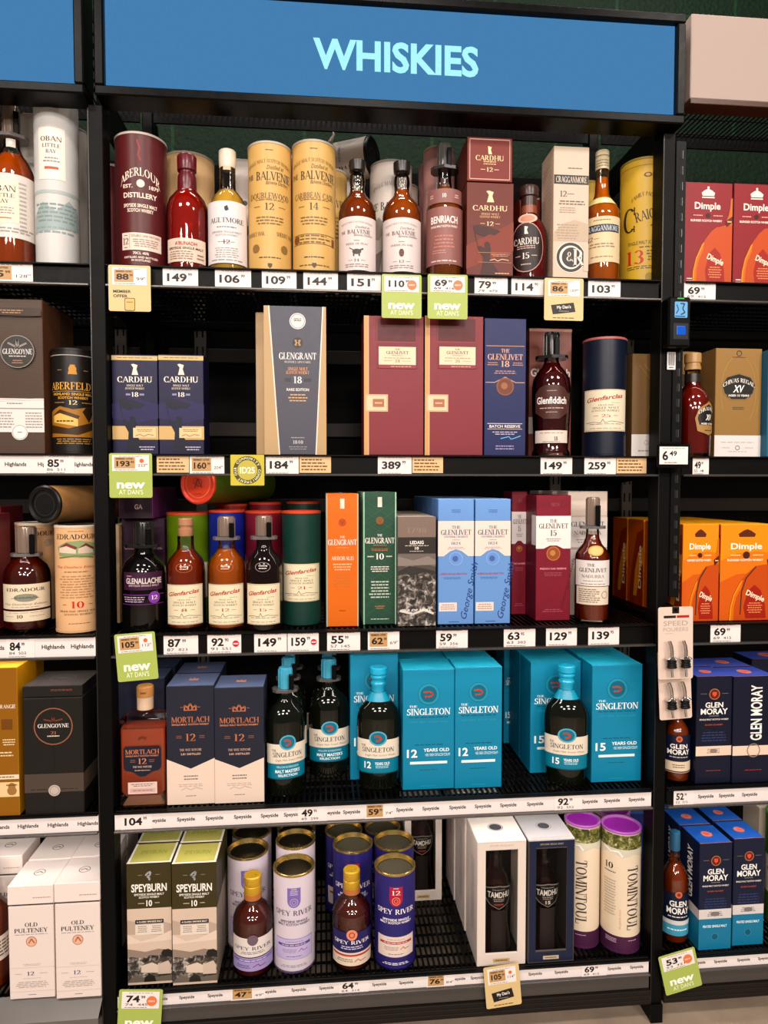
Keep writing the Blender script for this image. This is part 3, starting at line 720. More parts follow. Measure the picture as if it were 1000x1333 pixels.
bottle(1, 273, 324, 198, 'pale yellow bottle with white label and cream stopper', prof='orb', liquid='e0b050', fill=.68, cap=(.86, .44, 'ddd0bc', [(.40, 0), (.42, .1), (.44, .4), (.44, .95), (.40, 1)]), twist=-3,
  labels=[(0, .31, 1.30, .48, 'dfd8d6', [('e', 0, .87, .035, None, '2b2727'), ('p', [(-.04, .9), (.02, .93), (.05, .86), (-.01, .83)], '2b2727'), ('t', 'AULTMORE', 0, .69, .70, .078, '3c3634', 's'), ('g', 0, .58, .4, .04, 1, '77706c'), ('t', 'SPEYSIDE SINGLE MALT', 0, .50, .6, .03, '6b6460', 'n'), ('t', 'SCOTCH WHISKY', 0, .45, .44, .03, '6b6460', 'n'), ('t', '12', 0, .34, .13, .07, '3c3634', 's'), ('g', 0, .34, .36, .02, 1, '77706c'), ('g', 0, .17, .5, .18, 5, 'a39c98'), ('g', 0, .05, .7, .04, 1, '938c88')], 'label'),
          (0, .845, .48, .03, 'c7b79c', [], 'neck_label')])
carton(1, 304, 328, 207, 'white box behind the pale yellow bottle', Y=.16, d=.06, front='e0d6cf', deco=[('t', 'M', .2, .45, .3, .07, '35302c', 's'), ('e', .15, .66, .14, None, '4a4440')])
def goldtube(L, Rr, T, label, mid, age, extra, Y=.03):
    canister(1, L, Rr, T, label, Y=Y, col='cda768', lid='b7ada0', bottom='b9975c', rec=.002,
      deco=[('g', 0, .93, .2, .016, 1, '6b5030'), ('t', 'SINGLE MALT SCOTCH WHISKY', 0, .835, 1.15, .026, '7a6038', 's^'), ('t', 'Distilled at', .14, .80, .4, .03, '6b5030', 'ni'), ('t', 'THE', -.50, .735, .2, .036, '3a2b1c', 's'), ('t', 'BALVENIE', .12, .735, .86, .062, '3a2b1c', 's'), ('t', 'Balvenie Distillery', .2, .685, .56, .028, '6b5030', 'ni'),
            ('t', mid, 0, .585, 1.0, .044, '6b5030', 's'), ('g', 0, .555, .8, .014, 1, '7a6038'), ('t', age, 0, .505, .2, .052, '55401f', 's'), ('g', -.3, .505, .2, .014, 1, '7a6038'), ('g', .3, .505, .2, .014, 1, '7a6038'), ('g', 0, .40, .66, .07, 3, '7a6038')]+extra)
goldtube(322, 378, 197, 'gold tube with two little casks printed near its foot', 'DOUBLEWOOD', '12', [('t', 'WHISKY OAK', -.36, .30, .5, .03, '6b5030', 's'), ('t', 'SHERRY OAK', .40, .30, .5, .03, '6b5030', 's'), ('e', -.34, .19, .10, None, '8a6a3c'), ('e', .36, .19, .10, None, '8a6a3c'), ('g', 0, .12, .6, .02, 1, '55401f'), ('p', [(-.05, .075), (.05, .075), (.05, .055), (0, .035), (-.05, .055)], '55401f')])
goldtube(379, 435, 195, 'gold tube with a framed panel and round medal printed low', 'CARIBBEAN CASK', '14', [('g', -.0, .265, 1.0, .07, 3, '7a5c34', 1), ('r', 0, .30, 1.1, .004, '6b5030'), ('r', 0, .23, 1.1, .004, '6b5030'), ('e', -.45, .265, .09, None, '7a4a24'), ('r', .5, .255, .1, .06, '7a4a24'), ('g', 0, .13, .5, .02, 1, '4a3520'), ('g', 0, .07, .8, .02, 1, '6b5030'), ('p', [(-.05, .085), (.05, .085), (.05, .065), (0, .045), (-.05, .065)], '55401f')])
canister(1, 409, 452, 228, 'gold tube tucked behind the gold tube marked 14', Y=.12, col='c9a566', lid='b7ada0', deco=[('t', 'BALVENIE', .25, .70, .8, .06, '3a2b1c', 's'), ('g', .3, .5, .6, .2, 6, '7a6038')])
def lying(sh, px, py, Yend, r, ln, ang, label, col, end, rim, zbot, deco=(), enddeco=(), name='lying_whisky_tube', tilt=0):
    zs = zbot; x, _ = at(px, py, Yend)
    root = empty(name, (x, Yend, zs+r+.001)); root.rotation_euler = (R(90+tilt), 0, -ang)       # local z runs from the shown end towards its own back
    mb = MB(); mb.lathe([(r-.001, .004), (r, .005), (r, ln-.003), (r-.002, ln)], M(col, .38), 40, o=(0, 0, 0))
    draw(mb, round_(r, ln), deco); mb.build('tube', root)
    mb = MB(); mb.lathe([(r-.010, .004), (r-.009, .001), (r-.003, -.001), (r+.0006, .001), (r+.0006, .006), (r-.001, .0065)], M(rim, .3, .2), 40); mb.build('end_rim', root)
    mb = MB(); mb.lathe([(.001, .0035), (r-.009, .0032)], M(end, .35), 40); Se = Surf(lambda u, v, o: (u, -v, .0030-o), r*2, r*2); draw(mb, Se, enddeco); mb.build('end_cap', root)
    root.matrix_basis = Matrix.Translation((x, Yend, zs+r+.001)) @ Matrix.Rotation(-ang, 4, 'Z') @ Matrix.Rotation(R(-90), 4, 'X')
    tag(root, label, 'tube'); return root
canister(1, 424, 470, 236, 'pale tube behind the left white labelled bottle, below the lying tube', Y=.165, col='cfc6bc', lid='8d8680', deco=[('g', 0, .6, .8, .2, 5, '8a827a')])
zt = at(447, 236, .21)[1]
lying(1, 486, 203, .175, .046, .21, R(-62), 'white tube lying on its side with black end facing right, top shelf', 'cfc5bb', '0e0d0d', '1a1918', zt,
  deco=[('t', 'THE BALVENIE', -1.15, .55, .7, .08, '3a3430', 's', 90), ('g', -.8, .5, .4, .4, 6, 'a59c94'), ('g', -1.6, .5, .4, .4, 6, 'a59c94')], enddeco=[('e', 0, 0, .22, None, '3a3735', .86), ('l', [(-.1, .1), (0, -.1), (.1, .1)], .03, '3a3735')])
mb = MB(); x0, z0 = at(427, 196, .12); p = [(0, .0, 0), (.004, .0, .015), (.012, .002, .03), (.011, .004, .038)]
mb.add([(a-.008+.002*i, b, c) for i, (a, b, c) in enumerate(p)]+[(a+.008-.003*i, b-.004, c) for i, (a, b, c) in enumerate(p)], [(i, i+1, 5+i, 4+i) for i in range(3)], M('b7ada2'))
sm = mb.build('torn_sleeve', None, (x0+.004, .19, zt+.072)); sm.modifiers.new('thickness', 'SOLIDIFY').thickness = .0006; tag(sm, 'curl of torn pale paper sticking up behind the gold tubes', 'paper')
canister(1, 482, 536, 219, 'white tube with grey pattern behind the two white labelled bottles', Y=.115, col='cdc3ba', lid='9a928a', deco=[('t', 'SINGLE MALT SCOTCH', 0, .80, 1.0, .03, '8d857d', 's^'), ('t', 'THE BALVENIE', -.05, .64, 1.2, .06, '3a3430', 's'), ('p', [(-.6, .5), (-.3, .56), (-.1, .47), (-.3, .38), (-.6, .42)], '9f958c'), ('p', [(.1, .3), (.5, .36), (.6, .2), (.2, .16)], '8f867e'), ('p', [(-.6, .25), (-.2, .3), (-.3, .12), (-.6, .08)], '8a8179')])
canister(1, 520, 546, 238, 'narrow pale tube behind the right white labelled bottle', Y=.175, col='c9bdb2', lid='9a928a')
def wlabel(sub, age, pic):
    return [(0, .265, 1.28, .44, 'd9ccc8', [('t', 'SINGLE MALT SCOTCH WHISKY', 0, .88, .7, .03, '8d7f78', 's^'), ('t', 'Distilled at', .12, .80, .3, .045, '5a4e48', 'ni'), ('t', 'THE', -.30, .715, .11, .05, '3a322e', 's'), ('t', 'BALVENIE', .05, .715, .48, .072, '3a322e', 's'), ('t', 'Balvenie Distillery', .14, .65, .40, .04, '5a4e48', 'ni'), ('g', 0, .55, .12, .03, 1, '7a6e68'), ('t', sub, 0, .49, .46, .035, '6b5f59', 's')]+pic+[('t', age, 0, .185, .10, .05, '3a322e', 's'), ('g', -.13, .185, .1, .02, 1, '6b5f59'), ('g', .13, .185, .1, .02, 1, '6b5f59'), ('g', 0, .09, .6, .08, 2, '8d7f78')], 'label')]
CAPB = [(.44, 0), (.44, .35), (.40, .5), (.40, .55), (.47, .6), (.47, .95), (.43, 1)]
bottle(1, 441, 490, 211, 'whisky bottle with white label picturing a small animal', prof='bulge', liquid='8a3c08', fill=.735, cap=(.905, .40, '241c1a', [(.33, 0), (.42, .1), (.44, .5), (.44, .95), (.40, 1)]), twist=-3,
  labels=wlabel('WEEK OF PEAT', '14', [('e', 0, .345, .09, .05, '3f3a38'), ('r', -.06, .29, .03, .06, '3f3a38'), ('r', .05, .29, .03, .06, '3f3a38'), ('l', [(.06, .37), (.13, .40)], .03, '3f3a38'), ('l', [(-.06, .37), (-.15, .42)], .015, '3f3a38')]))
bottle(1, 498, 548, 213, 'whisky bottle with white label picturing a small cask', prof='bulge', liquid='a2500e', fill=.77, cap=(.905, .40, '241c1a', [(.33, 0), (.42, .1), (.44, .5), (.44, .95), (.40, 1)]), twist=-2,
  labels=wlabel('AMERICAN OAK', '12', [('e', 0, .345, .05, .075, '6b3f30'), ('r', 0, .345, .09, .012, '3a2a24'), ('r', 0, .39, .08, .01, '3a2a24'), ('r', 0, .30, .08, .01, '3a2a24')]))
canister(1, 551, 591, 199, 'tall dusty pink tube behind the black capped bottle', Y=.125, col='b0837c', lid='a3817a', deco=[('t', 'BenRiach', .25, .72, .7, .05, 'e6d8d0', 'b'), ('t', 'SPEYSIDE', -.42, .5, .4, .02, 'e6d8d0', 'b', 90)])
canister(1, 545, 575, 218, 'dusty pink tube peeking out left of the tall pink one', Y=.20, col='a37770', lid='96746d')
bottle(1, 557, 604, 191, 'bottle with dusky rose label and chunky black anti theft collar', prof='slim', liquid='8c4a12', fill=.70, cap=(.88, .36, '2a2422'), lock=(.81, 'grey', .066), twist=-3,
  labels=[(0, .305, 1.34, .41, '8d5f5a', [('t', 'BENRIACH', 0, .78, .56, .12, 'f0e4dc', 'b'), ('t', 'SINGLE MALT SCOTCH WHISKY', 0, .66, .56, .035, 'f0e4dc', 'b'), ('g', 0, .4, .46, .25, 4, 'b87a6a'), ('g', -.1, .22, .3, .08, 2, 'c08878'), ('g', 0, .06, .6, .05, 1, 'd9c4ba')], 'label'),
          (0, .59, 1.22, .10, '8d5f5a', [('t', '10', 0, .5, .09, .3, 'f0e4dc', 's'), ('g', -.3, .5, .12, .3, 2, 'e0ccc2'), ('g', .3, .5, .12, .3, 2, 'e0ccc2')], 'shoulder_label')])
def flagwoman(u=0, s=1.0, c='2a0d0a', y0=0.0):      # robed figure raising a banner
    return [('p', [(-.36, .54+y0), (-.30, .56+y0), (-.05, .545+y0), (.22, .50+y0), (.10, .455+y0), (-.02, .47+y0), (-.12, .44+y0), (-.30, .47+y0)], c), ('l', [(-.36, .55+y0), (-.24, .30+y0)], .008, c), ('e', -.06, .355+y0, .065, None, c),
            ('p', [(-.14, .33+y0), (.02, .335+y0), (.0, .24+y0), (.05, .17+y0), (.2, .07+y0), (.3, .02+y0), (-.22, .02+y0), (-.16, .14+y0), (-.15, .22+y0), (-.28, .33+y0), (-.24, .345+y0)], c)]
def crest(v, c, s=1.0): return [('p', [(-.05*s, v-.045*s), (.06*s, v-.045*s), (.03*s, v), (.05*s, v+.03*s), (-.02*s, v+.04*s), (-.06*s, v+.035*s), (-.02*s, v+.01*s)], c)]
CARD = [('t', 'CARDHU', 0, .735, .74, .055, 'f0d2a8', 's'), ('t', 'SINGLE MALT', 0, .675, .38, .022, 'e0b98c', 's'), ('t', 'SCOTCH WHISKY', 0, .645, .44, .022, 'e0b98c', 's')]
rt, bw, bh, by, bz = carton(1, 605, 666, 238, 'orange-red box with banner figure, standing lower of the two', d=.10, front='64210c', side='541a0c', top='5a1a10',
  deco=[('p', [(-.5, .34), (.5, .60), (.5, .30), (-.5, .1)], '7a2c10')]+crest(.86, 'f0d2a8', 1.4)+CARD+[('t', '12', 0, .575, .14, .045, 'f0d2a8', 's'), ('r', -.16, .575, .1, .004, 'f0d2a8'), ('r', .16, .575, .1, .004, 'f0d2a8')]+flagwoman(c='3d0f0a')+[('r', .1, .275, .7, .003, 'c99a70'), ('r', .1, .175, .7, .003, 'c99a70'), ('g', .22, .25, .4, .03, 2, 'c99a70'), ('l', [(0, .195), (.1, .21), (.16, .19), (.26, .21), (.4, .2)], .006, 'f0d2a8'), ('g', .26, .05, .36, .05, 2, 'd9b08a')])
x0, _ = at(608, 235, by-.004); x1, _ = at(667, 235, by-.004); W = x1-x0; zb = bz+bh+.0012; Ht = at(640, 179, by-.004)[1]-zb
r = empty('whisky_box', ((x0+x1)/2, by-.004, zb)); mb = MB(); mb.box(-W/2, W/2, 0, .20, 0, Ht, M('541a0c'), .0012, front=M('74220e'))
S = flat(W, Ht); draw(mb, S, [('r', 0, .05, .88, .02, 'caa9a0'), ('r', 0, .95, .88, .02, 'caa9a0'), ('r', -.44, .5, .014, .9, 'caa9a0'), ('r', .44, .5, .014, .9, 'caa9a0'), ('p', [(-.03, .62), (.05, .62), (.02, .72), (.04, .78), (-.04, .8)], 'f0d2a8'), ('t', 'CARDHU', 0, .53, .62, .12, 'f0d2a8', 's'), ('g', 0, .42, .34, .1, 2, 'e0b98c'), ('t', '12', 0, .27, .13, .1, 'f0d2a8', 's'), ('r', -.15, .27, .1, .012, 'f0d2a8'), ('r', .15, .27, .1, .012, 'f0d2a8')]); mb.build('carton', r)
tag(r, 'orange-red box lying on top of the other, its framed end showing', 'box')
carton(1, 676, 703, 257, 'dark red box edge behind the squat dark bottle', Y=.15, d=.08, front='7c2412', deco=[('r', 0, .985, .9, .012, 'd9c4b4'), ('t', 'ARD', 0, .72, .8, .05, 'f0d2a8', 's')])
bottle(1, 665, 712, 245, 'squat dark red bottle with oval label and wooden stopper', prof='orb', liquid='7a0a10', fill=.70, cap=(.80, .48, '3b241c', [(.42, 0), (.42, .45), (.50, .5), (.52, .9), (.47, 1)]), twist=-8,
  labels=[(-.03, .335, .98, .50, None, [('e', 0, .5, .49, .5, 'b98f82'), ('e', 0, .5, .47, .48, '2a1b1b'), ('t', 'CARDHU', 0, .62, .70, .13, 'f0e0d0', 's'), ('g', 0, .5, .5, .08, 2, 'caa9a0'), ('t', '15', 0, .33, .18, .12, 'f0e0d0', 's'), ('g', -.22, .33, .16, .04, 1, 'caa9a0'), ('g', .22, .33, .16, .04, 1, 'caa9a0'), ('g', 0, .16, .3, .05, 1, 'caa9a0'), ('p', [(-.04, .76), (.06, .76), (.02, .84), (.05, .9), (-.04, .92)], 'f0e0d0')], 'label'), (0, .63, .6, .09, None, [('e', 0, .5, .5, .5, 'd9b9a4'), ('e', 0, .5, .36, .36, 'c98a70')], 'shoulder_label')], seal=(.72, .80, 1.04, '8a4a30'))
CRAG = lambda v, w_, h_: [('r', 0, v, w_*1.06, h_*1.5, '2b2a28'), ('t', 'CRAGGANMORE', 0, v, w_*.94, h_, 'd9cab6', 's'), ('e', -w_*.44, v, h_*1.6*.6, None, '2b2a28', .8)]
carton(1, 719, 765, 191, 'tall cream box with large ornate initials', d=.085, front='c9b7a4', side='c6ac98', top='d9cdbf',
  deco=CRAG(.755, .92, .045)+[('g', .1, .84, .5, .016, 1, '6b5f52'), ('t', '12', -.22, .65, .18, .042, '4a4038', 's'), ('r', -.02, .65, .2, .003, '4a4038'), ('g', .02, .585, .78, .04, 2, '6b5f52'), ('g', -.1, .53, .5, .05, 3, '9a8c7c'), ('p', [(-.5, .36), (-.2, .43), (.1, .46), (.5, .43), (.5, .30), (-.5, .30)], 'b7a48e'), ('g', -.1, .37, .7, .12, 6, '9f8c76'),
        ('e', -.0, .18, .42, None, 'e2d8cc'), ('e', .0, .18, .40, None, '35322f', .80), ('e', .02, .18, .27, None, '35322f'), ('t', 'R', .24, .18, .34, .12, 'e2d8cc', 's'), ('t', '&', -.02, .185, .2, .07, 'd0c4b6', 's'), ('r', .43, .18, .14, .2, 'c9b7a4')],
  sdeco=[('g', 0, .5, .7, .8, 26, 'b29a86')])
bottle(1, 760, 805, 198, 'slim amber bottle with tall cream capsule and cream label', prof='slim', liquid='c06a10', fill=.80, cap=(.86, .37, 'cfc2a2'), twist=-4, seal=(.585, .64, 1.02, 'd8c890'),
  capdeco=[('r', 0, .955, 2.8, .008, '8a7a50'), ('g', 0, .9, 1.2, .06, 3, '9a8a64')],
  labels=[(.0, .315, 1.2, .33, 'd5c19c', [('g', 0, .92, .4, .04, 1, '6b5f52'), ('r', .0, .74, .86, .17, '38393c'), ('t', 'CRAGGANMORE', .0, .74, .78, .11, 'c4cdd6', 's'), ('t', '12', -.26, .52, .12, .10, '4a4038', 's'), ('r', -.12, .52, .12, .008, '6b5f52'), ('g', 0, .37, .7, .12, 2, '8a7a64'), ('g', 0, .12, .6, .05, 1, '8a7a64')], 'label')])
canister(1, 748, 779, 242, 'bright yellow tube behind the slim amber bottle', Y=.15, col='d9b84a', lid='b7a25a')
canister(1, 814, 869, 211, 'yellow tube with ornate lettering and red 13 at right end', col='c4a03e', lid='8d7a3a', bottom='b08a2e', rec=.002, twist=6,
  deco=[('r', 0, .935, 3, .004, '8d7a3a'), ('e', 0, .86, .09, .018, '6b4a20'), ('e', 0, .86, .05, .010, 'c4a03e'), ('t', 'FAMILY PACKET', -.05, .70, .6, .03, '4a3a1c', 's^'), ('t', 'C', -.42, .53, .30, .19, '33261a', 's'), ('t', 'RAIGEL', .04, .56, .62, .075, '33261a', 's', 12), ('t', 'LACHIE', .48, .60, .5, .06, '33261a', 's', 12), ('p', [(.05, .47), (.3, .53), (.5, .50), (.6, .44), (.3, .46)], '6b5a2a'), ('t', 'SPEYSIDE', .38, .39, .4, .032, '33261a', 'b'), ('t', 'SINGLE MALT SCOTCH WHISKY', .08, .345, 1.0, .026, '4a3a1c', 'n'), ('g', .2, .31, .9, .02, 1, '5a4a24'), ('t', '13', -.26, .235, .38, .105, 'b8321e', 's'), ('g', .26, .245, .56, .09, 4, '6b5a2a'), ('g', 0, .155, .9, .03, 2, '6b5a2a'), ('e', .05, .08, .09, None, '9a8034')])
# right bay, top shelf
def pinch():                                 # the printed picture of a three sided bottle
    def body(k): return [(.5, .60-k*.012)]+[(.34-k*.3, .585-k*.03), (.20-k*.26, .555-k*.06), (.02-k*.18, .49-k*.10), (-.13-k*.0+k*.06, .40-k*.10), (-.25+k*.10, .27-k*.06), (-.31+k*.14, .14), (-.33+k*.16, .0)]+[(.5, .0)]
    return [('p', body(0), '7a2208'), ('p', body(.06), 'e8962a'), ('p', body(.22), 'd06a14'), ('p', body(.55), 'b84c0e'),
            ('p', [(.5, .60), (.40, .585), (.36, .62), (.42, .68), (.45, .76), (.46, .84), (.5, .86)], 'c46a1c'), ('p', [(.36, .63), (.5, .68), (.5, .62), (.38, .57)], '5a1410'), ('g', .44, .625, .1, .03, 1, 'e8c888'),
            ('p', [(.02, .31), (.14, .37), (.26, .31), (.34, .16), (.36, .02), (-.02, .02), (-.06, .14)], '9a2208'), ('t', 'Dimple', .16, .255, .36, .055, 'f4e2c8', 'b', -22), ('g', .15, .13, .28, .12, 5, 'd98a5a')]
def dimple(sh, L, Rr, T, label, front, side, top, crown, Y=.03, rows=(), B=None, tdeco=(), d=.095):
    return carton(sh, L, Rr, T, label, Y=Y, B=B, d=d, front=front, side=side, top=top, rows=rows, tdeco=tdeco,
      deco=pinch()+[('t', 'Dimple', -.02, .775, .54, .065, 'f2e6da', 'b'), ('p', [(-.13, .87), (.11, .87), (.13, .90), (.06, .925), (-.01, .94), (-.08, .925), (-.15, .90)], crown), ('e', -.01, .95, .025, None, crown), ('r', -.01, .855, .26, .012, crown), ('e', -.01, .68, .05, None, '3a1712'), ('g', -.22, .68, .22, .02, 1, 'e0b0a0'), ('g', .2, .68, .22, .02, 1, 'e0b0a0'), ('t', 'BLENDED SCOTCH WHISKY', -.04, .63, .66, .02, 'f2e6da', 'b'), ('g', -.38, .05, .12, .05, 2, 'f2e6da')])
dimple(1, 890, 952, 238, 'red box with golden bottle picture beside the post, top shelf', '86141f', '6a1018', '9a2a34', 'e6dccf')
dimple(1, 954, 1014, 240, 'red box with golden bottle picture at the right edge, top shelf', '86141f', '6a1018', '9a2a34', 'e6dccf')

# ================================================================ second shelf
carton(2, -14, 62, 390, 'tall brown textured box with round dark badge, left edge', d=.10, front='4c3a2e', side='5c3c2a', top='6b4a34', Y=.03,
  deco=[('l', [(-.5+.05*((k+j) % 2), .30+.0105*j) for k in (0,) for j in range(66)], .001, '5a4638')]+[('l', [(-.5, v), (.5, v+.015)], .0016, '5d493b') for v in [.30+.012*k for k in range(56)]]+[('r', 0, .915, 1, .05, '3d2d24'), ('g', 0, .915, .4, .03, 2, 'a9835c'), ('e', .08, .66, .29, None, '8c857d'), ('e', .08, .66, .275, None, '35312f'), ('t', 'GLENGOYNE', .08, .66, .50, .034, 'e6dfd8', 's'), ('l', [(-.08, .715), (.06, .69), (.08, .74), (.10, .69), (.24, .715)], .012, '8c857d'), ('g', .08, .63, .36, .014, 1, 'cfc7bf'), ('g', .08, .595, .2, .03, 2, 'a9745a')],
  labels=[(0, .25, 1.0, .22, 'ded6d0', [('r', 0, .70, 1, .03, '9a928c'), ('g', 0, .85, .3, .06, 1, '77706a'), ('g', -.17, .36, .4, .5, 6, '9a928c', 1), ('g', .33, .36, .3, .5, 6, '9a928c', 1), ('e', .08, .0, .14, None, 'e8e2dc'), ('e', .08, .0, .13, None, 'a9a29a', .9), ('g', .08, .0, .1, .08, 1, '8a827a')], 'label')])
carton(2, 58, 78, 402, 'dark brown box standing behind the textured one with a badge', Y=.14, d=.1, front='46332a', side='5a4030', top='6b4a34')
canister(2, 67, 123, 458, 'black and gold round tin beside the post', col='1c1816', lid='1a1716', bottom='211a16', rec=.006,
  deco=[('r', 0, .93, 3.1, .008, 'a9a29a'), ('e', .0, .80, .085, None, 'c08a3a'), ('p', [(-.10, .75), (.10, .75), (.05, .84), (-.05, .84)], 'c08a3a'), ('g', -.3, .79, .14, .012, 1, 'c08a3a'), ('g', .3, .79, .14, .012, 1, 'c08a3a'), ('t', 'ABERFELDY', 0, .64, 1.16, .068, 'd9a24a', 's'), ('r', 0, .59, 1.1, .005, 'c08a3a'), ('t', 'HIGHLAND SINGLE MALT', 0, .565, 1.0, .024, 'd9a24a', 'b'), ('t', 'SCOTCH WHISKY', 0, .53, .7, .022, 'd9a24a', 'b'), ('t', '12', 0, .485, .18, .04, 'e8d8b0', 's'), ('g', -.32, .485, .3, .014, 1, 'c08a3a'), ('g', .32, .485, .3, .014, 1, 'c08a3a'),
        ('p', [(-.62, .40), (-.3, .45), (0, .42), (.4, .45), (.62, .40), (.62, .16), (-.62, .16)], 'a06e2a'), ('p', [(-.5, .30), (-.5, .36), (-.3, .39), (.1, .34), (.1, .26)], 'e0b868'), ('p', [(-.54, .36), (-.3, .42), (.14, .36), (.1, .33), (-.3, .385)], '4a3018'), ('g', -.2, .31, .5, .03, 1, '4a3018'), ('p', [(-.62, .28), (-.1, .24), (.4, .30), (.62, .34), (.62, .26), (.1, .18), (-.62, .20)], '3a2612'), ('p', [(.2, .40), (.35, .30), (.5, .42), (.6, .36), (.6, .44), (.3, .45)], '2a1c10'), ('g', 0, .12, .9, .06, 3, 'a9803a')])
def cardhu18(L, Rr, label, rows=()):
    carton(2, L, Rr, 462, label, d=.075, front='130f38', side='110e33', top='d6c8ae', Y=.03, rows=rows,
      deco=[('r', 0, .965, 1, .045, 'c9b07c'), ('g', 0, .967, .8, .014, 1, '6b5a3a'), ('r', 0, .942, 1, .004, '8a7648'), ('p', [(-.5, .5), (-.1, .58), (.5, .5), (.5, .36), (0, .30), (-.5, .36)], '1f184c')]+crest(.855, 'e8dcc8', 1.3)+[('t', 'CARDHU', 0, .75, .76, .058, 'f0e6da', 's'), ('t', 'SINGLE MALT', 0, .69, .36, .02, 'e0d4c4', 's'), ('t', 'SCOTCH WHISKY', 0, .66, .42, .02, 'e0d4c4', 's'), ('t', '18', 0, .60, .15, .046, 'f0e6da', 's'), ('r', -.15, .60, .1, .02, '8a86a8'), ('r', .15, .60, .1, .02, '8a86a8'), ('r', 0, .215, 1, .135, 'c9a872')]+flagwoman(c='0c0b26')+[('r', .2, .215, .5, .10, 'dcc294'), ('g', .2, .24, .4, .03, 2, '8a6a3a'), ('l', [(.0, .185), (.1, .20), (.18, .18), (.28, .20), (.4, .19)], .006, 'a84a2a'), ('g', .25, .06, .36, .05, 2, 'b9b2c8')])
cardhu18(147, 206.5, 'dark purple box with banner figure, nearer the left post')
cardhu18(207.5, 266, 'dark purple box with banner figure, right one of the pair')
# slate and gold box with tapering front panel
rt, W, H, Y0, zs = carton(2, 343.5, 424, 399, 'slate grey box with gold tapered edges and number 18', d=.09, front='4d4d58', side='b79a72', top='e8e2da', Y=.02,
  deco=[('p', [(-.5, 0), (-.5, 1), (-.43, 1), (-.27, 0)], 'b79a72'), ('p', [(.5, 0), (.5, 1), (.46, 1), (.34, 0)], 'b79a72'), ('p', [(-.43, 1), (-.41, 1), (-.25, 0), (-.27, 0)], 'e0d6c8'), ('p', [(.46, 1), (.44, 1), (.32, 0), (.34, 0)], 'e0d6c8'),
        ('e', .04, .90, .13, None, 'd9d4d0'), ('e', .04, .90, .115, None, '8a8684', .92), ('t', 'GOLD', .04, .91, .12, .02, '4a4846', 'b'), ('e', .04, .755, .085, None, '3a302a'), ('l', [(.0, .775), (.04, .74), (.08, .775)], .012, 'a58a60'), ('l', [(.0, .735), (.04, .77), (.08, .735)], .012, 'a58a60'), ('t', 'GLENGRANT', .04, .665, .60, .046, 'f2ece6', 's'), ('t', 'ROTHES SPEYSIDE', .04, .625, .42, .014, 'cfc8c2', 's'), ('t', 'SINGLE MALT', .04, .580, .32, .022, 'd9a070', 's'), ('t', 'SCOTCH WHISKY', .04, .555, .38, .022, 'd9a070', 's'), ('r', -.12, .505, .1, .022, '3a3a42'), ('r', .20, .505, .12, .022, '3a3a42'), ('t', '18', .04, .505, .13, .046, 'f2ece6', 's'), ('t', 'RARE EDITION', .04, .44, .36, .018, 'e0d8d0', 'b'), ('g', .04, .385, .32, .06, 3, 'c9a070'), ('t', '1840', .04, .085, .16, .024, 'cfc8c2', 's'), ('g', .04, .115, .24, .012, 1, 'a9a29c'), ('g', .04, .045, .34, .03, 2, '8a8684')])
carton(2, 335, 349, 407, 'gold box edge behind the slate and gold box', Y=.10, d=.04, front='b79a72', top='e8e2da')
def case21(L, Rr, label):
    r_, W, H, Y, z_ = carton(2, L, Rr, 412, label, d=.10, front='7e2a32', side='6b2229', top='7a2a30', Y=.02,
      deco=[('r', -.465, .5, .07, 1, 'c89a68'), ('r', -.425, .5, .012, 1, 'e0b88a'), ('r', .03, .90, .66, .16, '561318'), ('r', .03, .815, .66, .008, '8e3a40'), ('r', -.285, .90, .012, .16, '8e3a40')],
      labels=[(.055, .715, .62, .13, 'dfcdb0', [('r', .0, .5, 1.08, 1.36, '73262e'), ('r', 0, .5, 1, 1, 'dfcdb0'), ('r', 0, -.09, 1, .20, '8e3440'), ('t', 'THE', 0, .86, .14, .1, '4a3a34', 's'), ('t', 'GLENLIVET', 0, .68, .6, .16, '4a3a34', 's'), ('g', 0, .52, .3, .06, 1, '7a6a5c'), ('g', 0, .38, .7, .08, 1, '8a7a6a'), ('t', '21', 0, .22, .13, .15, '4a3a34', 's'), ('g', -.25, .22, .26, .06, 1, '8a7a6a'), ('g', .25, .22, .26, .06, 1, '8a7a6a'), ('g', .1, -.09, .6, .1, 1, 'c9a090')], 'label'),
              (-.29, .375, .38, .125, 'c9ab88', [('r', 0, .5, .86, .84, 'dcc4a4'), ('r', .08, .5, .5, .46, 'a86a4c'), ('g', .08, .5, .4, .2, 1, 'd9b898')], 'clasp')])
case21(474, 551.5, 'rose red flat case with cream label and tan clasp, left of two')
case21(553, 628.5, 'rose red flat case with cream label, beside the blue box')
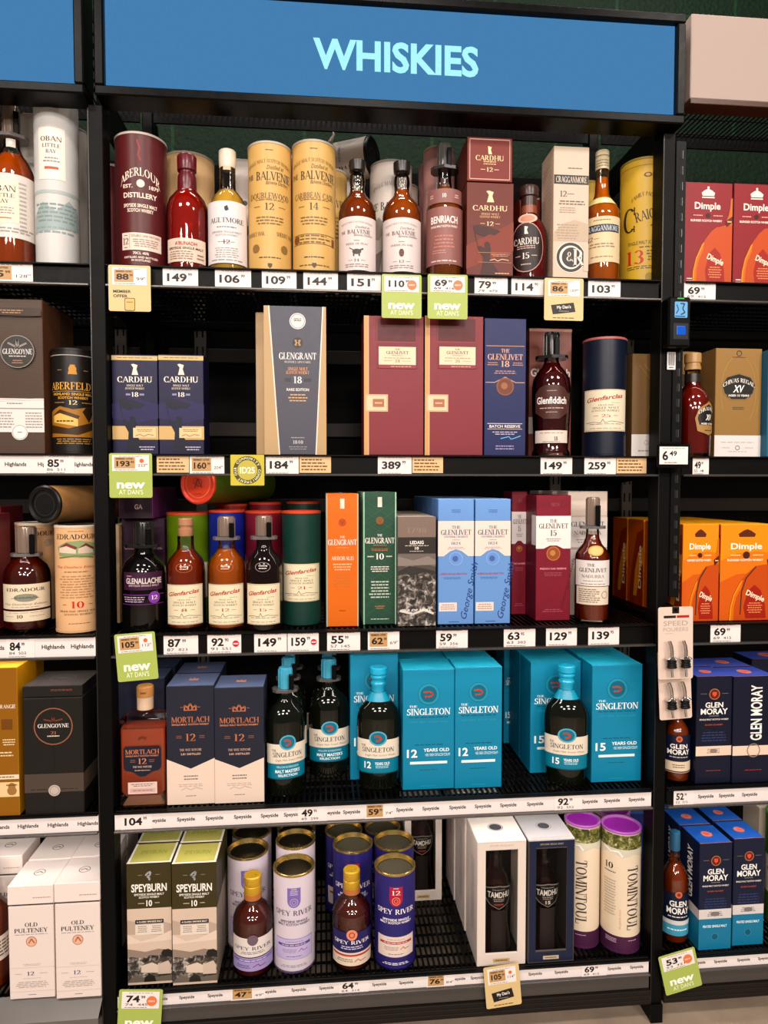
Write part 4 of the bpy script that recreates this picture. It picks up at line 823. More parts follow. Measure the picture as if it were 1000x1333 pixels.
carton(2, 630, 684, 415, 'royal blue box with bronze coin and number 18', d=.09, front='121e52', side='16245c', top='31447e', Y=.03,
  deco=[('r', 0, .80, .92, .004, 'c99a80'), ('t', 'THE', 0, .765, .2, .028, 'd9a890', 's'), ('t', 'GLENLIVET', 0, .72, .84, .042, 'd9a890', 's'), ('t', '18', 0, .67, .2, .044, 'd9a890', 's'), ('g', -.3, .67, .3, .03, 2, 'b98a78'), ('g', .3, .67, .3, .03, 2, 'b98a78'), ('g', 0, .61, .6, .03, 2, 'b98a78'), ('l', [(-.47, .535), (-.25, .535), (0, .575), (.25, .535), (.47, .535)], .005, 'c99a80'), ('e', 0, .505, .21, None, '8a5236'), ('e', .0, .505, .18, None, '6b3c26'), ('e', -.02, .51, .08, None, '9a6242'), ('r', 0, .235, .84, .004, 'd9ccc4'), ('t', 'BATCH RESERVE', 0, .215, .74, .02, 'e0d6d0', 'b'), ('r', 0, .195, .84, .003, 'd9ccc4'), ('g', 0, .165, .6, .03, 2, 'b9b0c0'), ('l', [(-.1, .125), (.1, .14), (.15, .12), (.38, .145)], .006, '6ab0d8'), ('g', 0, .06, .5, .04, 2, '9a90b0')])
carton(2, 688, 743, 428, 'copper pink box behind the dark bottle with black plate', Y=.135, d=.08, front='8a5348', side='6b3c34', top='b07a6c', deco=[('r', 0, .985, 1, .02, 'b98a7a'), ('t', 'Glenfiddich', 0, .66, .92, .06, 'f0e6e0', 'b'), ('r', -.3, .25, .4, .13, 'e0d4c8')])
bottle(2, 693, 741, 435, 'dark red-brown bottle with wide black anti theft plate, second shelf', prof='cone', liquid='4a0d0c', fill=.76, cap=(.86, .36, '2a2422'), lock=(.79, 'dark', .078), twist=-3,
  labels=[(0, .43, .92, .27, None, [('p', [(-.5, .2), (-.5, .75), (-.36, .92), (-.18, 1), (.18, 1), (.36, .92), (.5, .75), (.5, .2), (.34, .1), (.2, 0), (-.2, 0), (-.34, .1)], '4a2a26'), ('t', 'Glenfiddich', 0, .55, .86, .2, 'f0e6e0', 'b'), ('g', 0, .32, .7, .06, 1, 'c9a89c'), ('g', 0, .2, .4, .06, 1, 'a9887c'), ('g', 0, .83, .3, .06, 1, 'a9887c')], 'label'),
          (0, .155, 1.02, .10, 'ddd0c4', [('t', '18', .12, .34, .1, .34, '3a302c', 's'), ('g', 0, .8, .8, .1, 1, '8a7a70'), ('g', 0, .1, .6, .1, 1, '8a7a70')], 'age_label')])
def farclas(v, num, sc=1.0): return [('t', 'Glenfarclas', -.02, .80, .78, .10, 'a8302a', 'bi', 7), ('g', .2, .68, .2, .02, 1, '6b5a4a'), ('t', 'HIGHLAND', 0, .625, .3, .03, '6b5a4a', 's'), ('t', 'SINGLE MALT', 0, .56, .54, .045, '5a4c40', 's'), ('t', 'SCOTCH WHISKY', 0, .49, .58, .045, '5a4c40', 's'), ('t', num, 0, .37, .04*len(num)+.1, .075, 'a8302a', 's'), ('r', -.2, .37, .1, .01, 'a8302a'), ('r', .2, .37, .1, .01, 'a8302a'),
            ('l', [(-.42, .2), (-.25, .22), (-.1, .2), (-.06, .29), (-.02, .2), (.1, .24), (.42, .2)], .012, '5a5248'), ('g', 0, .17, .8, .03, 1, '6b6258'), ('g', 0, .07, .7, .04, 1, '9a9084')]
canister(2, 759, 812, 444, 'navy blue tube with cream label reading 25', col='10182a', lid='10182a', rim='a8605a', bottom='10182a',
  deco=[('r', 0, .985, 3.1, .006, '8a4a4a')], labels=[(.0, .385, 1.12, .35, 'd9cbb0', [('r', 0, .5, .96, .96, 'c9a080'), ('r', 0, .5, .94, .945, 'dfd3ba')]+farclas(0, '25'), 'label')])
carton(2, 822, 860, 461, 'gold box with white base, seen past the right post', Y=.07, d=.08, front='6e5434', side='6b5030', top='e0d6c4', deco=[('r', 0, .11, 1, .22, 'd9d2cc'), ('l', [(-.1, .9), (.2, .8), (.35, .6), (.2, .4)], .008, '8a6c42'), ('l', [(-.3, .9), (.1, .76), (.2, .6), (.0, .4)], .006, '8a6c42'), ('e', 0, .14, .08, None, '9a928c', .8), ('g', 0, .06, .6, .03, 1, '9a928c')])
CHIV = lambda v, s: [('p', [(-.30*s, v+.02), (-.22*s, v+.075*s), (0, v+.105*s), (.22*s, v+.075*s), (.30*s, v+.02), (.26*s, v-.05*s), (.14*s, v-.095*s), (-.14*s, v-.095*s), (-.26*s, v-.05*s)], '8a6d42'), ('p', [(-.28*s, v+.02), (-.2*s, v+.07*s), (0, v+.095*s), (.2*s, v+.07*s), (.28*s, v+.02), (.24*s, v-.045*s), (.12*s, v-.088*s), (-.12*s, v-.088*s), (-.24*s, v-.045*s)], '22201e'), ('t', 'CHIVAS REGAL', 0, v+.035*s, .54*s, .030*s, 'f0eae2', 's^'), ('t', 'XV', 0, v-.012*s, .2*s, .052*s, 'f4f0ea', 'bi'), ('r', 0, v-.062*s, .40*s, .024*s, '3a3633'), ('t', 'AGED 15 YEARS', 0, v-.062*s, .36*s, .014*s, 'f0eae2', 'b')]
carton(2, 929, 989, 454, 'gold textured box with dark crest and white base', d=.10, front='917040', side='7e5e36', top='e6ded2', Y=.052,
  deco=[('l', [(.38*math.cos(R(a)), .6+.34*math.sin(R(a))) for a in range(-50, 230, 20)], .004, 'a98855'), ('l', [(.45*math.cos(R(a)), .6+.40*math.sin(R(a))) for a in range(-30, 60, 15)], .004, 'a98855'), ('r', 0, .10, 1, .20, 'ddd6d1'), ('e', 0, .955, .06, None, '4a3a24', .7), ('g', 0, .92, .34, .014, 1, '4a3a24')]+CHIV(.645, 1.25)+[('g', 0, .45, .3, .03, 2, '4a3a24'), ('g', 0, .135, .8, .012, 1, '9a928c'), ('e', 0, .085, .05, None, '7a726c', .7), ('g', -.25, .085, .2, .012, 1, '9a928c'), ('g', .25, .085, .2, .012, 1, '9a928c'), ('g', 0, .05, .5, .01, 1, '9a928c')])
carton(2, 880, 908, 458, 'gold box behind the amber bottle beside the post', Y=.14, d=.06, front='8a6a3c', side='7a5a34', top='e6ded2', deco=[('p', [(-.5, .5), (.4, .55), (.5, .66), (.2, .78), (-.5, .8)], '3a2c1c'), ('t', 'XV', 0, .64, .4, .07, 'f0eae2', 'bi')])
bottle(2, 878, 922, 461, Y=.012, label='round shouldered amber bottle with dark crest label and gold cap', prof='orb', liquid='7c1a06', fill=.76, cap=(.84, .42, 'b08a5a', [(.44, 0), (.44, .2), (.40, .22), (.40, .40), (.45, .44), (.45, .95), (.42, 1)]), twist=14, seal=(.72, .80, 1.06, '241c18'),
  labels=[(.30, .36, .9, .32, None, [('p', [(-.45, .5), (-.34, .8), (0, 1), (.34, .8), (.45, .5), (.38, .12), (0, 0), (-.38, .12)], 'a07c4a'), ('p', [(-.38, .5), (-.3, .75), (0, .92), (.3, .75), (.38, .5), (.32, .3), (-.32, .3)], '1f1c1a'), ('t', 'CHIVAS REGAL', 0, .74, .7, .1, 'f0eae2', 's^'), ('t', 'XV', 0, .53, .26, .17, 'f4f0ea', 'bi'), ('t', 'AGED 15 YEARS', 0, .34, .56, .05, 'f0eae2', 'b'), ('g', 0, .14, .4, .08, 1, '4a3a24')], 'label')])
carton(2, 994, 1050, 456, 'turquoise box cut off at the right edge, second shelf', d=.085, front='1a6c8c', side='155a78', top='5fb6cc', Y=.03, deco=[('l', [(-.3, .66), (-.2, .55), (-.3, .35)], .01, 'cfe0e6')])
# ================================================================ third shelf
# left bay
EDR = [('t', 'EDRADOUR', .0, .895, .95, .045, '2b2522', 's'), ('g', 0, .945, .4, .012, 1, '6b5a4a'), ('p', [(-.45, .80), (-.2, .85), (.1, .86), (.45, .83), (.48, .72), (.1, .70), (-.4, .72)], '8a9a6c'), ('p', [(-.40, .75), (-.40, .80), (-.2, .82), (.0, .79), (.0, .74)], 'd9c4b0'), ('p', [(-.42, .79), (-.2, .84), (.03, .80), (.0, .775), (-.2, .81)], '7a3a34'), ('p', [(.05, .74), (.05, .79), (.25, .82), (.4, .78), (.4, .74)], 'cdb8a4'), ('p', [(.03, .785), (.22, .835), (.42, .79), (.4, .77), (.22, .81)], '6b3430'), ('l', [(-.4, .70), (0, .72), (.4, .70)], .012, '6b7a4c')]
canister(3, 75, 131, 683, 'peach tube with distillery picture and red 10 beside the post', B=825, col='d9ae84', lid='17130f', rim='cfc0ae', bottom='c9a27c', rec=.001,
  deco=EDR+[('t', 'The Distillery Edition', .0, .615, .95, .022, 'b8503a', 'ni'), ('g', 0, .57, .6, .02, 1, '8a6a4a'), ('g', 0, .43, .8, .22, 9, 'a9835f'), ('t', '10', .02, .265, .28, .062, 'c22a1e', 's'), ('g', -.28, .265, .12, .012, 1, '4a3a2c'), ('g', .32, .265, .12, .012, 1, '4a3a2c'), ('t', 'HIGHLAND SINGLE MALT', .04, .205, .9, .016, '4a3a2c', 's'), ('t', 'SCOTCH WHISKY', .04, .175, .66, .016, '4a3a2c', 's'), ('g', .05, .09, .5, .014, 1, '6b5a4a')])
canister(3, 24, 76, 680, 'peach tube behind the short amber bottle, third shelf left bay', Y=.13, B=None, col='d6a97e', lid='17130f', rim='cfc0ae', deco=EDR[:2]+[('e', .3, .80, .1, None, 'b09a80')])
bottle(3, 8, 66, 687, 'short dark amber bottle with two cream labels and black plate', B=824, prof='squat', liquid='541204', fill=.72, cap=(.84, .40, '6f6a66'), lock=(.72, 'clear', .066), twist=0,
  labels=[(0, .345, 1.24, .24, 'dccfb6', [('t', 'EDRADOUR', 0, .78, .7, .13, '2b2522', 's'), ('e', 0, .46, .2, .16, '8a8a7a'), ('g', 0, .46, .5, .08, 2, '2b2a28'), ('t', 'The Distillery Edition', 0, .2, .8, .07, '8a5a44', 'ni'), ('g', 0, .08, .5, .05, 1, '8a7a6a')], 'label'), (0, .155, 1.24, .10, 'dccfb6', [('t', '10', -.1, .5, .1, .34, '2b2522', 's'), ('g', -.3, .5, .2, .1, 1, '8a7a6a'), ('g', .2, .5, .3, .1, 1, '8a7a6a'), ('g', 0, .85, .8, .08, 1, '8a7a6a')], 'age_label')])
for k, (a, b, t, y, l) in enumerate(((-60, -17, 671, .02, 'maroon box cut off at the left edge, third shelf front'), (-56, 4, 660, .155, 'maroon box behind the one cut off at the left edge, third shelf'))):
    carton(3, a, b, t, l, Y=y, d=.12, front='5e1d24', side='6e242b', top='7a2a30', deco=[('t', 'GLENGOYNE', .1, .62, .8, .03, 'e0cfc4', 's'), ('r', 0, .35, 1, .004, '8a4a4a')])
zt = at(76, 682, .05)[1]
lying(3, 57, 650, .035, .041, .27, R(18), 'kraft brown tube with black end lying on the peach tubes', '9a7248', '0c0b0b', '151312', max(zt, at(100, 683, .05)[1])+.0015, deco=[('l', [(-1.5, .9), (1.5, .86)], .01, '7d5a36'), ('l', [(-1.5, .5), (1.5, .46)], .01, '7d5a36'), ('r', 0, .97, 3, .02, '6b4c2e')], enddeco=[('e', 0, 0, .30, None, '080808'), ('e', 0, 0, .31, None, '2b2826', .94)])
# middle bay, back rows first
carton(3, 146, 158, 684, 'cream box edge at the left end of the third shelf', Y=.12, d=.1, front='b79a78', side='a98c6a', top='d9c4a6')
carton(3, 161, 216, 676, 'purple box standing behind the black bottle with black plate', Y=.14, d=.1, front='2a0f24', side='4a1c40', top='5a2850', deco=[('t', 'GLENALLACHIE', 0, .73, .9, .05, '8a6474', 'b')], rdeco=[('l', [(-.4, .8), (.1, .66), (.4, .5)], .008, '6b3a60'), ('l', [(-.4, .6), (.1, .46), (.4, .3)], .008, '6b3a60')])
zb = at(190, 676, .13)[1]+.002; x0, _ = at(155, 680, .115); x1, _ = at(199, 680, .115); W = x1-x0; H = at(170, 634, .115)[1]-zb
r = empty('whisky_box', ((x0+x1)/2, .115, zb)); mb = MB(); mb.box(-W/2, W/2, 0, .26, 0, H, M('24101f'), .0012, side=M('6a3060'), top=M('5a2850')); S = flat(W, H); draw(mb, S, [('t', 'GA', .08, .38, .24, .15, 'a58a84', 'b'), ('r', 0, .05, 1, .01, '4a2442')])
draw(mb, Surf(lambda u, v, o: (W/2+o, .13+u, v), .26, H), [('l', [(-.5, .8), (-.2, .5), (.0, .7), (.2, .3)], .02, '7a4270'), ('l', [(-.5, .3), (-.2, .2), (.1, .4)], .02, '7a4270'), ('r', -.35, .5, .02, .9, '7a4270')]); mb.build('carton', r)
tag(r, 'dark purple box marked GA lying on top, third shelf left end', 'box')
bottle(3, 160, 217, 681, 'black bottle with purple label and wide black plate, third shelf left end', B=823, prof='squat', dark='0b0808', cap=(.84, .40, '3a3431'), lock=(.77, 'dark', .082), twist=-2,
  labels=[(0, .47, .98, .17, None, [('r', .02, .5, .96, .98, '3c1a34', .2), ('t', 'GLENALLACHIE', .04, .52, .84, .3, 'd9ccc4', 'b'), ('t', 'SPEYSIDE SINGLE MALT', .04, .26, .7, .1, 'b9a0a8', 'b'), ('g', -.3, .78, .16, .1, 1, 'b9a0a8')], 'label'), (0, .30, 1.1, .12, None, [('r', .02, .85, .96, .07, '6b2a78'), ('g', -.18, .5, .5, .5, 3, 'b9a8b4'), ('r', 0, .12, .96, .05, '6b2a78')], 'lower_label'), (.27, .315, .3, .11, None, [('e', 0, .5, .46, None, '7a3a98'), ('t', '12', 0, .5, .46, .34, 'f0e0f0', 's')], 'age_label')])
def ftube(L, Rr, T, col, label, num, Y, B=None, rim='c2452e'):
    canister(3, L, Rr, T, label, Y=Y, B=B, col=col, lid=rim, rim=rim, bottom=col, rec=.004, deco=[],
      labels=[(.0, .375, 1.12, .33, 'dccfae', [('r', 0, .5, .97, .97, 'b89a70'), ('r', 0, .5, .945, .955, 'e0d4b6')]+farclas(0, num), 'label')])
ftube(219, 273, 667, '5a7418', 'olive green tube with red rim behind the amber bottle marked 8', '8', .115)
ftube(273, 319, 664, '12207c', 'royal blue tube with red rim behind the bottle marked 12', '12', .115)
ftube(320, 367, 665, '6e1828', 'crimson tube with red rim behind the dark bottle marked 15', '15', .115)
ftube(283, 323, 656, '8a2a24', 'tube with red rim in the back row behind the blue tube', '12', .205)
ftube(326, 367, 654, '701a28', 'crimson tube with red rim in the back row', '15', .205)
ftube(374, 417, 653, '12362c', 'dark green tube with red rim in the back row', '21', .205)
ftube(368, 418, 665, '14372f', 'dark green tube with red rim and cream label reading 21', '21', .03, 815)
zt = at(300, 656, .25)[1]; zt = max(at(246, 667, .16)[1], at(303, 656, .25)[1])+.003
lying(3, 257, 641, .10, .0475, .28, R(26), 'green tube lying on the row with orange-red end facing out', '4a5c1c', 'c8442c', 'd04a38', zt, enddeco=[('e', 0, 0, .36, None, 'd96a4e', .93), ('e', .02, .02, .10, None, '7a241a', .8), ('e', -.05, .05, .09, None, '7a241a', .8), ('l', [(-.1, -.12), (.0, .1), (.12, -.1)], .03, '7a241a'), ('g', 0, -.25, .3, .04, 1, '8a3020')])
def fbottle(L, Rr, T, num, label, liquid, lock=None, dark=None, cap=None, fill=.72, tw=0):
    bottle(3, L, Rr, T, label, B=822, prof='squat', liquid=liquid, fill=fill, dark=dark, cap=cap or (.83, .40, 'b08468'), lock=lock, twist=tw, capdeco=None,
      labels=[(-.03, .235, 1.06, .36, 'dccfae', [('r', 0, .5, .97, .97, '8a7a60'), ('r', 0, .5, .95, .955, 'e0d4b6')]+farclas(0, num), 'label'), (-.03, .565, .44, .09, None, [('e', 0, .5, .48, .48, 'b0603a' if not dark else '6b6460', .9), ('t', '1836', 0, .62, .5, .22, 'd9a884' if not dark else 'cfc6c0', 'b'), ('t', 'BALLINDALLOCH', 0, .34, .7, .16, 'd9a884' if not dark else 'cfc6c0', 'b')] if 0 else [('e', 0, .5, .48, .48, 'b0603a' if not dark else '8a827c', .9), ('g', 0, .5, .6, .5, 2, 'e0b898' if not dark else 'cfc6c0')], 'seal')])
fbottle(218, 268, 675, '8', 'amber bottle with cream label reading 8 and copper cap', '8e3408', cap=(.84, .38, 'a87a5c', [(.36, 0), (.38, .1), (.38, .40), (.33, .44), (.33, .55), (.38, .6), (.38, .95), (.34, 1)]))
fbottle(271, 321, 674, '12', 'golden bottle with cream label reading 12 and grey anti theft cap', 'b5620e', lock=(.80, 'clear', .062))
fbottle(321, 368, 673, '15', 'near black bottle with cream label reading 15 and grey anti theft cap', '2a0c06', lock=(.80, 'clear', .062), dark='140807')
# boxes
GG = lambda c, age: [('r', 0, .925, .13, .075, 'e3cfc0'), ('e', 0, .785, .12, None, c), ('l', [(-.05, .80), (.0, .77), (.06, .80)], .006, '7a4a20'), ('t', 'THE', 0, .675, .15, .016, 'f2e8de', 's'), ('t', 'GLENGRANT', 0, .635, .88, .042, 'f2e8de', 's')]
carton(3, 425, 467, 643, 'tall orange box with pale edges', B=816, d=.085, front='cf6812', side='b8c0a8', top='d97a20', rot=0,
  deco=[('r', -.475, .5, .03, 1, '8fa898'), ('r', .475, .5, .03, 1, 'b9b09a')]+GG('b04a10', '')+[('g', 0, .595, .5, .012, 1, 'e09a60'), ('t', 'ARBORALIS', 0, .515, .70, .030, 'f2d8c0', 's'), ('g', 0, .45, .6, .06, 3, 'e8b890'), ('g', 0, .35, .6, .11, 5, 'c07030'), ('g', 0, .12, .2, .014, 1, '8a3a10')], tdeco=[('r', 0, .5, .12, 1, 'e3cfc0')],
  rows=((.0, .09, 'orange box directly behind the tall orange box'), (.0, .18, 'orange box at the back of the orange box row')))
diam = [('l', [(-.46, v), (.46, v+.16)], .0022, '3f6a50') for v in [.06+.08*k for k in range(10)]]+[('l', [(-.46, v+.16), (.46, v)], .0022, '3f6a50') for v in [.06+.08*k for k in range(10)]]
carton(3, 473, 516, 641, 'tall dark green box with pale edges and number 10', B=813, d=.085, front='274a38', side='a9bca8', top='8aa08c',
  deco=diam+[('r', -.475, .5, .035, 1, '8fc0a4'), ('r', .475, .5, .035, 1, 'a0c4ae')]+GG('7a5430', '')+[('g', 0, .60, .5, .012, 1, 'b9744a'), ('g', 0, .565, .6, .02, 2, 'b9744a'), ('t', '10', 0, .515, .24, .046, 'f2e8de', 's'), ('g', -.28, .515, .2, .02, 1, 'd9d0c4'), ('g', .28, .515, .2, .02, 1, 'd9d0c4'), ('g', 0, .42, .56, .05, 3, 'e0d8cc'), ('g', 0, .265, .66, .14, 6, 'b9c4b4'), ('g', 0, .13, .3, .03, 2, 'b9744a'), ('g', 0, .04, .6, .012, 1, 'c9d0c4')], tdeco=[('r', 0, .5, .14, 1, 'e3cfc0'), ('e', 0, .5, .2, None, 'e3cfc0')],
  rows=((.0, .09, 'green box directly behind the tall green box marked 10'), (.0, .18, 'green box at the back of the green box row')))
ROCK = M('4a4541', .5, 0, 'rock'); LEAF = M('5a5c28', .45, 0, 'foliage')
carton(3, 518, 567, 673, 'grey box printed with a rocky shore', B=815, d=.085, front='4f4843', side='5a524c', top='c9b7a8',
  deco=[('r', 0, .905, 1, .19, '7c6a60'), ('t', '1798', 0, .875, .5, .05, '8d7a6f', 's'), ('r', 0, .74, 1, .145, '2e2825'), ('t', 'LEDAIG', 0, .765, .36, .03, 'efe6de', 'b'), ('g', 0, .735, .76, .014, 1, 'cfc4ba'), ('t', '10', 0, .712, .1, .024, 'efe6de', 'b'), ('g', 0, .685, .4, .012, 1, 'cfc4ba'), ('p', [(-.5, .66), (.5, .66), (.5, .54), (.1, .58), (-.2, .53), (-.5, .57)], '6b625b'), ('p', [(-.5, .64), (-.1, .60), (.3, .64), (.5, .60), (.5, .56), (-.5, .55)], '857a72'), ('p', [(-.5, .50), (-.2, .55), (.2, .525), (.5, .50), (.5, .44), (-.5, .46)], '332f2c')]+[('p', [(-.5, 0), (.5, 0), (.5, .47), (.2, .49), (-.1, .46), (-.3, .48), (-.5, .46)], ROCK), ('l', [(-.45, .14), (-.1, .11), (.2, .145), (.45, .11)], .02, 'd0c8c0'), ('t', 'ISLE OF MULL', 0, .145, .8, .018, 'efe6de', 'b')],
  rows=((.002, .088, 'grey box second in its row, behind the rocky shore box'), (.004, .176, 'grey box third in its row, behind the rocky shore box'), (.006, .264, 'grey box at the back of its row, behind the rocky shore box')))
SIG = [('t', 'George Smith', .36, .26, .46, .12, '1c2a5a', 'ni', 80)]
def founders(L, Rr, label, rows):
    carton(3, L, Rr, 650, label, Y=.035, d=.08, front='6a92c6', side='567fb8', top='9abcea',
      deco=[('g', 0, .905, .26, .03, 2, '4466a4')]+[('p', [(-.5, .825), (.5, .825), (.5, .545), (.34, .545), (.16, .585), (0, .60), (-.16, .585), (-.34, .545), (-.5, .545)], 'e0cfc4'), ('t', 'THE', 0, .775, .24, .024, '2f3c64', 's'), ('t', 'GLENLIVET', 0, .735, .84, .040, '2f3c64', 's'), ('t', "FOUNDER'S RESERVE", 0, .70, .66, .014, '4a5678', 's'), ('g', 0, .675, .2, .012, 1, '8a8490'), ('t', '1824', 0, .648, .26, .022, '2f3c64', 's'), ('g', 0, .61, .5, .022, 2, 'a08f90'), ('e', 0, .525, .19, None, '86a6d6'), ('e', 0, .525, .165, None, '6a90cc'), ('e', -.02, .525, .08, None, '48659c'), ('r', -.18, .40, .6, .006, 'a46a84'), ('t', 'AMERICAN OAK SELECTION', -.06, .405, .74, .014, 'a4506a', 'b'), ('g', -.1, .37, .5, .02, 2, '48659c'), ('r', -.22, .14, .5, .07, 'e0d2c8'), ('g', -.22, .14, .4, .05, 3, 'a9887a'), ('g', -.05, .02, .3, .014, 1, '2f4a84'),
      ('t', 'George Smith', .37, .27, .46, .17, '24407e', 'ni', 78)],
      rows=[(a*.0, b, c) for a, b, c in rows])
founders(570, 616.5, 'pale blue and cream box, left of the front pair', [(0, .082*k, f'pale blue box {n} in the left row behind the front pair') for k, n in ((1, 'second'), (2, 'third'), (3, 'fourth'), (4, 'last'))])
founders(618, 664, 'pale blue and cream box, right of the front pair', [(0, .082*k, f'pale blue box {n} in the right row behind the front pair') for k, n in ((1, 'second'), (2, 'third'), (3, 'fourth'), (4, 'last'))])
G15 = [('t', '1824', .05, .925, .24, .03, '9a4a58', 's'), ('p', [(-.5, .835), (.5, .835), (.5, .575), (.28, .575), (.1, .60), (-.1, .60), (-.28, .575), (-.5, .575)], 'e3d8d2'), ('t', 'THE', 0, .795, .22, .028, '2c2630', 's'), ('t', 'GLENLIVET', 0, .755, .84, .038, '2c2630', 's'), ('t', '15', 0, .70, .18, .045, '2c2630', 's'), ('g', 0, .645, .44, .03, 2, '9a8f8c'), ('e', 0, .535, .20, None, 'b06a3c'), ('e', 0, .535, .17, None, '8a4c28'), ('e', -.02, .54, .08, None, 'b9784a'), ('t', 'FRENCH OAK RESERVE', 0, .415, .76, .014, 'd9909a', 'b'), ('g', 0, .37, .6, .035, 3, 'a04a58'), ('g', 0, .08, .6, .03, 2, 'a04a58'), ('t', 'George Smith', .42, .3, .4, .08, '5a0e1e', 'ni', 76)]
def c15(L, Rr, T, label, B=None, Y=.03, rows=()):
    carton(3, L, Rr, T, label, B=B, Y=Y, d=.08, front='741226', side='5e0e20', top='8a2034', deco=G15, rows=rows, sdeco=[('r', .3, .72, .42, .24, 'e3d8d2')])
c15(697, 742, 645, 'crimson box with cream label and bronze coin, number 15', B=808, rows=((0, .085, 'crimson box second in the row behind the one marked 15'), (0, .17, 'crimson box third in the row behind the one marked 15')))
c15(668, 688, 640, 'narrow crimson box face standing left of the row marked 15', Y=.14)
carton(3, 738, 789, 640, 'cream and white box behind the amber bottle with gold seal', Y=.12, d=.08, front='d9c9bb', side='cdbbad', top='dfd0c2',
  deco=[('r', 0, .80, 1, .004, 'b9a08c'), ('r', .0, .58, 1, .42, 'dfd6d0'), ('t', 'GLENLIVET', 0, .735, .84, .04, '5a4a44', 's'), ('t', 'NADURRA', 0, .665, .7, .03, '7a6a60', 's'), ('r', 0, .54, 1, .02, 'b8a496'), ('g', 0, .6, .6, .04, 2, 'a9988c'), ('g', 0, .4, .6, .1, 4, 'b9a99c')],
  rows=((-.012, .085, 'cream box second in the row behind the gold sealed bottle'), (-.024, .17, 'cream box third in the row behind the gold sealed bottle')))
bottle(3, 749, 791, 649, 'slim amber bottle with gold seal and two white labels', B=813, prof='slim', liquid='7c2806', fill=.71, cap=(.88, .36, '77706b'), lock=(.755, 'clear', .060), twist=-2,
  labels=[(0, .405, 1.2, .205, 'dcd4ce', [('t', 'THE', -.05, .82, .18, .11, '3a3430', 's'), ('t', 'GLENLIVET', 0, .62, .70, .15, '3a3430', 's'), ('t', 'NADURRA', 0, .38, .56, .12, '8a7a70', 's'), ('g', 0, .2, .5, .06, 1, '8a7a70'), ('g', 0, .08, .7, .06, 1, '8a7a70')], 'label'), (0, .225, 1.08, .145, 'd9cbb8', [('g', -.1, .5, .6, .8, 7, '7a6c5c', 1), ('e', .33, .55, .1, None, '8a7a66', .85)], 'lower_label'), (.08, .585, .5, .085, None, [('e', 0, .5, .46, .5, 'cfae62'), ('e', 0, .5, .36, .38, 'e0c88a')], 'seal')])
# orange boxes of the right bay; their sides show through the open rack end
def orange(L, Rr, label, rows):
    carton(3, L, Rr, 683, label, Y=.02, d=.09, front='dd8c20', side='b4500c', top='e8a42a', rows=rows, tdeco=[('r', 0, .9, .9, .05, 'c98a20')], sdeco=[('p', [(.5, .9), (.1, .84), (-.1, .6), (-.3, .3), (-.35, 0), (.5, 0)], '8a2c08'), ('p', [(.5, .7), (.2, .62), (.0, .4), (-.1, .1), (.1, .1), (.3, .4), (.5, .5)], 'e08a20'), ('t', 'Dimple', .3, .45, .5, .16, 'f0dcc0', 'b', 90)],
      deco=[('p', [(-.5, .62), (-.2, .70), (.2, .72), (.5, .70), (.5, .0), (-.5, .0)], 'd4761a'), ('p', [(-.5, .40), (-.2, .48), (.2, .5), (.5, .48), (.5, .0), (-.5, .0)], 'c85c12')]+pinch()+[('t', 'Dimple', -.02, .775, .58, .062, 'f6ecdc', 'b'), ('p', [(-.15, .87), (.13, .87), (.15, .90), (.06, .935), (-.01, .95), (-.08, .935), (-.17, .90)], '5a2410'), ('e', -.02, .68, .065, None, '4a1c10'), ('g', -.22, .68, .2, .02, 1, 'f0d0a0'), ('g', .2, .68, .2, .02, 1, 'f0d0a0'), ('t', 'BLENDED SCOTCH WHISKY', -.04, .63, .66, .02, 'f6ecdc', 'b'), ('l', [(.16, .56), (-.02, .44), (-.10, .3), (-.12, .06)], .012, '3a2a1a')])
ordn = ('second', 'third', 'fourth', 'last')
orange(887, 934, 'orange box with bottle picture beside the slotted post', [(0, .098*(k+1), f'orange box {ordn[k]} in the row beside the slotted post') for k in range(3)])
orange(936, 1006, 'orange box with bottle picture at the right edge', [(0, .098*(k+1), f'orange box {ordn[k]} in the row at the right edge') for k in range(3)])

# ================================================================ fourth shelf
carton(4, -22, 26, 870, 'tall gold box at the left edge, fourth shelf', B=1063, d=.10, front='8a5a16', side='a8741e', top='d0a244', rot=0,
  deco=[('t', 'GLENMORANGIE', .0, .74, .9, .026, 'f0e2cc', 's'), ('r', .2, .62, .3, .07, '6b4210'), ('g', .25, .5, .4, .05, 3, 'e0cca0'), ('g', .1, .42, .6, .04, 2, 'e0cca0'), ('r', 0, .265, 1, .03, 'e0d0b4'), ('g', .1, .265, .6, .016, 1, '5a4020'), ('r', 0, .18, 1, .10, 'dcc294'), ('e', .3, .17, .13, .03, '9a7040'), ('e', .3, .20, .10, .025, '9a7040'), ('g', .3, .21, .3, .02, 1, '6b4a20')])
carton(4, -24, 38, 866, 'second gold box behind the gold box at the left edge', Y=.135, d=.1, front='8a5a16', side='a8741e', top='d0a244')
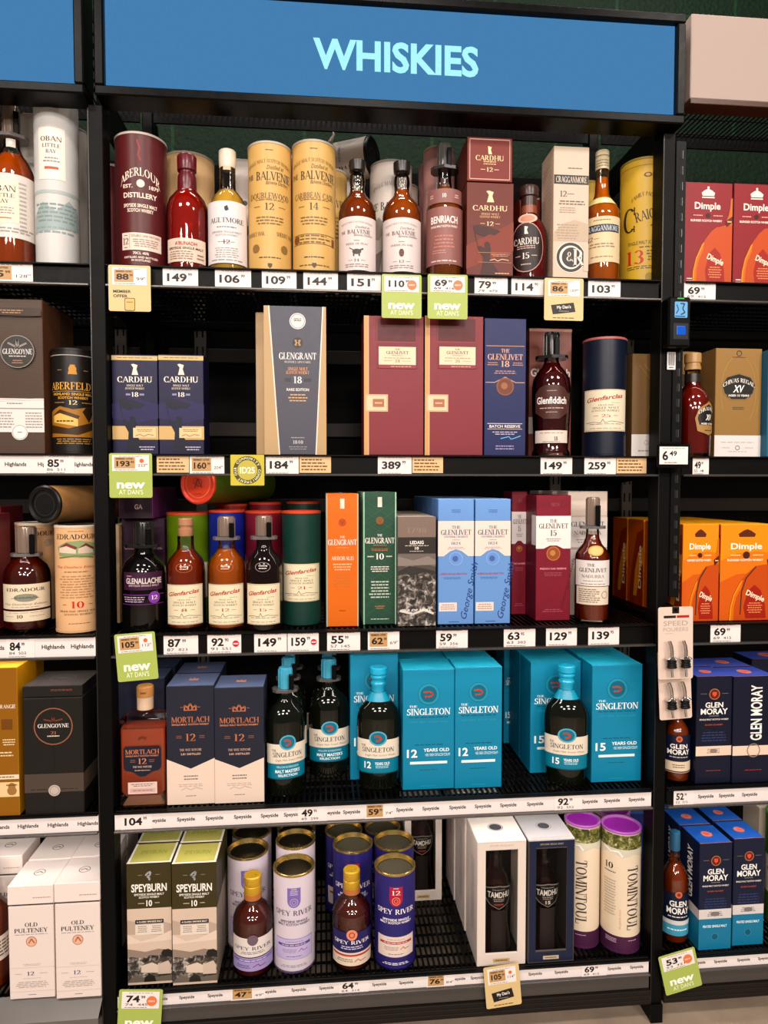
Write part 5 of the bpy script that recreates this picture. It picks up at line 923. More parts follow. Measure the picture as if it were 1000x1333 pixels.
carton(4, 33, 110, 893, 'wide black box with round copper badge, left bay', B=1060, d=.12, front='161311', side='1b1816', top='5a5450', Y=.03, lid=(.085, '1a1715', '4d4845', [('g', .15, .6, .4, .2, 2, '8a4a34')]), rot=0,
  deco=[('r', 0, .5, .004, 1, '060505'), ('e', 0, .685, .33, None, '8a5a44'), ('e', 0, .685, .31, None, '181513'), ('t', 'GLENGOYNE', 0, .69, .52, .030, 'ece4dc', 's'), ('l', [(-.16, .74), (-.02, .725), (0, .765), (.02, .725), (.16, .74)], .012, '6b3424'), ('t', '21', 0, .635, .09, .024, 'b06a50', 's'), ('g', 0, .61, .24, .02, 1, 'cfc4bc'), ('r', 0, .245, 1, .145, '4b3f38'), ('g', 0, .195, .86, .016, 1, '2a221e'), ('e', .0, .185, .10, None, 'b9ada2'), ('e', 0, .185, .08, None, '8a7f76', .88)], rdeco=[('r', 0, .245, 1, .145, '5a4c42')], tdeco=[('e', 0, .5, .22, None, '7a736e', .94), ('g', 0, .5, .3, .1, 1, '7a736e')])
# middle
MTOP = [('p', [(-.10, .4), (-.10, .6), (-.04, .5), (0, .62), (.04, .5), (.10, .6), (.10, .4)], 'c08a70')]
MOR = [('l', [(-.12, .79), (-.12, .835), (-.05, .815), (0, .85), (.05, .815), (.12, .835), (.12, .79)], .012, 'b06a4a'), ('l', [(-.12, .795), (.12, .795)], .008, 'b06a4a'), ('l', [(-.04, .80), (-.04, .83)], .012, 'b06a4a'), ('l', [(.04, .80), (.04, .83)], .012, 'b06a4a'), ('r', -.18, .82, .06, .004, 'b06a4a'), ('r', .18, .82, .06, .004, 'b06a4a'), ('t', 'MORTLACH', 0, .715, .80, .048, 'b8724e', 's'), ('t', 'SINGLE MALT SCOTCH WHISKY', 0, .675, .78, .014, 'c9886a', 'b'), ('t', '12', 0, .565, .20, .062, 'b8724e', 's'), ('g', -.24, .57, .14, .03, 2, '8a5a48'), ('g', .24, .57, .14, .03, 2, '8a5a48'), ('t', 'THE WEE WITCHIE', 0, .46, .46, .02, 'c9a894', 's'), ('t', '2.81 DISTILLED', 0, .425, .42, .016, 'c9a894', 'b')]
carton(4, 218, 280, 893, 'slate blue and cream box, left of the pair beside the square bottle', B=1047, d=.10, front='1e2130', side='242838', top='56607c',
  deco=[('p', [(-.5, 0), (.5, 0), (.5, .385), (0, .30), (-.5, .385)], 'ddc8b8')]+MOR+[('g', 0, .225, .34, .05, 2, '77706a'), ('g', 0, .16, .66, .03, 2, 'b0a298'), ('l', [(-.2, .12), (-.1, .14), (0, .12), (.1, .14), (.24, .125)], .004, '9a8e86'), ('g', 0, .07, .26, .014, 1, '77706a')], tdeco=MTOP, rows=((0, .105, 'slate blue box behind the left of the cream and slate pair'),))
carton(4, 281, 345, 895, 'slate blue and cream box, right of the pair beside the square bottle', B=1045, d=.10, front='1e2130', side='242838', top='56607c',
  deco=[('p', [(-.5, 0), (.5, 0), (.5, .385), (0, .30), (-.5, .385)], 'ddc8b8')]+MOR+[('g', 0, .225, .34, .05, 2, '77706a'), ('g', 0, .16, .66, .03, 2, 'b0a298'), ('l', [(-.2, .12), (-.1, .14), (0, .12), (.1, .14), (.24, .125)], .004, '9a8e86'), ('g', 0, .07, .26, .014, 1, '77706a')], tdeco=MTOP)
carton(4, 156, 216, 884, 'slate blue box behind the square amber bottle', Y=.125, d=.09, front='23273a', side='242838', top='56607c', rows=((0.004, .10, 'second slate blue box behind the square amber bottle'),))
def square_bottle():
    x0, _ = at(156, 1050, .02); x1, _ = at(217, 1050, .02); W = x1-x0; H = at(187, 893, .045)[1]-ZS[4]; D = W*.62
    r = empty('whisky_bottle', ((x0+x1)/2, .018+D/2, ZS[4]+.0008), 0)
    def loft(secs, m, mb):          # stacked rounded rectangles
        n = 24; vs = []
        for hw, hd, z, rr in secs:
            rr = min(rr, hw*.99, hd*.99)
            for cx, cy, a0 in ((hw-rr, hd-rr, 0), (-hw+rr, hd-rr, 90), (-hw+rr, -hd+rr, 180), (hw-rr, -hd+rr, 270)):
                for k in range(6): a = R(a0+18*k); vs.append((cx+rr*math.cos(a), cy+rr*math.sin(a), z))
        fs = [(i*n+k, i*n+(k+1) % n, (i+1)*n+(k+1) % n, (i+1)*n+k) for i in range(len(secs)-1) for k in range(n)]
        fs += [tuple(reversed(range(n))), tuple((len(secs)-1)*n+k for k in range(n))]
        mb.add(vs, fs, m)
    w_, d_ = W/2, D/2; nk = .0165
    mb = MB(); loft([(w_*.95, d_*.95, 0, .006), (w_, d_, .003, .008), (w_, d_, H*.70, .008), (w_*.97, d_*.96, H*.735, .012), (w_*.80, d_*.8, H*.755, .012), (nk*1.2, nk*1.1, H*.765, .016), (nk, nk, H*.785, .016), (nk, nk, H*.84, .016)], CLEAR, mb); mb.build('glass_bottle', r)
    mb = MB(); loft([(w_*.80, d_*.72, H*.085, .006), (w_*.955, d_*.93, H*.13, .007), (w_*.955, d_*.93, H*.66, .007)], M('b2480c', .05, 0, 'whisky'), mb); mb.build('whisky', r)
    mb = MB(); loft([(w_*.9, d_*.86, H*.012, .004), (w_*.7, d_*.6, H*.075, .004)], M('c9a088', .05, 0, 'whisky'), mb); mb.build('glass_base', r)
    mb = MB(); mb.lathe([(nk*1.02, H*.80), (nk*1.08, H*.802), (nk*1.08, H*.905), (nk*1.0, H*.91)], M('cfb49c', .45), 24); mb.build('neck_band', r)
    mb = MB(); mb.lathe([(nk*1.0, H*.905), (nk*1.12, H*.908), (nk*1.12, H*.99), (nk*1.0, H)], M('b5824e', .5), 24); S = Surf(lambda u, v, o: ((nk*1.12+o)*math.sin(u/nk/1.12), -(nk*1.12+o)*math.cos(u/nk/1.12), v), .03, H, True); draw(mb, S, [('g', 0, .95, .5, .03, 1, '6b4420')]); mb.build('stopper', r)
    S = flat(W, H, -d_)
    mb = MB(); draw(mb, S, [('p', [(-.40, .50), (-.36, .52), (.36, .52), (.40, .50), (.40, .34), (.36, .315), (.2, .30), (.06, .262), (-.06, .262), (-.2, .30), (-.36, .315), (-.40, .34)], '15182a'), ('t', 'MORTLACH', 0, .472, .72, .040, 'c07a56', 's'), ('t', 'SINGLE MALT SCOTCH WHISKY', 0, .438, .7, .012, 'c9886a', 'b'), ('t', '12', 0, .392, .17, .048, 'c9886a', 's'), ('g', -.2, .395, .12, .03, 2, '8a5a48'), ('g', .2, .395, .12, .03, 2, '8a5a48'), ('t', 'THE WEE WITCHIE', 0, .345, .4, .016, 'd9c0b0', 's'), ('g', 0, .315, .4, .014, 1, 'c9a894')], .0012); mb.build('label', r)
    mb = MB(); draw(mb, S, [('r', 0, .165, .62, .10, 'd9c0b4'), ('g', 0, .19, .5, .03, 2, '7a6a64'), ('r', 0, .145, .54, .035, 'c9a8a4'), ('g', 0, .145, .5, .02, 1, '9a7a74')], .0012); mb.build('lower_label', r)
    mb = MB(); draw(mb, S, [('l', [(-.07, .565), (-.07, .595), (-.03, .58), (0, .605), (.03, .58), (.07, .595), (.07, .565)], .007, '6b2c12')], .0012); mb.build('crest', r)
    tag(r, 'square amber bottle with pointed navy label and wooden stopper', 'bottle'); FOOT.append((r, W/2, D/2, D/2, False, 4))
square_bottle()
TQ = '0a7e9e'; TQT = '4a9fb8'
SALM = lambda v, r_: [('e', 0, v, r_, None, '0a6078'), ('e', 0, v, r_*.96, None, '2a8aa2', .78), ('l', [(-.10, v+.016), (.02, v+.020), (.08, v+.004), (.06, v-.014), (-.02, v-.022)], .013, 'b0442a'), ('p', [(-.02, v-.016), (-.08, v-.012), (-.06, v-.032)], 'b0442a')]
def sbox(num): return SALM(.795, .21)+[('t', 'THE', -.30, .695, .15, .018, 'eaf2f0', 's'), ('t', 'SINGLETON', 0, .65, .84, .052, 'f4f6f2', 's'), ('g', 0, .605, .8, .02, 1, '065a74'), ('t', 'SPEYSIDE SCOTLAND', 0, .565, .74, .014, '3a9ab4', 's'), ('g', 0, .375, .7, .016, 1, '06566e'), ('t', num, -.32, .305, .2, .065, 'f4f6f2', 'b'), ('t', 'YEARS OLD', .15, .33, .5, .026, 'eaf2f0', 'b'), ('g', .18, .29, .54, .025, 3, 'c9e0e4'), ('r', .0, .225, .72, .022, 'dfe8e6'), ('g', 0, .165, .4, .012, 1, '0a5a72'), ('g', 0, .03, .3, .012, 1, '3a9ab4')]
def single(L, Rr, T, B, num, label, rows=(), Y=.03, d=.088):
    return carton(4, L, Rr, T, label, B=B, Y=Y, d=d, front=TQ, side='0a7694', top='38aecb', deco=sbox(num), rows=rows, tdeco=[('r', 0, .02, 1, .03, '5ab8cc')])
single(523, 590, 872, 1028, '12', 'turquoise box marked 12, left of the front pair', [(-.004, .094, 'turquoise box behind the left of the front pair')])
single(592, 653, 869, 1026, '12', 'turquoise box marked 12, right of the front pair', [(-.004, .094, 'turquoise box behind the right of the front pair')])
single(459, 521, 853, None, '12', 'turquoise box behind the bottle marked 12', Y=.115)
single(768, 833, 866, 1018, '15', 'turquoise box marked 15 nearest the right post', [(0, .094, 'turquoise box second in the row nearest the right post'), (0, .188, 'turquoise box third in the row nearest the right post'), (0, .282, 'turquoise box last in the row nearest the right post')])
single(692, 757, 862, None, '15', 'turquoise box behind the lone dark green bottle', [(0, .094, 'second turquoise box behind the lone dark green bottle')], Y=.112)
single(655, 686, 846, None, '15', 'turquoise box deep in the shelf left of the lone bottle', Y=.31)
def slabel(num): return [(0, .345, 1.30, .155, 'ded2c0', [('t', 'THE', -.28, .68, .1, .12, '3a4448', 's'), ('t', 'SINGLETON', .0, .46, .62, .24, '3a4448', 's'), ('t', 'Single Malt Scotch Whisky', .05, .18, .6, .1, '8a7a6a', 'ni')], 'label'),
    (0, .205, 1.30, .125, '0e7890', ([('t', num, -.20, .55, .14, .42, 'f2f4f0', 'b'), ('t', 'YEARS OLD', .08, .66, .28, .18, 'eaf2f0', 'b'), ('g', .08, .44, .28, .2, 2, 'b9dce2')] if num else [('t', 'MELLOW & DELICIOUS', .0, .78, .46, .12, 'd0e8ea', 'n'), ('t', "MALT MASTER'S", 0, .5, .52, .2, 'eaf2f0', 'b'), ('t', 'SELECTION', .0, .24, .4, .14, 'eaf2f0', 'b')])+[('r', 0, .04, 1, .06, '0a5a70')], 'lower_label'),
    (0, .435, .44, .125, None, [('e', 0, .5, .48, .48, '1a6a84'), ('e', 0, .5, .47, .47, '5aa8b8', .82), ('l', [(-.2, .62), (.0, .66), (.16, .52), (.08, .36), (-.1, .32)], .12, 'b0442a')], 'seal')]
TCAP = (.80, .30, '2fa0c0', [(.30, 0), (.30, .18), (.36, .28), (.36, .34), (.31, .4), (.31, .5), (.37, .56), (.37, .62), (.31, .68), (.40, .74), (.40, .96), (.36, 1)])
DG = '0c0f07'
bottle(4, 465, 520, 868, 'dark green bottle with turquoise stopper and label, before a set back turquoise box', B=1030, prof='flask', fy=.62, dark=DG, cap=TCAP, labels=slabel('12'), twist=-2, seal=(.72, .795, 1.04, '1d8ca8'))
bottle(4, 709, 763, 866, 'dark green bottle with turquoise stopper and label, standing alone between turquoise boxes', B=1025, prof='flask', fy=.62, dark=DG, cap=TCAP, labels=slabel('15'), twist=0, seal=(.72, .795, 1.04, '1d8ca8'))
bottle(4, 346, 397, 870, 'dark green bottle with anti theft cap beside the slate blue boxes', B=1038, prof='flask', fy=.66, dark=DG, cap=(.84, .32, '3fa8c4'), lock=(.82, 'blue', .062), labels=slabel(None), twist=10,
  rows=((.004, .095, 'dark green bottle second in the row beside the slate blue boxes'), (.008, .19, 'dark green bottle third in the row beside the slate blue boxes')))
bottle(4, 403, 456, 858, 'dark green bottle with anti theft cap set back in the middle', B=1014, prof='flask', fy=.66, dark=DG, cap=(.84, .32, '3fa8c4'), lock=(.82, 'blue', .062), labels=slabel(None), twist=4,
  rows=((.0, .10, 'dark green bottle behind the one set back in the middle'),))
# right bay
GM = [('e', 0, .835, .15, None, '5a2418'), ('e', 0, .835, .15, None, 'a8704c', .85), ('p', [(-.06, .855), (.06, .855), (.06, .83), (0, .81), (-.06, .83)], 'd8503a'), ('r', -.3, .84, .18, .003, '8a7a74'), ('r', .3, .84, .18, .003, '8a7a74'), ('t', 'GLEN', 0, .735, .50, .048, 'f2ede6', 'b'), ('t', 'MORAY', 0, .675, .76, .052, 'f2ede6', 'b'), ('g', 0, .632, .3, .012, 1, '9a928c'), ('t', 'SINGLE MALT SCOTCH WHISKY', 0, .60, .82, .014, 'dcd6ce', 'b'), ('t', 'ELGIN CLASSIC', 0, .55, .5, .012, 'b0503a', 'b'), ('g', 0, .44, .7, .10, 4, '2f3a64')]
BAND = [('r', 0, .305, 1, .09, 'dfc8b4'), ('g', 0, .305, .4, .05, 3, '8a7a70'), ('e', 0, .305, .1, .02, '8a7a70')]
def moray(sh, L, Rr, T, B, label, deco, rows=(), sdeco=(), Y=.03, top='3a4a9a', front='0a1127', d=.085):
    return carton(sh, L, Rr, T, label, B=B, Y=Y, d=d, front=front, side=front, top=top, deco=deco, rows=rows, sdeco=sdeco, tdeco=[('e', 0, .5, .16, None, 'c07a6a'), ('e', 0, .5, .08, None, 'd8503a'), ('r', 0, .01, 1, .02, 'b07a5a')])
moray(4, 905, 951, 881, 1020, 'navy box with cream band, upright words, fourth shelf right bay', GM+BAND+[('g', 0, .12, .5, .014, 1, '9a3a30')], ((0, .09, 'navy box behind the navy box with cream band'), (0, .18, 'navy box last in the row with cream band')))
moray(4, 952, 1006, 881, 1019, 'navy box with vertical white words at the right edge', [('t', 'GLEN MORAY', .05, .66, .52, .26, 'f2ede6', 'b', 90), ('r', 0, .305, 1, .09, 'dfc8b4'), ('e', 0, .305, .16, None, '8a7a70', .85), ('g', 0, .12, .5, .014, 1, '9a3a30')], ((0, .09, 'navy box behind the one with vertical words'),))
moray(4, 975, 1040, 858, None, 'navy box stacked higher at the right edge, fourth shelf', GM+BAND, Y=.21)
moray(4, 884, 903, 866, None, 'navy box glimpsed right of the slotted post, fourth shelf', [('t', 'GLEN', 0, .7, .8, .05, 'f2ede6', 'b'), ('t', 'MORAY', 0, .63, .8, .05, 'f2ede6', 'b')], Y=.30)
bottle(4, 863, 896, 905, 'amber bottle with navy and cream label under the carded pourers', B=1022, prof='std', liquid='8a3a0a', fill=.72, cap=(.84, .36, '1a2238'), twist=8,
  labels=[(0, .42, 1.25, .30, '0f1830', [('e', 0, .87, .09, None, 'c06a4a'), ('e', 0, .87, .045, None, '8a3020'), ('t', 'GLEN', 0, .58, .5, .17, 'f2ede6', 'b'), ('t', 'MORAY', 0, .36, .66, .19, 'f2ede6', 'b'), ('g', 0, .16, .6, .06, 1, 'dcd6ce')], 'label'), (0, .20, 1.25, .13, 'dcc8ae', [('g', 0, .6, .4, .4, 2, '7a6a5c'), ('r', 0, .1, 1, .1, '0f1830')], 'lower_label')])

# ================================================================ bottom shelf
# left bay
PULT = [('r', 0, .833, 1, .008, '1a1716'), ('t', 'OLD', 0, .655, .28, .034, '17202e', 's'), ('t', 'PULTENEY', 0, .605, .74, .036, '17202e', 's'), ('g', 0, .57, .74, .010, 1, '8a827e'), ('e', 0, .505, .12, None, 'b06a44'), ('e', 0, .505, .105, None, 'd9b09a'), ('l', [(-.06, .49), (0, .53), (.07, .49)], .012, 'b06a44'), ('g', 0, .30, .4, .022, 2, 'b9aaa4'), ('r', 0, .275, .98, .003, 'c9b4aa'), ('t', '12', -.03, .222, .15, .034, '2f4a78', 's'), ('g', -.30, .222, .2, .010, 1, '9a8f8a'), ('g', .26, .222, .2, .010, 1, '9a8f8a'), ('g', 0, .18, .4, .010, 1, 'b9aaa4'), ('g', 0, .125, .74, .06, 4, 'a99c96'), ('r', 0, .065, .98, .003, 'c9b4aa'), ('g', 0, .035, .2, .012, 1, '6b625e')]
def pult(L, Rr, T, B, label, rows):
    carton(5, L, Rr, T, label, B=B, d=.10, front='ddd0c8', side='d9cac2', top='e6dad3', lid=(.165, 'e2d5cd', 'e9ddd6', [('g', .25, .35, .4, .12, 1, 'a99c96')]), deco=PULT, rows=rows, tdeco=[('e', 0, .5, .13, None, '6b625e', .85), ('l', [(-.08, .48), (.0, .53), (.08, .48)], .03, '6b625e')])
pult(13, 72, 1153, 1300, 'white box marked 12, left of the front pair, bottom left', [(0, .107*k, f'white box {n} in the left row, bottom left') for k, n in ((1, 'second'), (2, 'third'))])
pult(73.5, 132, 1149, 1299, 'white box marked 12 beside the post, bottom left', [(0, .107*k, f'white box {n} in the row beside the post, bottom left') for k, n in ((1, 'second'), (2, 'third'))])
pult(-47, 11, 1140, None, 'white box behind the amber bottle at the left edge, bottom shelf', [])
bottle(5, -42, 14, 1122, 'amber bottle cut off at the left edge, bottom shelf', B=1298, prof='squat', liquid='9a4a14', fill=.74, cap=(.84, .42, '2a2422'), labels=[(.3, .34, .9, .2, 'dcd0c4', [('g', 0, .5, .8, .7, 5, '5a524c')], 'label')])
# middle bay
hills = [('r', 0, .315, 1, .63, 'cdb8a6'), ('p', [(-.5, .54), (-.1, .50), (.2, .53), (.5, .49), (.5, .40), (-.5, .42)], 'b4a090'), ('p', [(-.5, .42), (-.2, .36), (.1, .38), (.5, .44), (.5, .36), (-.5, .34)], 'd9c6b6'), ('p', [(-.5, .30), (-.1, .27), (.2, .29), (.5, .27), (.5, .20), (-.5, .22)], '8d7d70'), ('p', [(-.5, .20), (-.45, .235), (-.2, .22), (.0, .24), (.2, .235), (.5, .255), (.5, .17), (-.5, .15)], ROCK), ('p', [(.25, .25), (.3, .28), (.42, .285), (.5, .27), (.5, .22), (.3, .22)], '1f1a17'), ('p', [(-.5, .02), (-.5, .17), (-.3, .19), (.1, .17), (.5, .20), (.5, .02)], ROCK), ('p', [(-.2, .10), (-.2, .16), (.05, .185), (.2, .15), (.2, .09)], 'd0bfae'), ('p', [(-.22, .155), (.05, .205), (.22, .15), (.05, .18)], '55493f'), ('p', [(.18, .08), (.18, .17), (.4, .20), (.48, .15), (.48, .08)], 'c4b2a2'), ('p', [(.2, .165), (.42, .215), (.5, .15), (.42, .19)], '4a3f37'), ('p', [(-.45, .05), (-.3, .08), (-.1, .05), (.5, .07), (.5, .02), (-.5, .02)], '6b5f54'), ('p', [(-.14, .02), (-.12, .06), (-.02, .085), (.1, .07), (.14, .02)], '2a241f')]
def spey(L, Rr, label):
    carton(5, L, Rr, 1124, label, B=1281, d=.085, front='3c3418', side='4a4632', top='aaa45c', lid=None, tdeco=[('r', 0, .5, .90, .88, 'aca65e'), ('t', 'SPEYBURN', 0, .55, .6, .18, '8d9440', 'b'), ('r', -.47, .5, .05, 1, 'd0ccc0'), ('r', .47, .5, .05, 1, 'd0ccc0'), ('r', 0, .03, 1, .06, 'e0dcd0')],
      deco=[('r', 0, .815, 1, .37, '3a3216'), ('l', [(-.08, .90), (-.01, .925), (.04, .93), (.02, .90), (-.04, .89), (.02, .875), (.0, .86)], .014, '9a9a9c'), ('r', -.2, .905, .1, .003, '9a957c'), ('r', .2, .905, .1, .003, '9a957c'), ('t', 'SPEYBURN', 0, .80, .80, .062, 'f0e9df', 'b'), ('t', 'SPEYSIDE SINGLE MALT', 0, .745, .68, .016, 'e6dfd2', 'b'), ('t', 'SCOTCH WHISKY', 0, .722, .46, .016, 'e6dfd2', 'b'), ('t', '10', 0, .672, .13, .048, 'f0e9df', 'b'), ('g', -.18, .672, .14, .012, 1, 'cfc6b0'), ('g', .18, .672, .14, .012, 1, 'cfc6b0')]+hills+[('r', 0, .520, .64, .032, '1d1815'), ('t', 'A CLASSIC SPEYSIDE MALT', 0, .520, .58, .012, 'f0e9df', 'b'), ('r', 0, .455, .64, .085, 'd9cdc0'), ('g', -.16, .46, .24, .06, 4, '8a7d70'), ('g', .16, .46, .24, .06, 4, '8a7d70')], sdeco=[('r', 0, .815, 1, .37, '4a4524')],
      rdeco=[('r', 0, .815, 1, .37, '3a361a'), ('r', 0, .31, 1, .62, '9a8d80')], rows=((0, .09, f'olive and cream box behind the {"left" if L < 200 else "right"} front one'),))
spey(167, 224.5, 'olive and cream landscape box nearer the post, bottom shelf'); spey(225.5, 283, 'olive and cream landscape box, right of the pair')
def spt(L, Rr, T, B, blue, label, Y=.03, tw=0):
    bg, ink, acc = ('2a2468', 'efe8ea', 'a81e3a') if blue else ('cfc3cc', '4a4452', '7a68a4')
    canister(5, L, Rr, T, label, B=B, Y=Y, col=bg, lid='6f6a5a' if blue else '4a4640', rim='b9a068', bottom='8a7a9a' if not blue else '201c50', tin='5a5648' if blue else '1a1816', twist=tw, pb=B,
      deco=([('l', [(.2+.1*k, .62), (.5, .70+.06*k), (.9, .80+.05*k)], .006, '3e3880') for k in range(4)] if blue else [])+[('r', 0, .80, .32, .14, acc), ('e', 0, .735, .155, None, acc), ('g', 0, .855, .14, .016, 1, 'e8d8d0')]+([('t', '12', 0, .81, .2, .045, 'f2e4e0', 's')] if blue else [('g', 0, .82, .2, .05, 3, 'cfc0dc')])+[('e', 0, .725, .10, None, 'd98a6a' if blue else 'a99ac0', .8), ('e', 0, .725, .05, None, 'd98a6a' if blue else 'a99ac0', .7), ('t', 'SPEY RIVER', .0, .615, 1.0, .050, ink, 's'), ('t', 'SPEYSIDE SINGLE', 0, .53, .68, .022, ink, 'b'), ('t', 'MALT SCOTCH WHISKY', 0, .50, .82, .022, ink, 'b'), ('g', 0, .075, .74, .03, 2, ink if blue else '8a8290')],
      labels=[(0, .25, .98, .21, 'd9c8bc' if blue else '8d80b4', [('r', 0, .5, .96, .95, 'd9c8bc' if blue else 'b9acd0'), ('g', 0, .86, .5, .05, 1, '6b5f60'), ('r', 0, .70, .84, .12, 'a83a3a' if blue else '55487c'), ('g', 0, .70, .7, .06, 1, 'efe6e4'), ('g', -.12, .42, .4, .2, 3, '8a7d84'), ('l', [(.1, .36), (.18, .5), (.22, .38), (.34, .42)], .03, 'b0402e' if blue else '8a3a7a'), ('g', 0, .15, .5, .08, 1, '6b5f60')], 'label')])
spt(357, 410, 1125, 1268, False, 'pale lilac tube with grey tin lid, front of its group', tw=0)
spt(297, 350, 1106, None, False, 'pale lilac tube behind the rose bottle', Y=.10, tw=0)
spt(360, 411, 1093, None, False, 'pale lilac tube second in the row behind the front one', Y=.115)
spt(303, 354, 1083, None, False, 'pale lilac tube at the back left behind the rose bottle', Y=.195)
spt(362, 411, 1080, None, False, 'pale lilac tube at the back of its row', Y=.21)
spt(488, 540, 1124, 1265, True, 'indigo tube with tin lid and red ribbon 12, front right', tw=2)
spt(434, 485, 1096, None, True, 'indigo tube behind the navy labelled bottle', Y=.12)
spt(487, 538, 1093, None, True, 'indigo tube second behind the front right one', Y=.135)
spt(424, 472, 1078, None, True, 'indigo tube at the back left of the indigo group', Y=.22)
spt(475, 521, 1076, None, True, 'indigo tube at the back right of the indigo group', Y=.23)
def sbott(L, Rr, T, B, label, liquid, lab):
    bottle(5, L, Rr, T, label, B=B, prof='squat', liquid=liquid, fill=.74, cap=(.80, .42, 'c9a03c', [(.40, 0), (.43, .06), (.43, .45), (.41, .48), (.43, .52), (.43, .95), (.39, 1)]), labels=lab, capmetal=.3, seal=(.755, .81, 1.05, 'a8683a'))
sbott(304, 356, 1138, 1275, 'rose coloured bottle with white and lilac labels and gold cap', '5e1f14', [(0, .335, 1.25, .20, 'd8cec8', [('e', 0, .90, .105, None, '6b5a64'), ('t', 'SPEY RIVER', 0, .46, .8, .17, '55505c', 's'), ('g', 0, .22, .5, .16, 2, '77707a')], 'label'), (0, .155, 1.25, .14, '9d90bc', [('r', 0, .8, .9, .2, '7a6ca4'), ('g', 0, .8, .7, .1, 1, 'e6dcec'), ('l', [(0, .3), (.1, .5), (.14, .3), (.26, .4)], .06, '8a3a6a'), ('g', -.2, .35, .3, .3, 2, '5a4f78')], 'lower_label')])
sbott(433, 483, 1131, 1267, 'dark rose bottle with navy and cream label and gold cap', '5e1f14', [(0, .325, 1.25, .215, '232058', [('e', 0, .88, .11, None, 'd98a6a'), ('e', 0, .88, .06, None, '8a3a2c', .7), ('t', 'SPEY RIVER', 0, .5, .8, .17, 'f0e8e4', 's'), ('g', 0, .24, .5, .2, 2, 'd0c8d8')], 'label'), (0, .145, 1.25, .14, 'd9c8b4', [('r', 0, .8, .9, .14, 'b03a30'), ('g', -.15, .42, .4, .3, 2, '7a6c60'), ('l', [(.05, .3), (.12, .5), (.18, .32), (.3, .4)], .05, 'b0402e')], 'lower_label')])

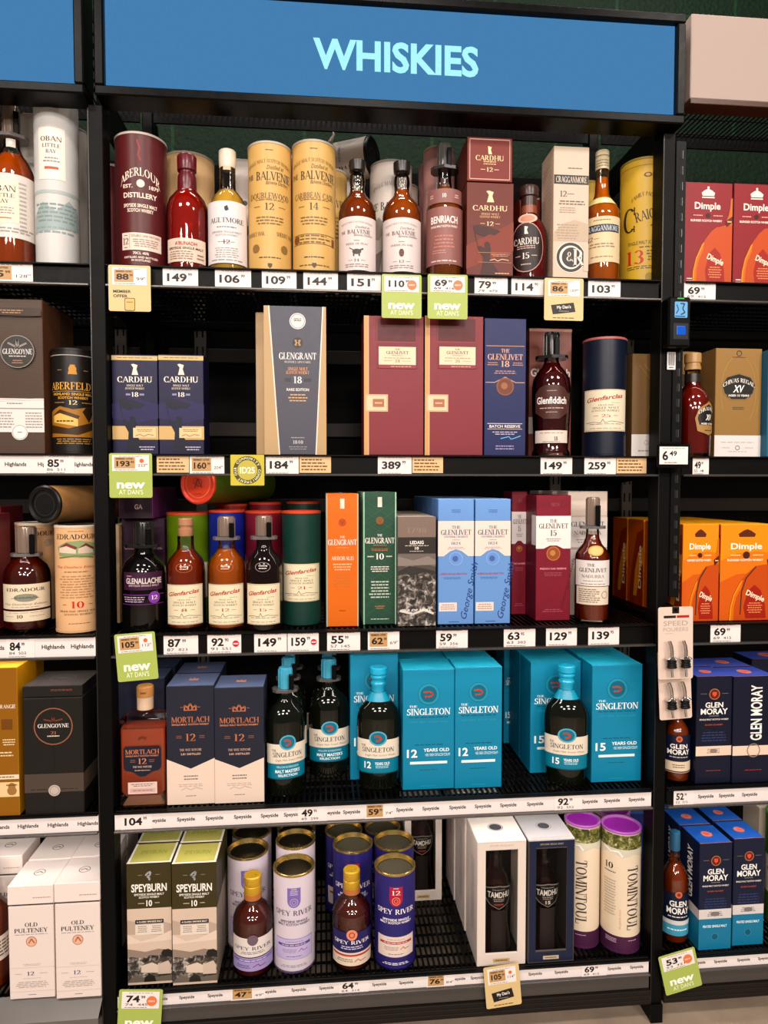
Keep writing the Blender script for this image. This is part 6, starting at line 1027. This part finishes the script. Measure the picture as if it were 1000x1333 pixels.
def window_box(L, Rr, T, B, Y, front, inner, top, label, liquid, lab, frame_in, rows=(), d=.12, plaque='c0a070'):
    zs, Yf = place(5, L, Rr, T, B, Y); pb = B or 1200
    x0, _ = at(L, pb, Yf); x1, _ = at(Rr, pb, Yf); W = x1-x0; H = at((L+Rr)/2, T, Yf)[1]-zs
    r = empty('window_box', ((x0+x1)/2, Yf, zs+.0008)); mb = MB(); fm = M(front)
    fx, fb, ft = W*.17, H*.10, H*.075; t = .004
    mb.box(-W/2, -W/2+t, .0042, d, 0, H-t, fm, .0006); mb.box(W/2-t, W/2, .0042, d, 0, H-t, fm, .0006)
    mb.box(-W/2+t, W/2-t, d-t, d, 0, H-t, fm); mb.box(-W/2+t, W/2-t, .0042, d-t, 0, t, M(inner))
    mb.box(-W/2, W/2, .0, d, H-t, H, M(top), .0009)
    for a in ((-W/2, -W/2+fx, fb, H-ft), (W/2-fx, W/2, fb, H-ft), (-W/2, W/2, 0, fb), (-W/2, W/2, H-ft, H-t-.0002)): mb.box(a[0], a[1], 0, .004, a[2], a[3], fm, .0008)
    S = flat(W, H); e = .012
    draw(mb, S, [('r', -.5+fx/W*.55, .49, fx/W*.86, .93, frame_in), ('r', .5-fx/W*.55, .49, fx/W*.86, .93, frame_in), ('r', 0, 1-ft/H*.5, 1-fx/W*.2, ft/H*.7, frame_in), ('r', 0, fb/H*.5, 1-fx/W*.2, fb/H*.8, frame_in), ('r', 0, fb/H*.42, .34, .03, plaque), ('g', 0, fb/H*.42, .28, .016, 1, '4a3a24'), ('t', 'SPEYSIDE SINGLE MALT', 0, 1-ft/H*.5, .5, .014, 'b9a890', 's')])
    draw(mb, Surf(lambda u, v, o: (u, v, H+o), W, d), [('r', 0, .5, .90, .9, top), ('e', 0, .52, .16, None, '4a4a50'), ('e', 0, .52, .15, None, 'c9c4c0', .86), ('r', 0, .93, .86, .012, 'b9a07a'), ('r', 0, .07, .86, .012, 'b9a07a')])
    draw(mb, Surf(lambda u, v, o: (-W/2-o, d/2-u, v), d, H), [('r', 0, .9, .8, .004, 'b9a898'), ('g', .1, .5, .3, .6, 22, 'b0a094')])
    mb.build('carton', r)
    mb = MB(); mb.box(-W/2+t+.0005, W/2-t-.0005, d-t-.004, d-t-.0005, t+.0005, H-t-.0005, M(inner)); mb.build('dark_lining', r)
    mb = MB(); mb.add([(-W/2+fx, .0036, fb), (W/2-fx, .0036, fb), (W/2-fx, .0036, H-ft), (-W/2+fx, .0036, H-ft)], [(0, 1, 2, 3)], M('f4f2ee', .05, 0, 'film')); mb.build('clear_window', r)
    tag(r, label, 'box')
    b = empty('whisky_bottle', ((x0+x1)/2, Yf+d*.5, zs+t+.003)); hb = H*.88; rb = min(W/2-t-.004, d/2-.016)
    p = [(.86, 0), (.90, .01), (.84, .05), (.70, .22), (.66, .36), (.80, .52), (.80, .58), (.6, .68), (.36, .76), (.32, 1)]
    mb = MB(); mb.lathe([(q*rb, z*hb) for q, z in p if z < .9]+[(.32*rb, .9*hb)], CLEAR, 32); mb.build('glass_bottle', b)
    mb = MB(); mb.lathe([(q*rb-.002, z*hb+(.004 if z < .02 else 0)) for q, z in p if .005 < z < .7], M(liquid, .05, 0, 'whisky'), 32); mb.build('whisky', b)
    mb = MB(); mb.lathe([(.38*rb, .9*hb), (.40*rb, .905*hb), (.40*rb, .985*hb), (.36*rb, hb)], M('0d0c0c', .25), 22); mb.build('cap', b)
    mb = MB(); k = rb*.83; S2 = Surf(lambda u, v, o: ((k+o)*math.sin(u/k), -(k+o)*math.cos(u/k), v), 2*k, hb, True)
    draw(mb, S2, [('p', [(-.5, .62), (0, .65), (.5, .62), (.5, .53), (.3, .47), (0, .43), (-.3, .47), (-.5, .53)], '8f8a86'), ('p', [(-.47, .61), (0, .64), (.47, .61), (.47, .535), (.28, .475), (0, .437), (-.28, .475), (-.47, .535)], '15120f'), ('t', 'TAMDHU', 0, .565, .74, .052, 'f0ece8', 'b'), ('g', 0, .61, .5, .012, 1, 'b9b0a8'), ('g', 0, .515, .4, .03, 2, 'b9b0a8')]+([('t', '15', 0, .475, .16, .03, 'f0ece8', 'b')] if lab else [('r', 0, .475, .3, .014, 'a03a2a')]), .0008); mb.build('label', b)
    mb = MB(); draw(mb, S2, [('r', 0, .22, .50, .40, '2b2422')], -.004 if 0 else .001); mb.build('neck_ribbon' if 0 else 'paper_ribbon', b)
    tag(b, f'dark bottle inside the {label}' if len(label) < 60 else 'dark bottle inside the window box', 'bottle')
    for dx, dy, lb in rows:
        c = clone(r, (dx, dy, 0), lb); 
        c2 = clone(b, (dx, dy, 0), 'dark bottle inside the ' + lb)
window_box(621, 684, 1095, 1257, .03, 'dccfc6', '120d0c', 'e6dcd4', 'white window box with dark bottle', '3a0f08', False, 'd9ccc2', rows=((-.002, .128, 'white window box second in its row'), (-.004, .256, 'white window box third in its row')))
window_box(687, 747, 1093, 1253, .03, '4f4743', '0d0d10', 'b4b2b4', 'blue framed window box with dark bottle', '2c0c08', True, '16203a', plaque='b9a78c')
window_box(527, 575, 1040, None, .27, 'dccfc6', '120d0c', 'e6dcd4', 'white window box deep at the back of the bottom shelf', '3a0f08', False, 'd9ccc2')
def tomin(L, Rr, T, B, label, tw, big, Y=.03, lc='8a2a94'):
    canister(5, L, Rr, T, label, B=B, Y=Y, col='ddccb4', lid=lc, rim='9a5aa0', bottom='4a2444', rec=.006, twist=tw, name='whisky_tube',
      deco=[('r', 0, .90, 3.1, .15, LEAF), ('p', [(-.9, .835), (-.5, .80), (-.3, .84), (.0, .79), (.3, .82), (.6, .78), (.9, .82), (.9, .86), (-.9, .86)], 'c9c4b0'), ('l', [(-.5, .86), (-.3, .83), (-.1, .84), (0, .80)], .012, 'e8e4dc'), ('t', 'TOMINTOUL', big, .46, .52, .30, '3a3436', 's', -90), ('r', 0, .07, 3.1, .14, '451f3e'), ('g', big+.0, .11, .3, .012, 1, 'c9a8c0'), ('t', '10', big-.62, .71, .22, .05, '2b2628', 's'), ('g', big-.6, .66, .34, .02, 1, '6b6258'), ('g', big-.6, .45, .34, .30, 13, 'b0a28e'), ('t', 'the gentle dram', big-.33, .28, .16, .05, 'c9a070', 'ni', 90), ('g', big-.55, .10, .3, .04, 3, 'c9a8c0')])
tomin(786, 834, 1072, 1243, 'cream tube with purple lid and number 10 nearest the right post', 0, .28)
tomin(741, 784, 1065, 1236, 'cream tube with purple lid and vertical lettering, left of the pair', 0, -.05)
tomin(772, 815, 1052, None, 'cream tube with purple lid behind the front pair', 0, .1, Y=.135)
carton(5, 817, 846, 1060, 'dark blue box glimpsed behind the purple lidded tubes', Y=.18, d=.09, front='16275a', side='16275a', top='4a66a8')
# right bay
def m5(L, Rr, T, B, label, rows=(), Y=.03):
    carton(5, L, Rr, T, label, B=B, Y=Y, d=.085, front='0e1730', side='0f1836', top='2454a4', rows=rows, tdeco=[('e', 0, .5, .16, None, 'c07a6a'), ('e', 0, .5, .08, None, 'd8503a'), ('r', 0, .01, 1, .02, 'b07a5a')],
      deco=GM+[('r', 0, .335, 1, .09, 'cfc8c4'), ('g', 0, .335, .5, .05, 3, '7a7470'), ('e', 0, .335, .14, .022, '7a7470'), ('r', 0, .145, 1, .29, '1f7394'), ('t', 'PEATED SINGLE MALT', 0, .22, .74, .022, 'dceaf0', 'b'), ('e', 0, .12, .11, None, '12566e'), ('e', 0, .12, .11, None, '3a8aa8', .84)],
      sdeco=[('r', 0, .335, 1, .09, 'cfc8c4'), ('r', 0, .145, 1, .29, '1f7394'), ('t', 'GLEN MORAY', .0, .66, .48, .26, 'f2ede6', 'b', 90)])
m5(909, 951, 1098, 1236, 'blue topped navy and teal box, left of the front pair', ((-.002, .09, 'blue topped box behind the left of the front pair'), (-.004, .18, 'blue topped box last in the left row')))
m5(953, 993, 1092, 1230, 'blue topped navy and teal box, right of the front pair', ((0, .09, 'blue topped box behind the right of the front pair'), (.0, .18, 'blue topped box last in the right row')))
bottle(5, 860, 893, 1082, 'amber bottle with navy and teal label beside the slotted post', B=1233, prof='std', liquid='8a3a0a', fill=.72, cap=(.83, .37, '2a5a78'), twist=6,
  labels=[(.05, .36, 1.25, .25, '0f1830', [('e', 0, .96, .10, None, 'c06a4a'), ('e', 0, .96, .05, None, '8a3020'), ('t', 'GLEN', 0, .62, .5, .2, 'f2ede6', 'b'), ('t', 'MORAY', 0, .36, .66, .22, 'f2ede6', 'b'), ('g', 0, .14, .7, .08, 1, 'dcd6ce')], 'label'), (.05, .165, 1.25, .14, '4a9ab4', [('r', 0, .86, 1, .28, 'd0ccc8'), ('g', 0, .4, .6, .2, 1, 'dceaf0')], 'lower_label')])
canister(5, 1000, 1060, 1060, 'green tube cut off at the right edge, bottom shelf', B=1222, col='3f6b2a', lid='4a7a34', bottom='3a5a24', deco=[('r', -.3, .45, 1.0, .34, 'd6d0c0'), ('t', 'GLEN', -.4, .5, .4, .05, '2b2a22', 's')])
carton(5, 985, 1008, 1052, 'pale box glimpsed behind the green tube, bottom right', Y=.16, d=.07, front='cfc2b0', side='c0b2a0', top='d9cdbd')
settle()
# ================================================================ tickets, flags and strips
TW = 'e9dfda'
MINUS = lambda u, v, s: [('e', u, v, s, None, 'd0203a'), ('r', u, v, s*1.5, .05, 'f4e6e2')]
ST_W = {1: .0405, 2: .0405, 3: .044, 4: .040, 5: .034}
def ticket_deco(big, cents, kind, small=None, dot=False):
    d = [('g', .0, .92, .8, .06, 1, '777070'), ('g', -.12, .07, .6, .06, 1, '3a3635')]
    if kind == 'member':
        d += [('r', -.16, .52, .56, .70, 'bd9668'), ('t', 'MEMBER OFFER', -.16, .77, .46, .09, '2a1c10', 'b'), ('t', big, -.20, .47, .36, .32, '1d1613', 'x'), ('t', cents or '99', .05, .56, .09, .13, '1d1613', 'b'),
              ('t', small or '99', .30, .36, .2, .15, '3a3432'), ('t', '99', .43, .42, .06, .08, '3a3432')]
        if dot: d += [('e', .30, .64, .06, None, 'e06a45')]
    else:
        low = small is not None
        wd = {1: .2, 2: .38, 3: .56}[len(big)] if not dot else {2: .36, 3: .46}[len(big)]
        cx = -.38+wd/2
        d += [('t', big, cx, .58 if low else .52, wd, .38 if low else .40, '141212', 'x'), ('t', cents or '99', cx+wd/2+.09, .68, .11, .15, '141212', 'b')]
        if low: d += [('t', small[0], -.30, .24, .2, .14, '2b2727'), ('t', small[1], .06, .24, .26, .13, '2b2727')]
        if dot == 'new': d += [('e', .30, .45, .14, None, 'dd7a50'), ('t', 'NEW', .30, .45, .18, .10, 'f3d9c8', 'b')]
        elif dot: d += [('e', .34, .48, .10, None, 'd0203a'), ('r', .34, .48, .14, .06, 'f4e6e2')]
    return d
def ticket(sh, L, Rr, big, label, cents='99', kind='plain', small=None, dot=False, strip=False, y=None):
    z1 = ZS[sh]-.003; h = ST_W[sh]; py = {1: 368, 2: 605, 3: 835, 4: 1055, 5: 1280}[sh]
    Y = y if y is not None else (.0012 if not strip else .0002)
    x0, _ = at(L, py, Y); x1, _ = at(Rr, py, Y)
    mb = MB(); W = x1-x0; mb.box(-W/2, W/2, 0, .0009, 0, h, M(TW, .5))
    draw(mb, flat(W, h), ticket_deco(big, cents, kind, small, dot), .0002)
    o = mb.build('price_ticket', None, ((x0+x1)/2, Y, z1-h)); tag(o, label, 'price tag', 'price tickets')
ticket(1, -30, 43, '105', 'white and tan member price ticket 105 on the top left rail', kind='member', small='128')
ticket(1, 212, 258, '149', 'white price ticket 149.99 below the red bottle')
ticket(1, 280, 327, '106', 'white price ticket 106.99 below the pale yellow bottle')
ticket(1, 341, 386, '109', 'white price ticket 109.99 below the gold tube marked 12')
ticket(1, 395, 440, '144', 'white price ticket 144.99 below the gold tube marked 14')
ticket(1, 452, 496, '151', 'white price ticket 151.99 left of the first green flag')
ticket(1, 618, 661, '79', 'white price ticket 79.99 below the stacked orange-red boxes', small=('79', '479'))
ticket(1, 666, 708, '114', 'white price ticket 114.90 below the squat dark red bottle', cents='90')
ticket(1, 766, 808, '103', 'white price ticket 103.99 left of the yellow tube 13')
ticket(1, 891, 932, '69', 'white price ticket 69.99 on the right bay top rail below red boxes', small=('69', '415'))
def note(sh, L, Rr, label):
    z1 = ZS[sh]-.004; py = 605; x0, _ = at(L, py, 0); x1, _ = at(Rr, py, 0); W = x1-x0; h = .036
    mb = MB(); mb.box(-W/2, W/2, 0, .0009, 0, h, M('dcb98c', .5)); draw(mb, flat(W, h), [('g', -.02, .5, .84, .8, 4, '6b4a2a', 1)], .0002)
    tag(mb.build('tan_notice', None, ((x0+x1)/2, .0012, z1-h)), label, 'notice', 'tan notices on the rail')
note(2, 204, 246, 'small tan notice left of the 160 price ticket')
note(2, 390, 431, 'small tan notice right of the 184.99 price ticket')
note(2, 537, 577, 'small tan notice right of the 389.99 price ticket')
note(2, 803, 842, 'small tan notice right of the 259.90 price ticket')
ticket(2, 247, 292, '160', 'white and tan member price ticket 160 below the purple boxes', kind='member', small='204')
ticket(2, 346, 389, '184', 'white price ticket 184.99 below the slate and gold box')
ticket(2, 492, 536, '389', 'white price ticket 389.99 below the two rose red cases')
ticket(2, 704, 745, '149', 'white price ticket 149.99 below the dark bottle on the second shelf')
ticket(2, 761, 802, '259', 'white price ticket 259.90 below the navy tube', cents='90')
ticket(2, 902, 923, '49', 'white price ticket half hidden behind the 6.49 ticket', small=('52', '4'))
ticket(3, 213, 258, '87', 'white price ticket 87.99 right of the tilted green flag', small=('87', '823'))
ticket(3, 270, 314, '92', 'white price ticket 92.90 with a red minus dot', cents='90', small=('91', '551'), dot=True)
ticket(3, 331, 373.5, '149', 'white price ticket 149.99 on the third shelf left of 159.99')
ticket(3, 374.5, 415, '159', 'white price ticket 159.99 with a red minus dot', dot=True)
ticket(3, 426, 469, '55', 'white price ticket 55.99 below the orange box', small=('57', '145'))
ticket(3, 479, 520, '62', 'white and tan member price ticket 62 below the green box', kind='member', small='69')
ticket(3, 568, 609, '59', 'white price ticket 59.99 below the pale blue boxes', small=('59', '356'))
ticket(3, 656, 697, '63', 'white price ticket 63.95 on the third shelf rail', cents='95', small=('63', '383'))
ticket(3, 711, 751, '129', 'white price ticket 129.99 below the crimson box')
ticket(3, 766, 806, '139', 'white price ticket 139.95 below the capped amber bottle', cents='95')
ticket(3, 925, 964, '69', 'white price ticket 69.99 below the orange boxes in the right bay', small=('69', '415'))

def paper_strip(sh, x0, x1, word, pxs, label, bold=False):
    z1 = ZS[sh]-.0025; h = ST_W[sh]-.0005
    mb = MB(); W = x1-x0; mb.box(-W/2, W/2, 0, .0011, 0, h, M('e4dbd7', .45))
    S = flat(W, h); cx = (x0+x1)/2
    py = {2: 605, 3: 838, 4: 1060, 5: 1282}[sh]
    for p in pxs:
        x, _ = at(p, py, 0); ptext(mb, S, word, (x-cx)/W, .5, None, .20, M('2b2727'), .0003, 'b')
    tag(mb.build('paper_strip', None, (cx, .0014, z1-h)), label, 'label strip', 'region strips on the rails')
LX = -.4395
paper_strip(2, -1.4, LX, 'Highlands', (20, 63, 107), 'white Highlands strip on the left bay second shelf')
ticket(2, 57, 97, '85', 'white price ticket 85.99 on the left bay Highlands strip', small=('86', '511'), strip=True)
paper_strip(3, -1.4, LX, 'Highlands', (-10, 69, 107), 'white Highlands strip on the left bay third shelf')
ticket(3, 8, 45, '84', 'white price ticket 84.99 on the left bay third shelf', small=('84', '503'), strip=True)
paper_strip(4, -1.4, LX, 'Highlands', (-2, 36, 75, 114), 'white Highlands strip with four words on the left bay fourth shelf')
paper_strip(4, XL+.002, XR-.003, 'Speyside', (204, 242, 279, 316, 351, 381, 432, 458, 527, 561, 596, 629, 662, 697, 768, 797, 829), 'long white Speyside strip on the middle bay fourth shelf')
ticket(4, 157, 198, '104', 'white price ticket 104.99 at the left end of the fourth shelf', strip=True)
ticket(4, 388, 426, '49', 'white price ticket 49.95 below the dark green bottles', cents='95', small=('49', '299'), strip=True)
ticket(4, 475, 513, '59', 'white and tan member price ticket 59 below the turquoise goods', kind='member', small='74', strip=True)
ticket(4, 722, 758, '92', 'white price ticket 92.99 below the lone turquoise capped bottle', small=('92', '552'), strip=True)
paper_strip(5, XL+.002, XR-.003, 'Speyside', (208, 243, 280, 350, 389, 425, 494, 529, 597, 622, 697, 731, 800, 829), 'long white Speyside strip on the middle bay bottom shelf')
ticket(5, 300, 345, '47', 'white and tan member price ticket 47 below the pale tubes', kind='member', small='49', strip=True)
ticket(5, 441, 480, '64', 'white price ticket 64.99 below the navy labelled bottle', small=('64', '314'), strip=True)
ticket(5, 555, 592, '76', 'white and tan member price ticket 76 below the empty wire deck', kind='member', small='84', strip=True)
ticket(5, 757, 790, '69', 'white price ticket 69.99 below the purple lidded tubes', small=('69', '415'), strip=True)
paper_strip(4, .879, 2.0, 'Speyside', (919, 946, 976), 'white Speyside strip on the right bay fourth shelf')
ticket(4, 877, 903, '52', 'white price ticket 52.99 on the right bay fourth shelf', small=('52', '315'), strip=True)
paper_strip(5, .879, 2.0, 'Speyside', (910, 938, 968, 995), 'white Speyside strip on the right bay bottom shelf')

def card_frame(L, Rr, T, B, Y=-.014):
    x0, _ = at(L, (T+B)/2, Y); x1, _ = at(Rr, (T+B)/2, Y); z1 = at((L+Rr)/2, T, Y)[1]; z0 = at((L+Rr)/2, B, Y)[1]
    return (x0+x1)/2, x1-x0, z0, z1-z0
def plate(mb, W, H, m, t=.0012, rnd=.004):
    n = 5; pts = []
    for cx, cz, a0 in ((W/2-rnd, H-rnd, 0), (-W/2+rnd, H-rnd, 90), (-W/2+rnd, rnd, 180), (W/2-rnd, rnd, 270)):
        for k in range(n): a = R(a0+22.5*k); pts.append((cx+rnd*math.cos(a), cz+rnd*math.sin(a)))
    k = len(pts)
    mb.add([(a, 0, b) for a, b in pts]+[(a, t, b) for a, b in pts], [tuple(range(k)), tuple(range(k, 2*k))]+[(j, (j+1) % k, k+(j+1) % k, k+j) for j in range(k)], m)
def hang(name, L, Rr, T, B, col, deco, tk, label, cat, tilt=0, group=None, tkbox=(.0, .78, .86, .36)):
    cx, W, z0, H = card_frame(L, Rr, T, B); r = empty(name, (cx, -.0125, z0)); r.rotation_euler = (0, R(tilt), 0)
    mb = MB(); plate(mb, W, H, M(col, .4)); S = flat(W, H); draw(mb, S, deco, .0003); mb.build('card', r)
    mb = MB(); u, v, w_, h_ = tkbox; s2 = S.sub(u, v, w_, h_); prect(mb, s2, 0, .5, 1, 1, M(TW), .0005); draw(mb, s2, tk, .0009); mb.build('price_label', r)
    mb = MB(); mb.box(-.008, .008, .0016, .0050, H-.014, H-.002, CLEAR); mb.build('clip', r)
    tag(r, label, cat, group)
LIME = 'a6b562'
NEW = [('t', 'new', 0, .31, .66, .19, 'f6f4e8', 'x'), ('t', "AT DAN'S", 0, .125, .56, .10, 'eef0d8')]
hang('new_flag', 497, 549, 357, 414, LIME, NEW, ticket_deco('110', '99', 'plain', None, 'new'), 'lime green new flag with price 110 below the cream bottles', 'shelf flag', 0, 'green new flags')
hang('new_flag', 557, 609, 357, 415, LIME, NEW, ticket_deco('69', '99', 'plain', ('69', '416'), 'new'), 'lime green new flag with price 69 below the dusky rose labelled bottle', 'shelf flag', 0, 'green new flags')
hang('new_flag', 142, 198, 590, 648, LIME, NEW, ticket_deco('193', '99', 'member', '222', True), 'lime green new flag with price 193 on the second shelf left end', 'shelf flag', 0, 'green new flags')
hang('new_flag', 153, 206, 824, 886, LIME, NEW, ticket_deco('105', '99', 'member', '112', True), 'tilted lime green new flag with price 105 on the third shelf', 'shelf flag', -4, 'green new flags')
hang('new_flag', 151, 208, 1289, 1350, LIME, NEW, ticket_deco('74', '99', 'plain', ('74', '445'), 'new'), 'lime green new flag with price 74 at the bottom left, cut by the frame', 'shelf flag', 4, 'green new flags')
hang('new_flag', 868, 916, 1238, 1290, LIME, NEW, ticket_deco('53', '99', 'plain', ('53', '321'), 'new'), 'leaning lime green new flag with price 53 at the bottom right', 'shelf flag', -13, 'green new flags')
GOLD = 'd2b988'
hang('member_flag', 141, 196, 345, 405, GOLD, [('t', 'MEMBER', -.18, .43, .42, .06, '2f2114', 'b'), ('t', 'OFFER', -.22, .33, .34, .06, '2f2114', 'b'), ('r', .0, .15, .25, .28, '5a4020', .15), ('r', .0, .15, .22, .25, 'd3b070', .15), ('g', 0, .2, .16, .04, 1, '7a5a30')],
     ticket_deco('88', '99', 'member', '99'), 'gold member offer flag with price 88 on the top shelf left end', 'shelf flag', 0, 'gold member flags', (0, .76, .82, .38))
DK = [('p', [(-.33, .36), (.25, .43), (.30, .21), (-.28, .14)], '1c1714'), ('t', "My Dan's", .0, .32, .36, .07, 'e5ded8', 'b', 4), ('g', .0, .22, .3, .04, 1, '8c857f'), ('g', 0, .06, .74, .05, 1, '6b5530')]
hang('member_flag', 709, 760, 362, 417, GOLD, DK, ticket_deco('86', '99', 'member', '107'), 'gold member flag with price 86 below the cream box', 'shelf flag', 0, 'gold member flags', (0, .76, .8, .38))
hang('member_flag', 634, 680, 1257, 1311, GOLD, DK, ticket_deco('105', '99', 'member', '114', True), 'leaning gold member flag with price 105 below the white window box', 'shelf flag', -5, 'gold member flags', (0, .76, .8, .38))

cx, W, z0, H = card_frame(300, 344, 592, 632, -.012); mb = MB(); plate(mb, W, H, M('c3b548', .4), .0012, .002)
S = flat(W, H); dd = [('e', 0, .5, .42, None, '4f4a22'), ('e', 0, .5, .30, None, 'b9ad52'), ('t', 'ID25', 0, .5, .44, .2, 'f2efd8', 'b')]; draw(mb, S, dd, .0003)
for k, ch in enumerate('OUR COMMUNITY COMMITMENT '):
    if ch != ' ':
        a = R(200-k*14.4); ptext(mb, S, ch, .36*math.cos(a), .5+.36*math.sin(a)*W/H, None, .075, M('e8e2b8'), .0014, 'b', math.degrees(a)-90)
tag(mb.build('age_check_card', None, (cx, -.0105, z0)), 'square yellow age check card reading ID25', 'sign')

# fob reader, shelf ticket holder, barcode sticker on the slotted post
x0, _ = at(868, 420, -.02); x1, _ = at(893, 420, -.02); z1 = at(880, 387, -.03)[1]; z0 = at(880, 452, -.03)[1]
W = x1-x0+.008; H = z1-z0
r = empty('key_reader', ((x0+x1)/2, -.036, z0)); mb = MB(); mb.box(-W/2, W/2, 0, .0325, 0, H, BLACKG, .004); mb.build('body', r)
S = flat(W, H)
mb = MB(); draw(mb, S, [('r', .04, .74, .56, .32, '8fc6ee', .08)]); o = mb.build('lit_screen', r); o.data.materials[0] = M('8fc9f4', .5, 0, 'lit')
mb = MB(); draw(mb, S, [('l', [(-.16, .84), (-.08, .74), (-.18, .66)], .02, '1b2630'), ('l', [(0, .86), (.18, .86), (.1, .76), (.2, .68), (.02, .64)], .025, '1b2630'), ('r', .0, .605, .44, .02, '1b2630')], .0012); mb.build('screen_marks', o)
mb = MB(); draw(mb, S, [('r', .04, .31, .66, .32, '050505'), ('r', .04, .33, .36, .17, '2a63c8')], .0006); mb.build('fob_window', r)
mb = MB(); mb.box(-.1*W, .24*W, -.0025, .001, .24*H, .40*H, M('2f6bd6', .5, 0, 'lit'), .001); mb.build('blue_lit_socket', r)
mb = MB(); draw(mb, S, [('r', .02, .965, .3, .022, '49b04a')], .0005); mb.build('status_lamp', r)
tag(r, 'black key reader with pale blue lit screen on the slotted post', 'reader')
cx, W, z0, H = card_frame(869, 880, 458, 481, -.005); mb = MB(); plate(mb, W, H, M('d8d4d2', .5), .0008, .001)
draw(mb, flat(W, H), [('r', -.35+.085*k, .58, .05 if k % 3 else .025, .7, '1c1a1a') for k in range(9)]+[('g', 0, .12, .7, .14, 1, '222020')], .0002)
tag(mb.build('barcode_sticker', None, (cx, -.0040, z0)), 'small white barcode sticker on the post below the key reader', 'sticker')
cx, W, z0, H = card_frame(857, 900, 578, 609, -.045); r = empty('ticket_holder', (cx, -.043, z0))
mb = MB(); mb.box(-W/2, W/2, 0, .005, 0, H, BLACKG, .0015); mb.build('holder', r)
mb = MB(); mb.box(-.006, .006, .0055, .041, H*.4, H*.6, BLACKG); mb.box(-W*.4, W*.2, 0, .004, H, H+.005, BLACKG); mb.build('bracket', r)
mb = MB(); s2 = flat(W, H).sub(-.02, .52, .86, .74); prect(mb, s2, 0, .5, 1, 1, M(TW), .0006)
draw(mb, s2, [('t', '6', -.3, .5, .2, .5, '141212', 'b'), ('t', '49', -.02, .62, .26, .26, '141212', 'b'), ('g', -.1, .1, .6, .08, 1, '333'), ('g', .0, .9, .8, .06, 1, '777')] if 0 else
     [('t', '6', -.3, .5, .2, .5, '141212', 'b'), ('t', '49', -.02, .62, .26, .26, '141212', 'b'), ('g', -.1, .1, .6, .08, 1, '333333'), ('g', .0, .9, .8, .06, 1, '777777')], .001)
mb.build('price_label', r); tag(r, 'black framed price holder reading 6.49 on the slotted post', 'price tag')

def pourers(L, Rr, T, B, Y, label, top, tilt):
    cx, W, z0, H = card_frame(L, Rr, T, B, Y); r = empty('speed_pourer_pack', (cx, Y, z0)); r.rotation_euler = (0, R(tilt), 0)
    mb = MB(); plate(mb, W, H, M('d9c4b6', .45), .0014, .005); S = flat(W, H)
    if top: draw(mb, S, [('r', 0, .955, .2, .09, '14110f'), ('r', -.17, .865, .35, .035, '1c1818'), ('r', .21, .865, .36, .035, 'b5202c'), ('t', 'SPEED', 0, .775, .7, .065, 'a89a92', 'n'), ('t', 'POURERS', 0, .69, .72, .052, 'b3a59d', 'n'), ('g', -.2, .635, .3, .012, 1, 'a89a92')], .0003)
    mb.build('backing_card', r)
    for u in (-.2, .2):
        k = W; x = u*W
        q = empty('pourer', (x, -.014, .205*H)); q.parent = r; q.scale = (1.25, 1.0, .95)
        mb = MB(); mb.lathe([(.0085, 0), (.0095, .002), (.0085, .004), (.0078, .006), (.009, .008), (.0072, .011), (.0085, .014), (.0075, .019)], M('1c1a19', .35, 0, 'plastic'), 18, o=(0, 0, -.004)); mb.build('rubber_stopper', q)
        mb = MB(); mb.lathe([(.010, .016), (.0115, .0175), (.009, .020), (.005, .023)], M('d8d6d4', .12, 1, 'steel'), 20); mb.build('chrome_collar', q)
        mb = MB(); mb.tube([(0, 0, .021), (0, .0, .035), (-.0012, .0005, .048), (-.004, .001, .060)], .0034, M('c9c6c4', .15, 1, 'steel'), 10); mb.tube([(0, 0, -.004), (.001, .001, -.015), (.002, .002, -.027)], .0022, M('c9c6c4', .15, 1, 'steel'), 8); mb.build('steel_spout', q)
    if top:
        mb = MB(); mb.tube([(0, -.004, H-.008), (0, .004, H-.004), (0, -Y-.006, H+.002)], .003, BLACKG, 8); mb.build('hang_hook', r)
    tag(r, label, 'bar tool', 'speed pourer packs')
pourers(858, 903, 790, 884, -.044, 'upper carded pair of steel speed pourers hanging on the slotted post', True, -1)
pourers(860, 902, 846, 936, -.016, 'lower carded pair of steel speed pourers, half behind the upper card', False, -3)
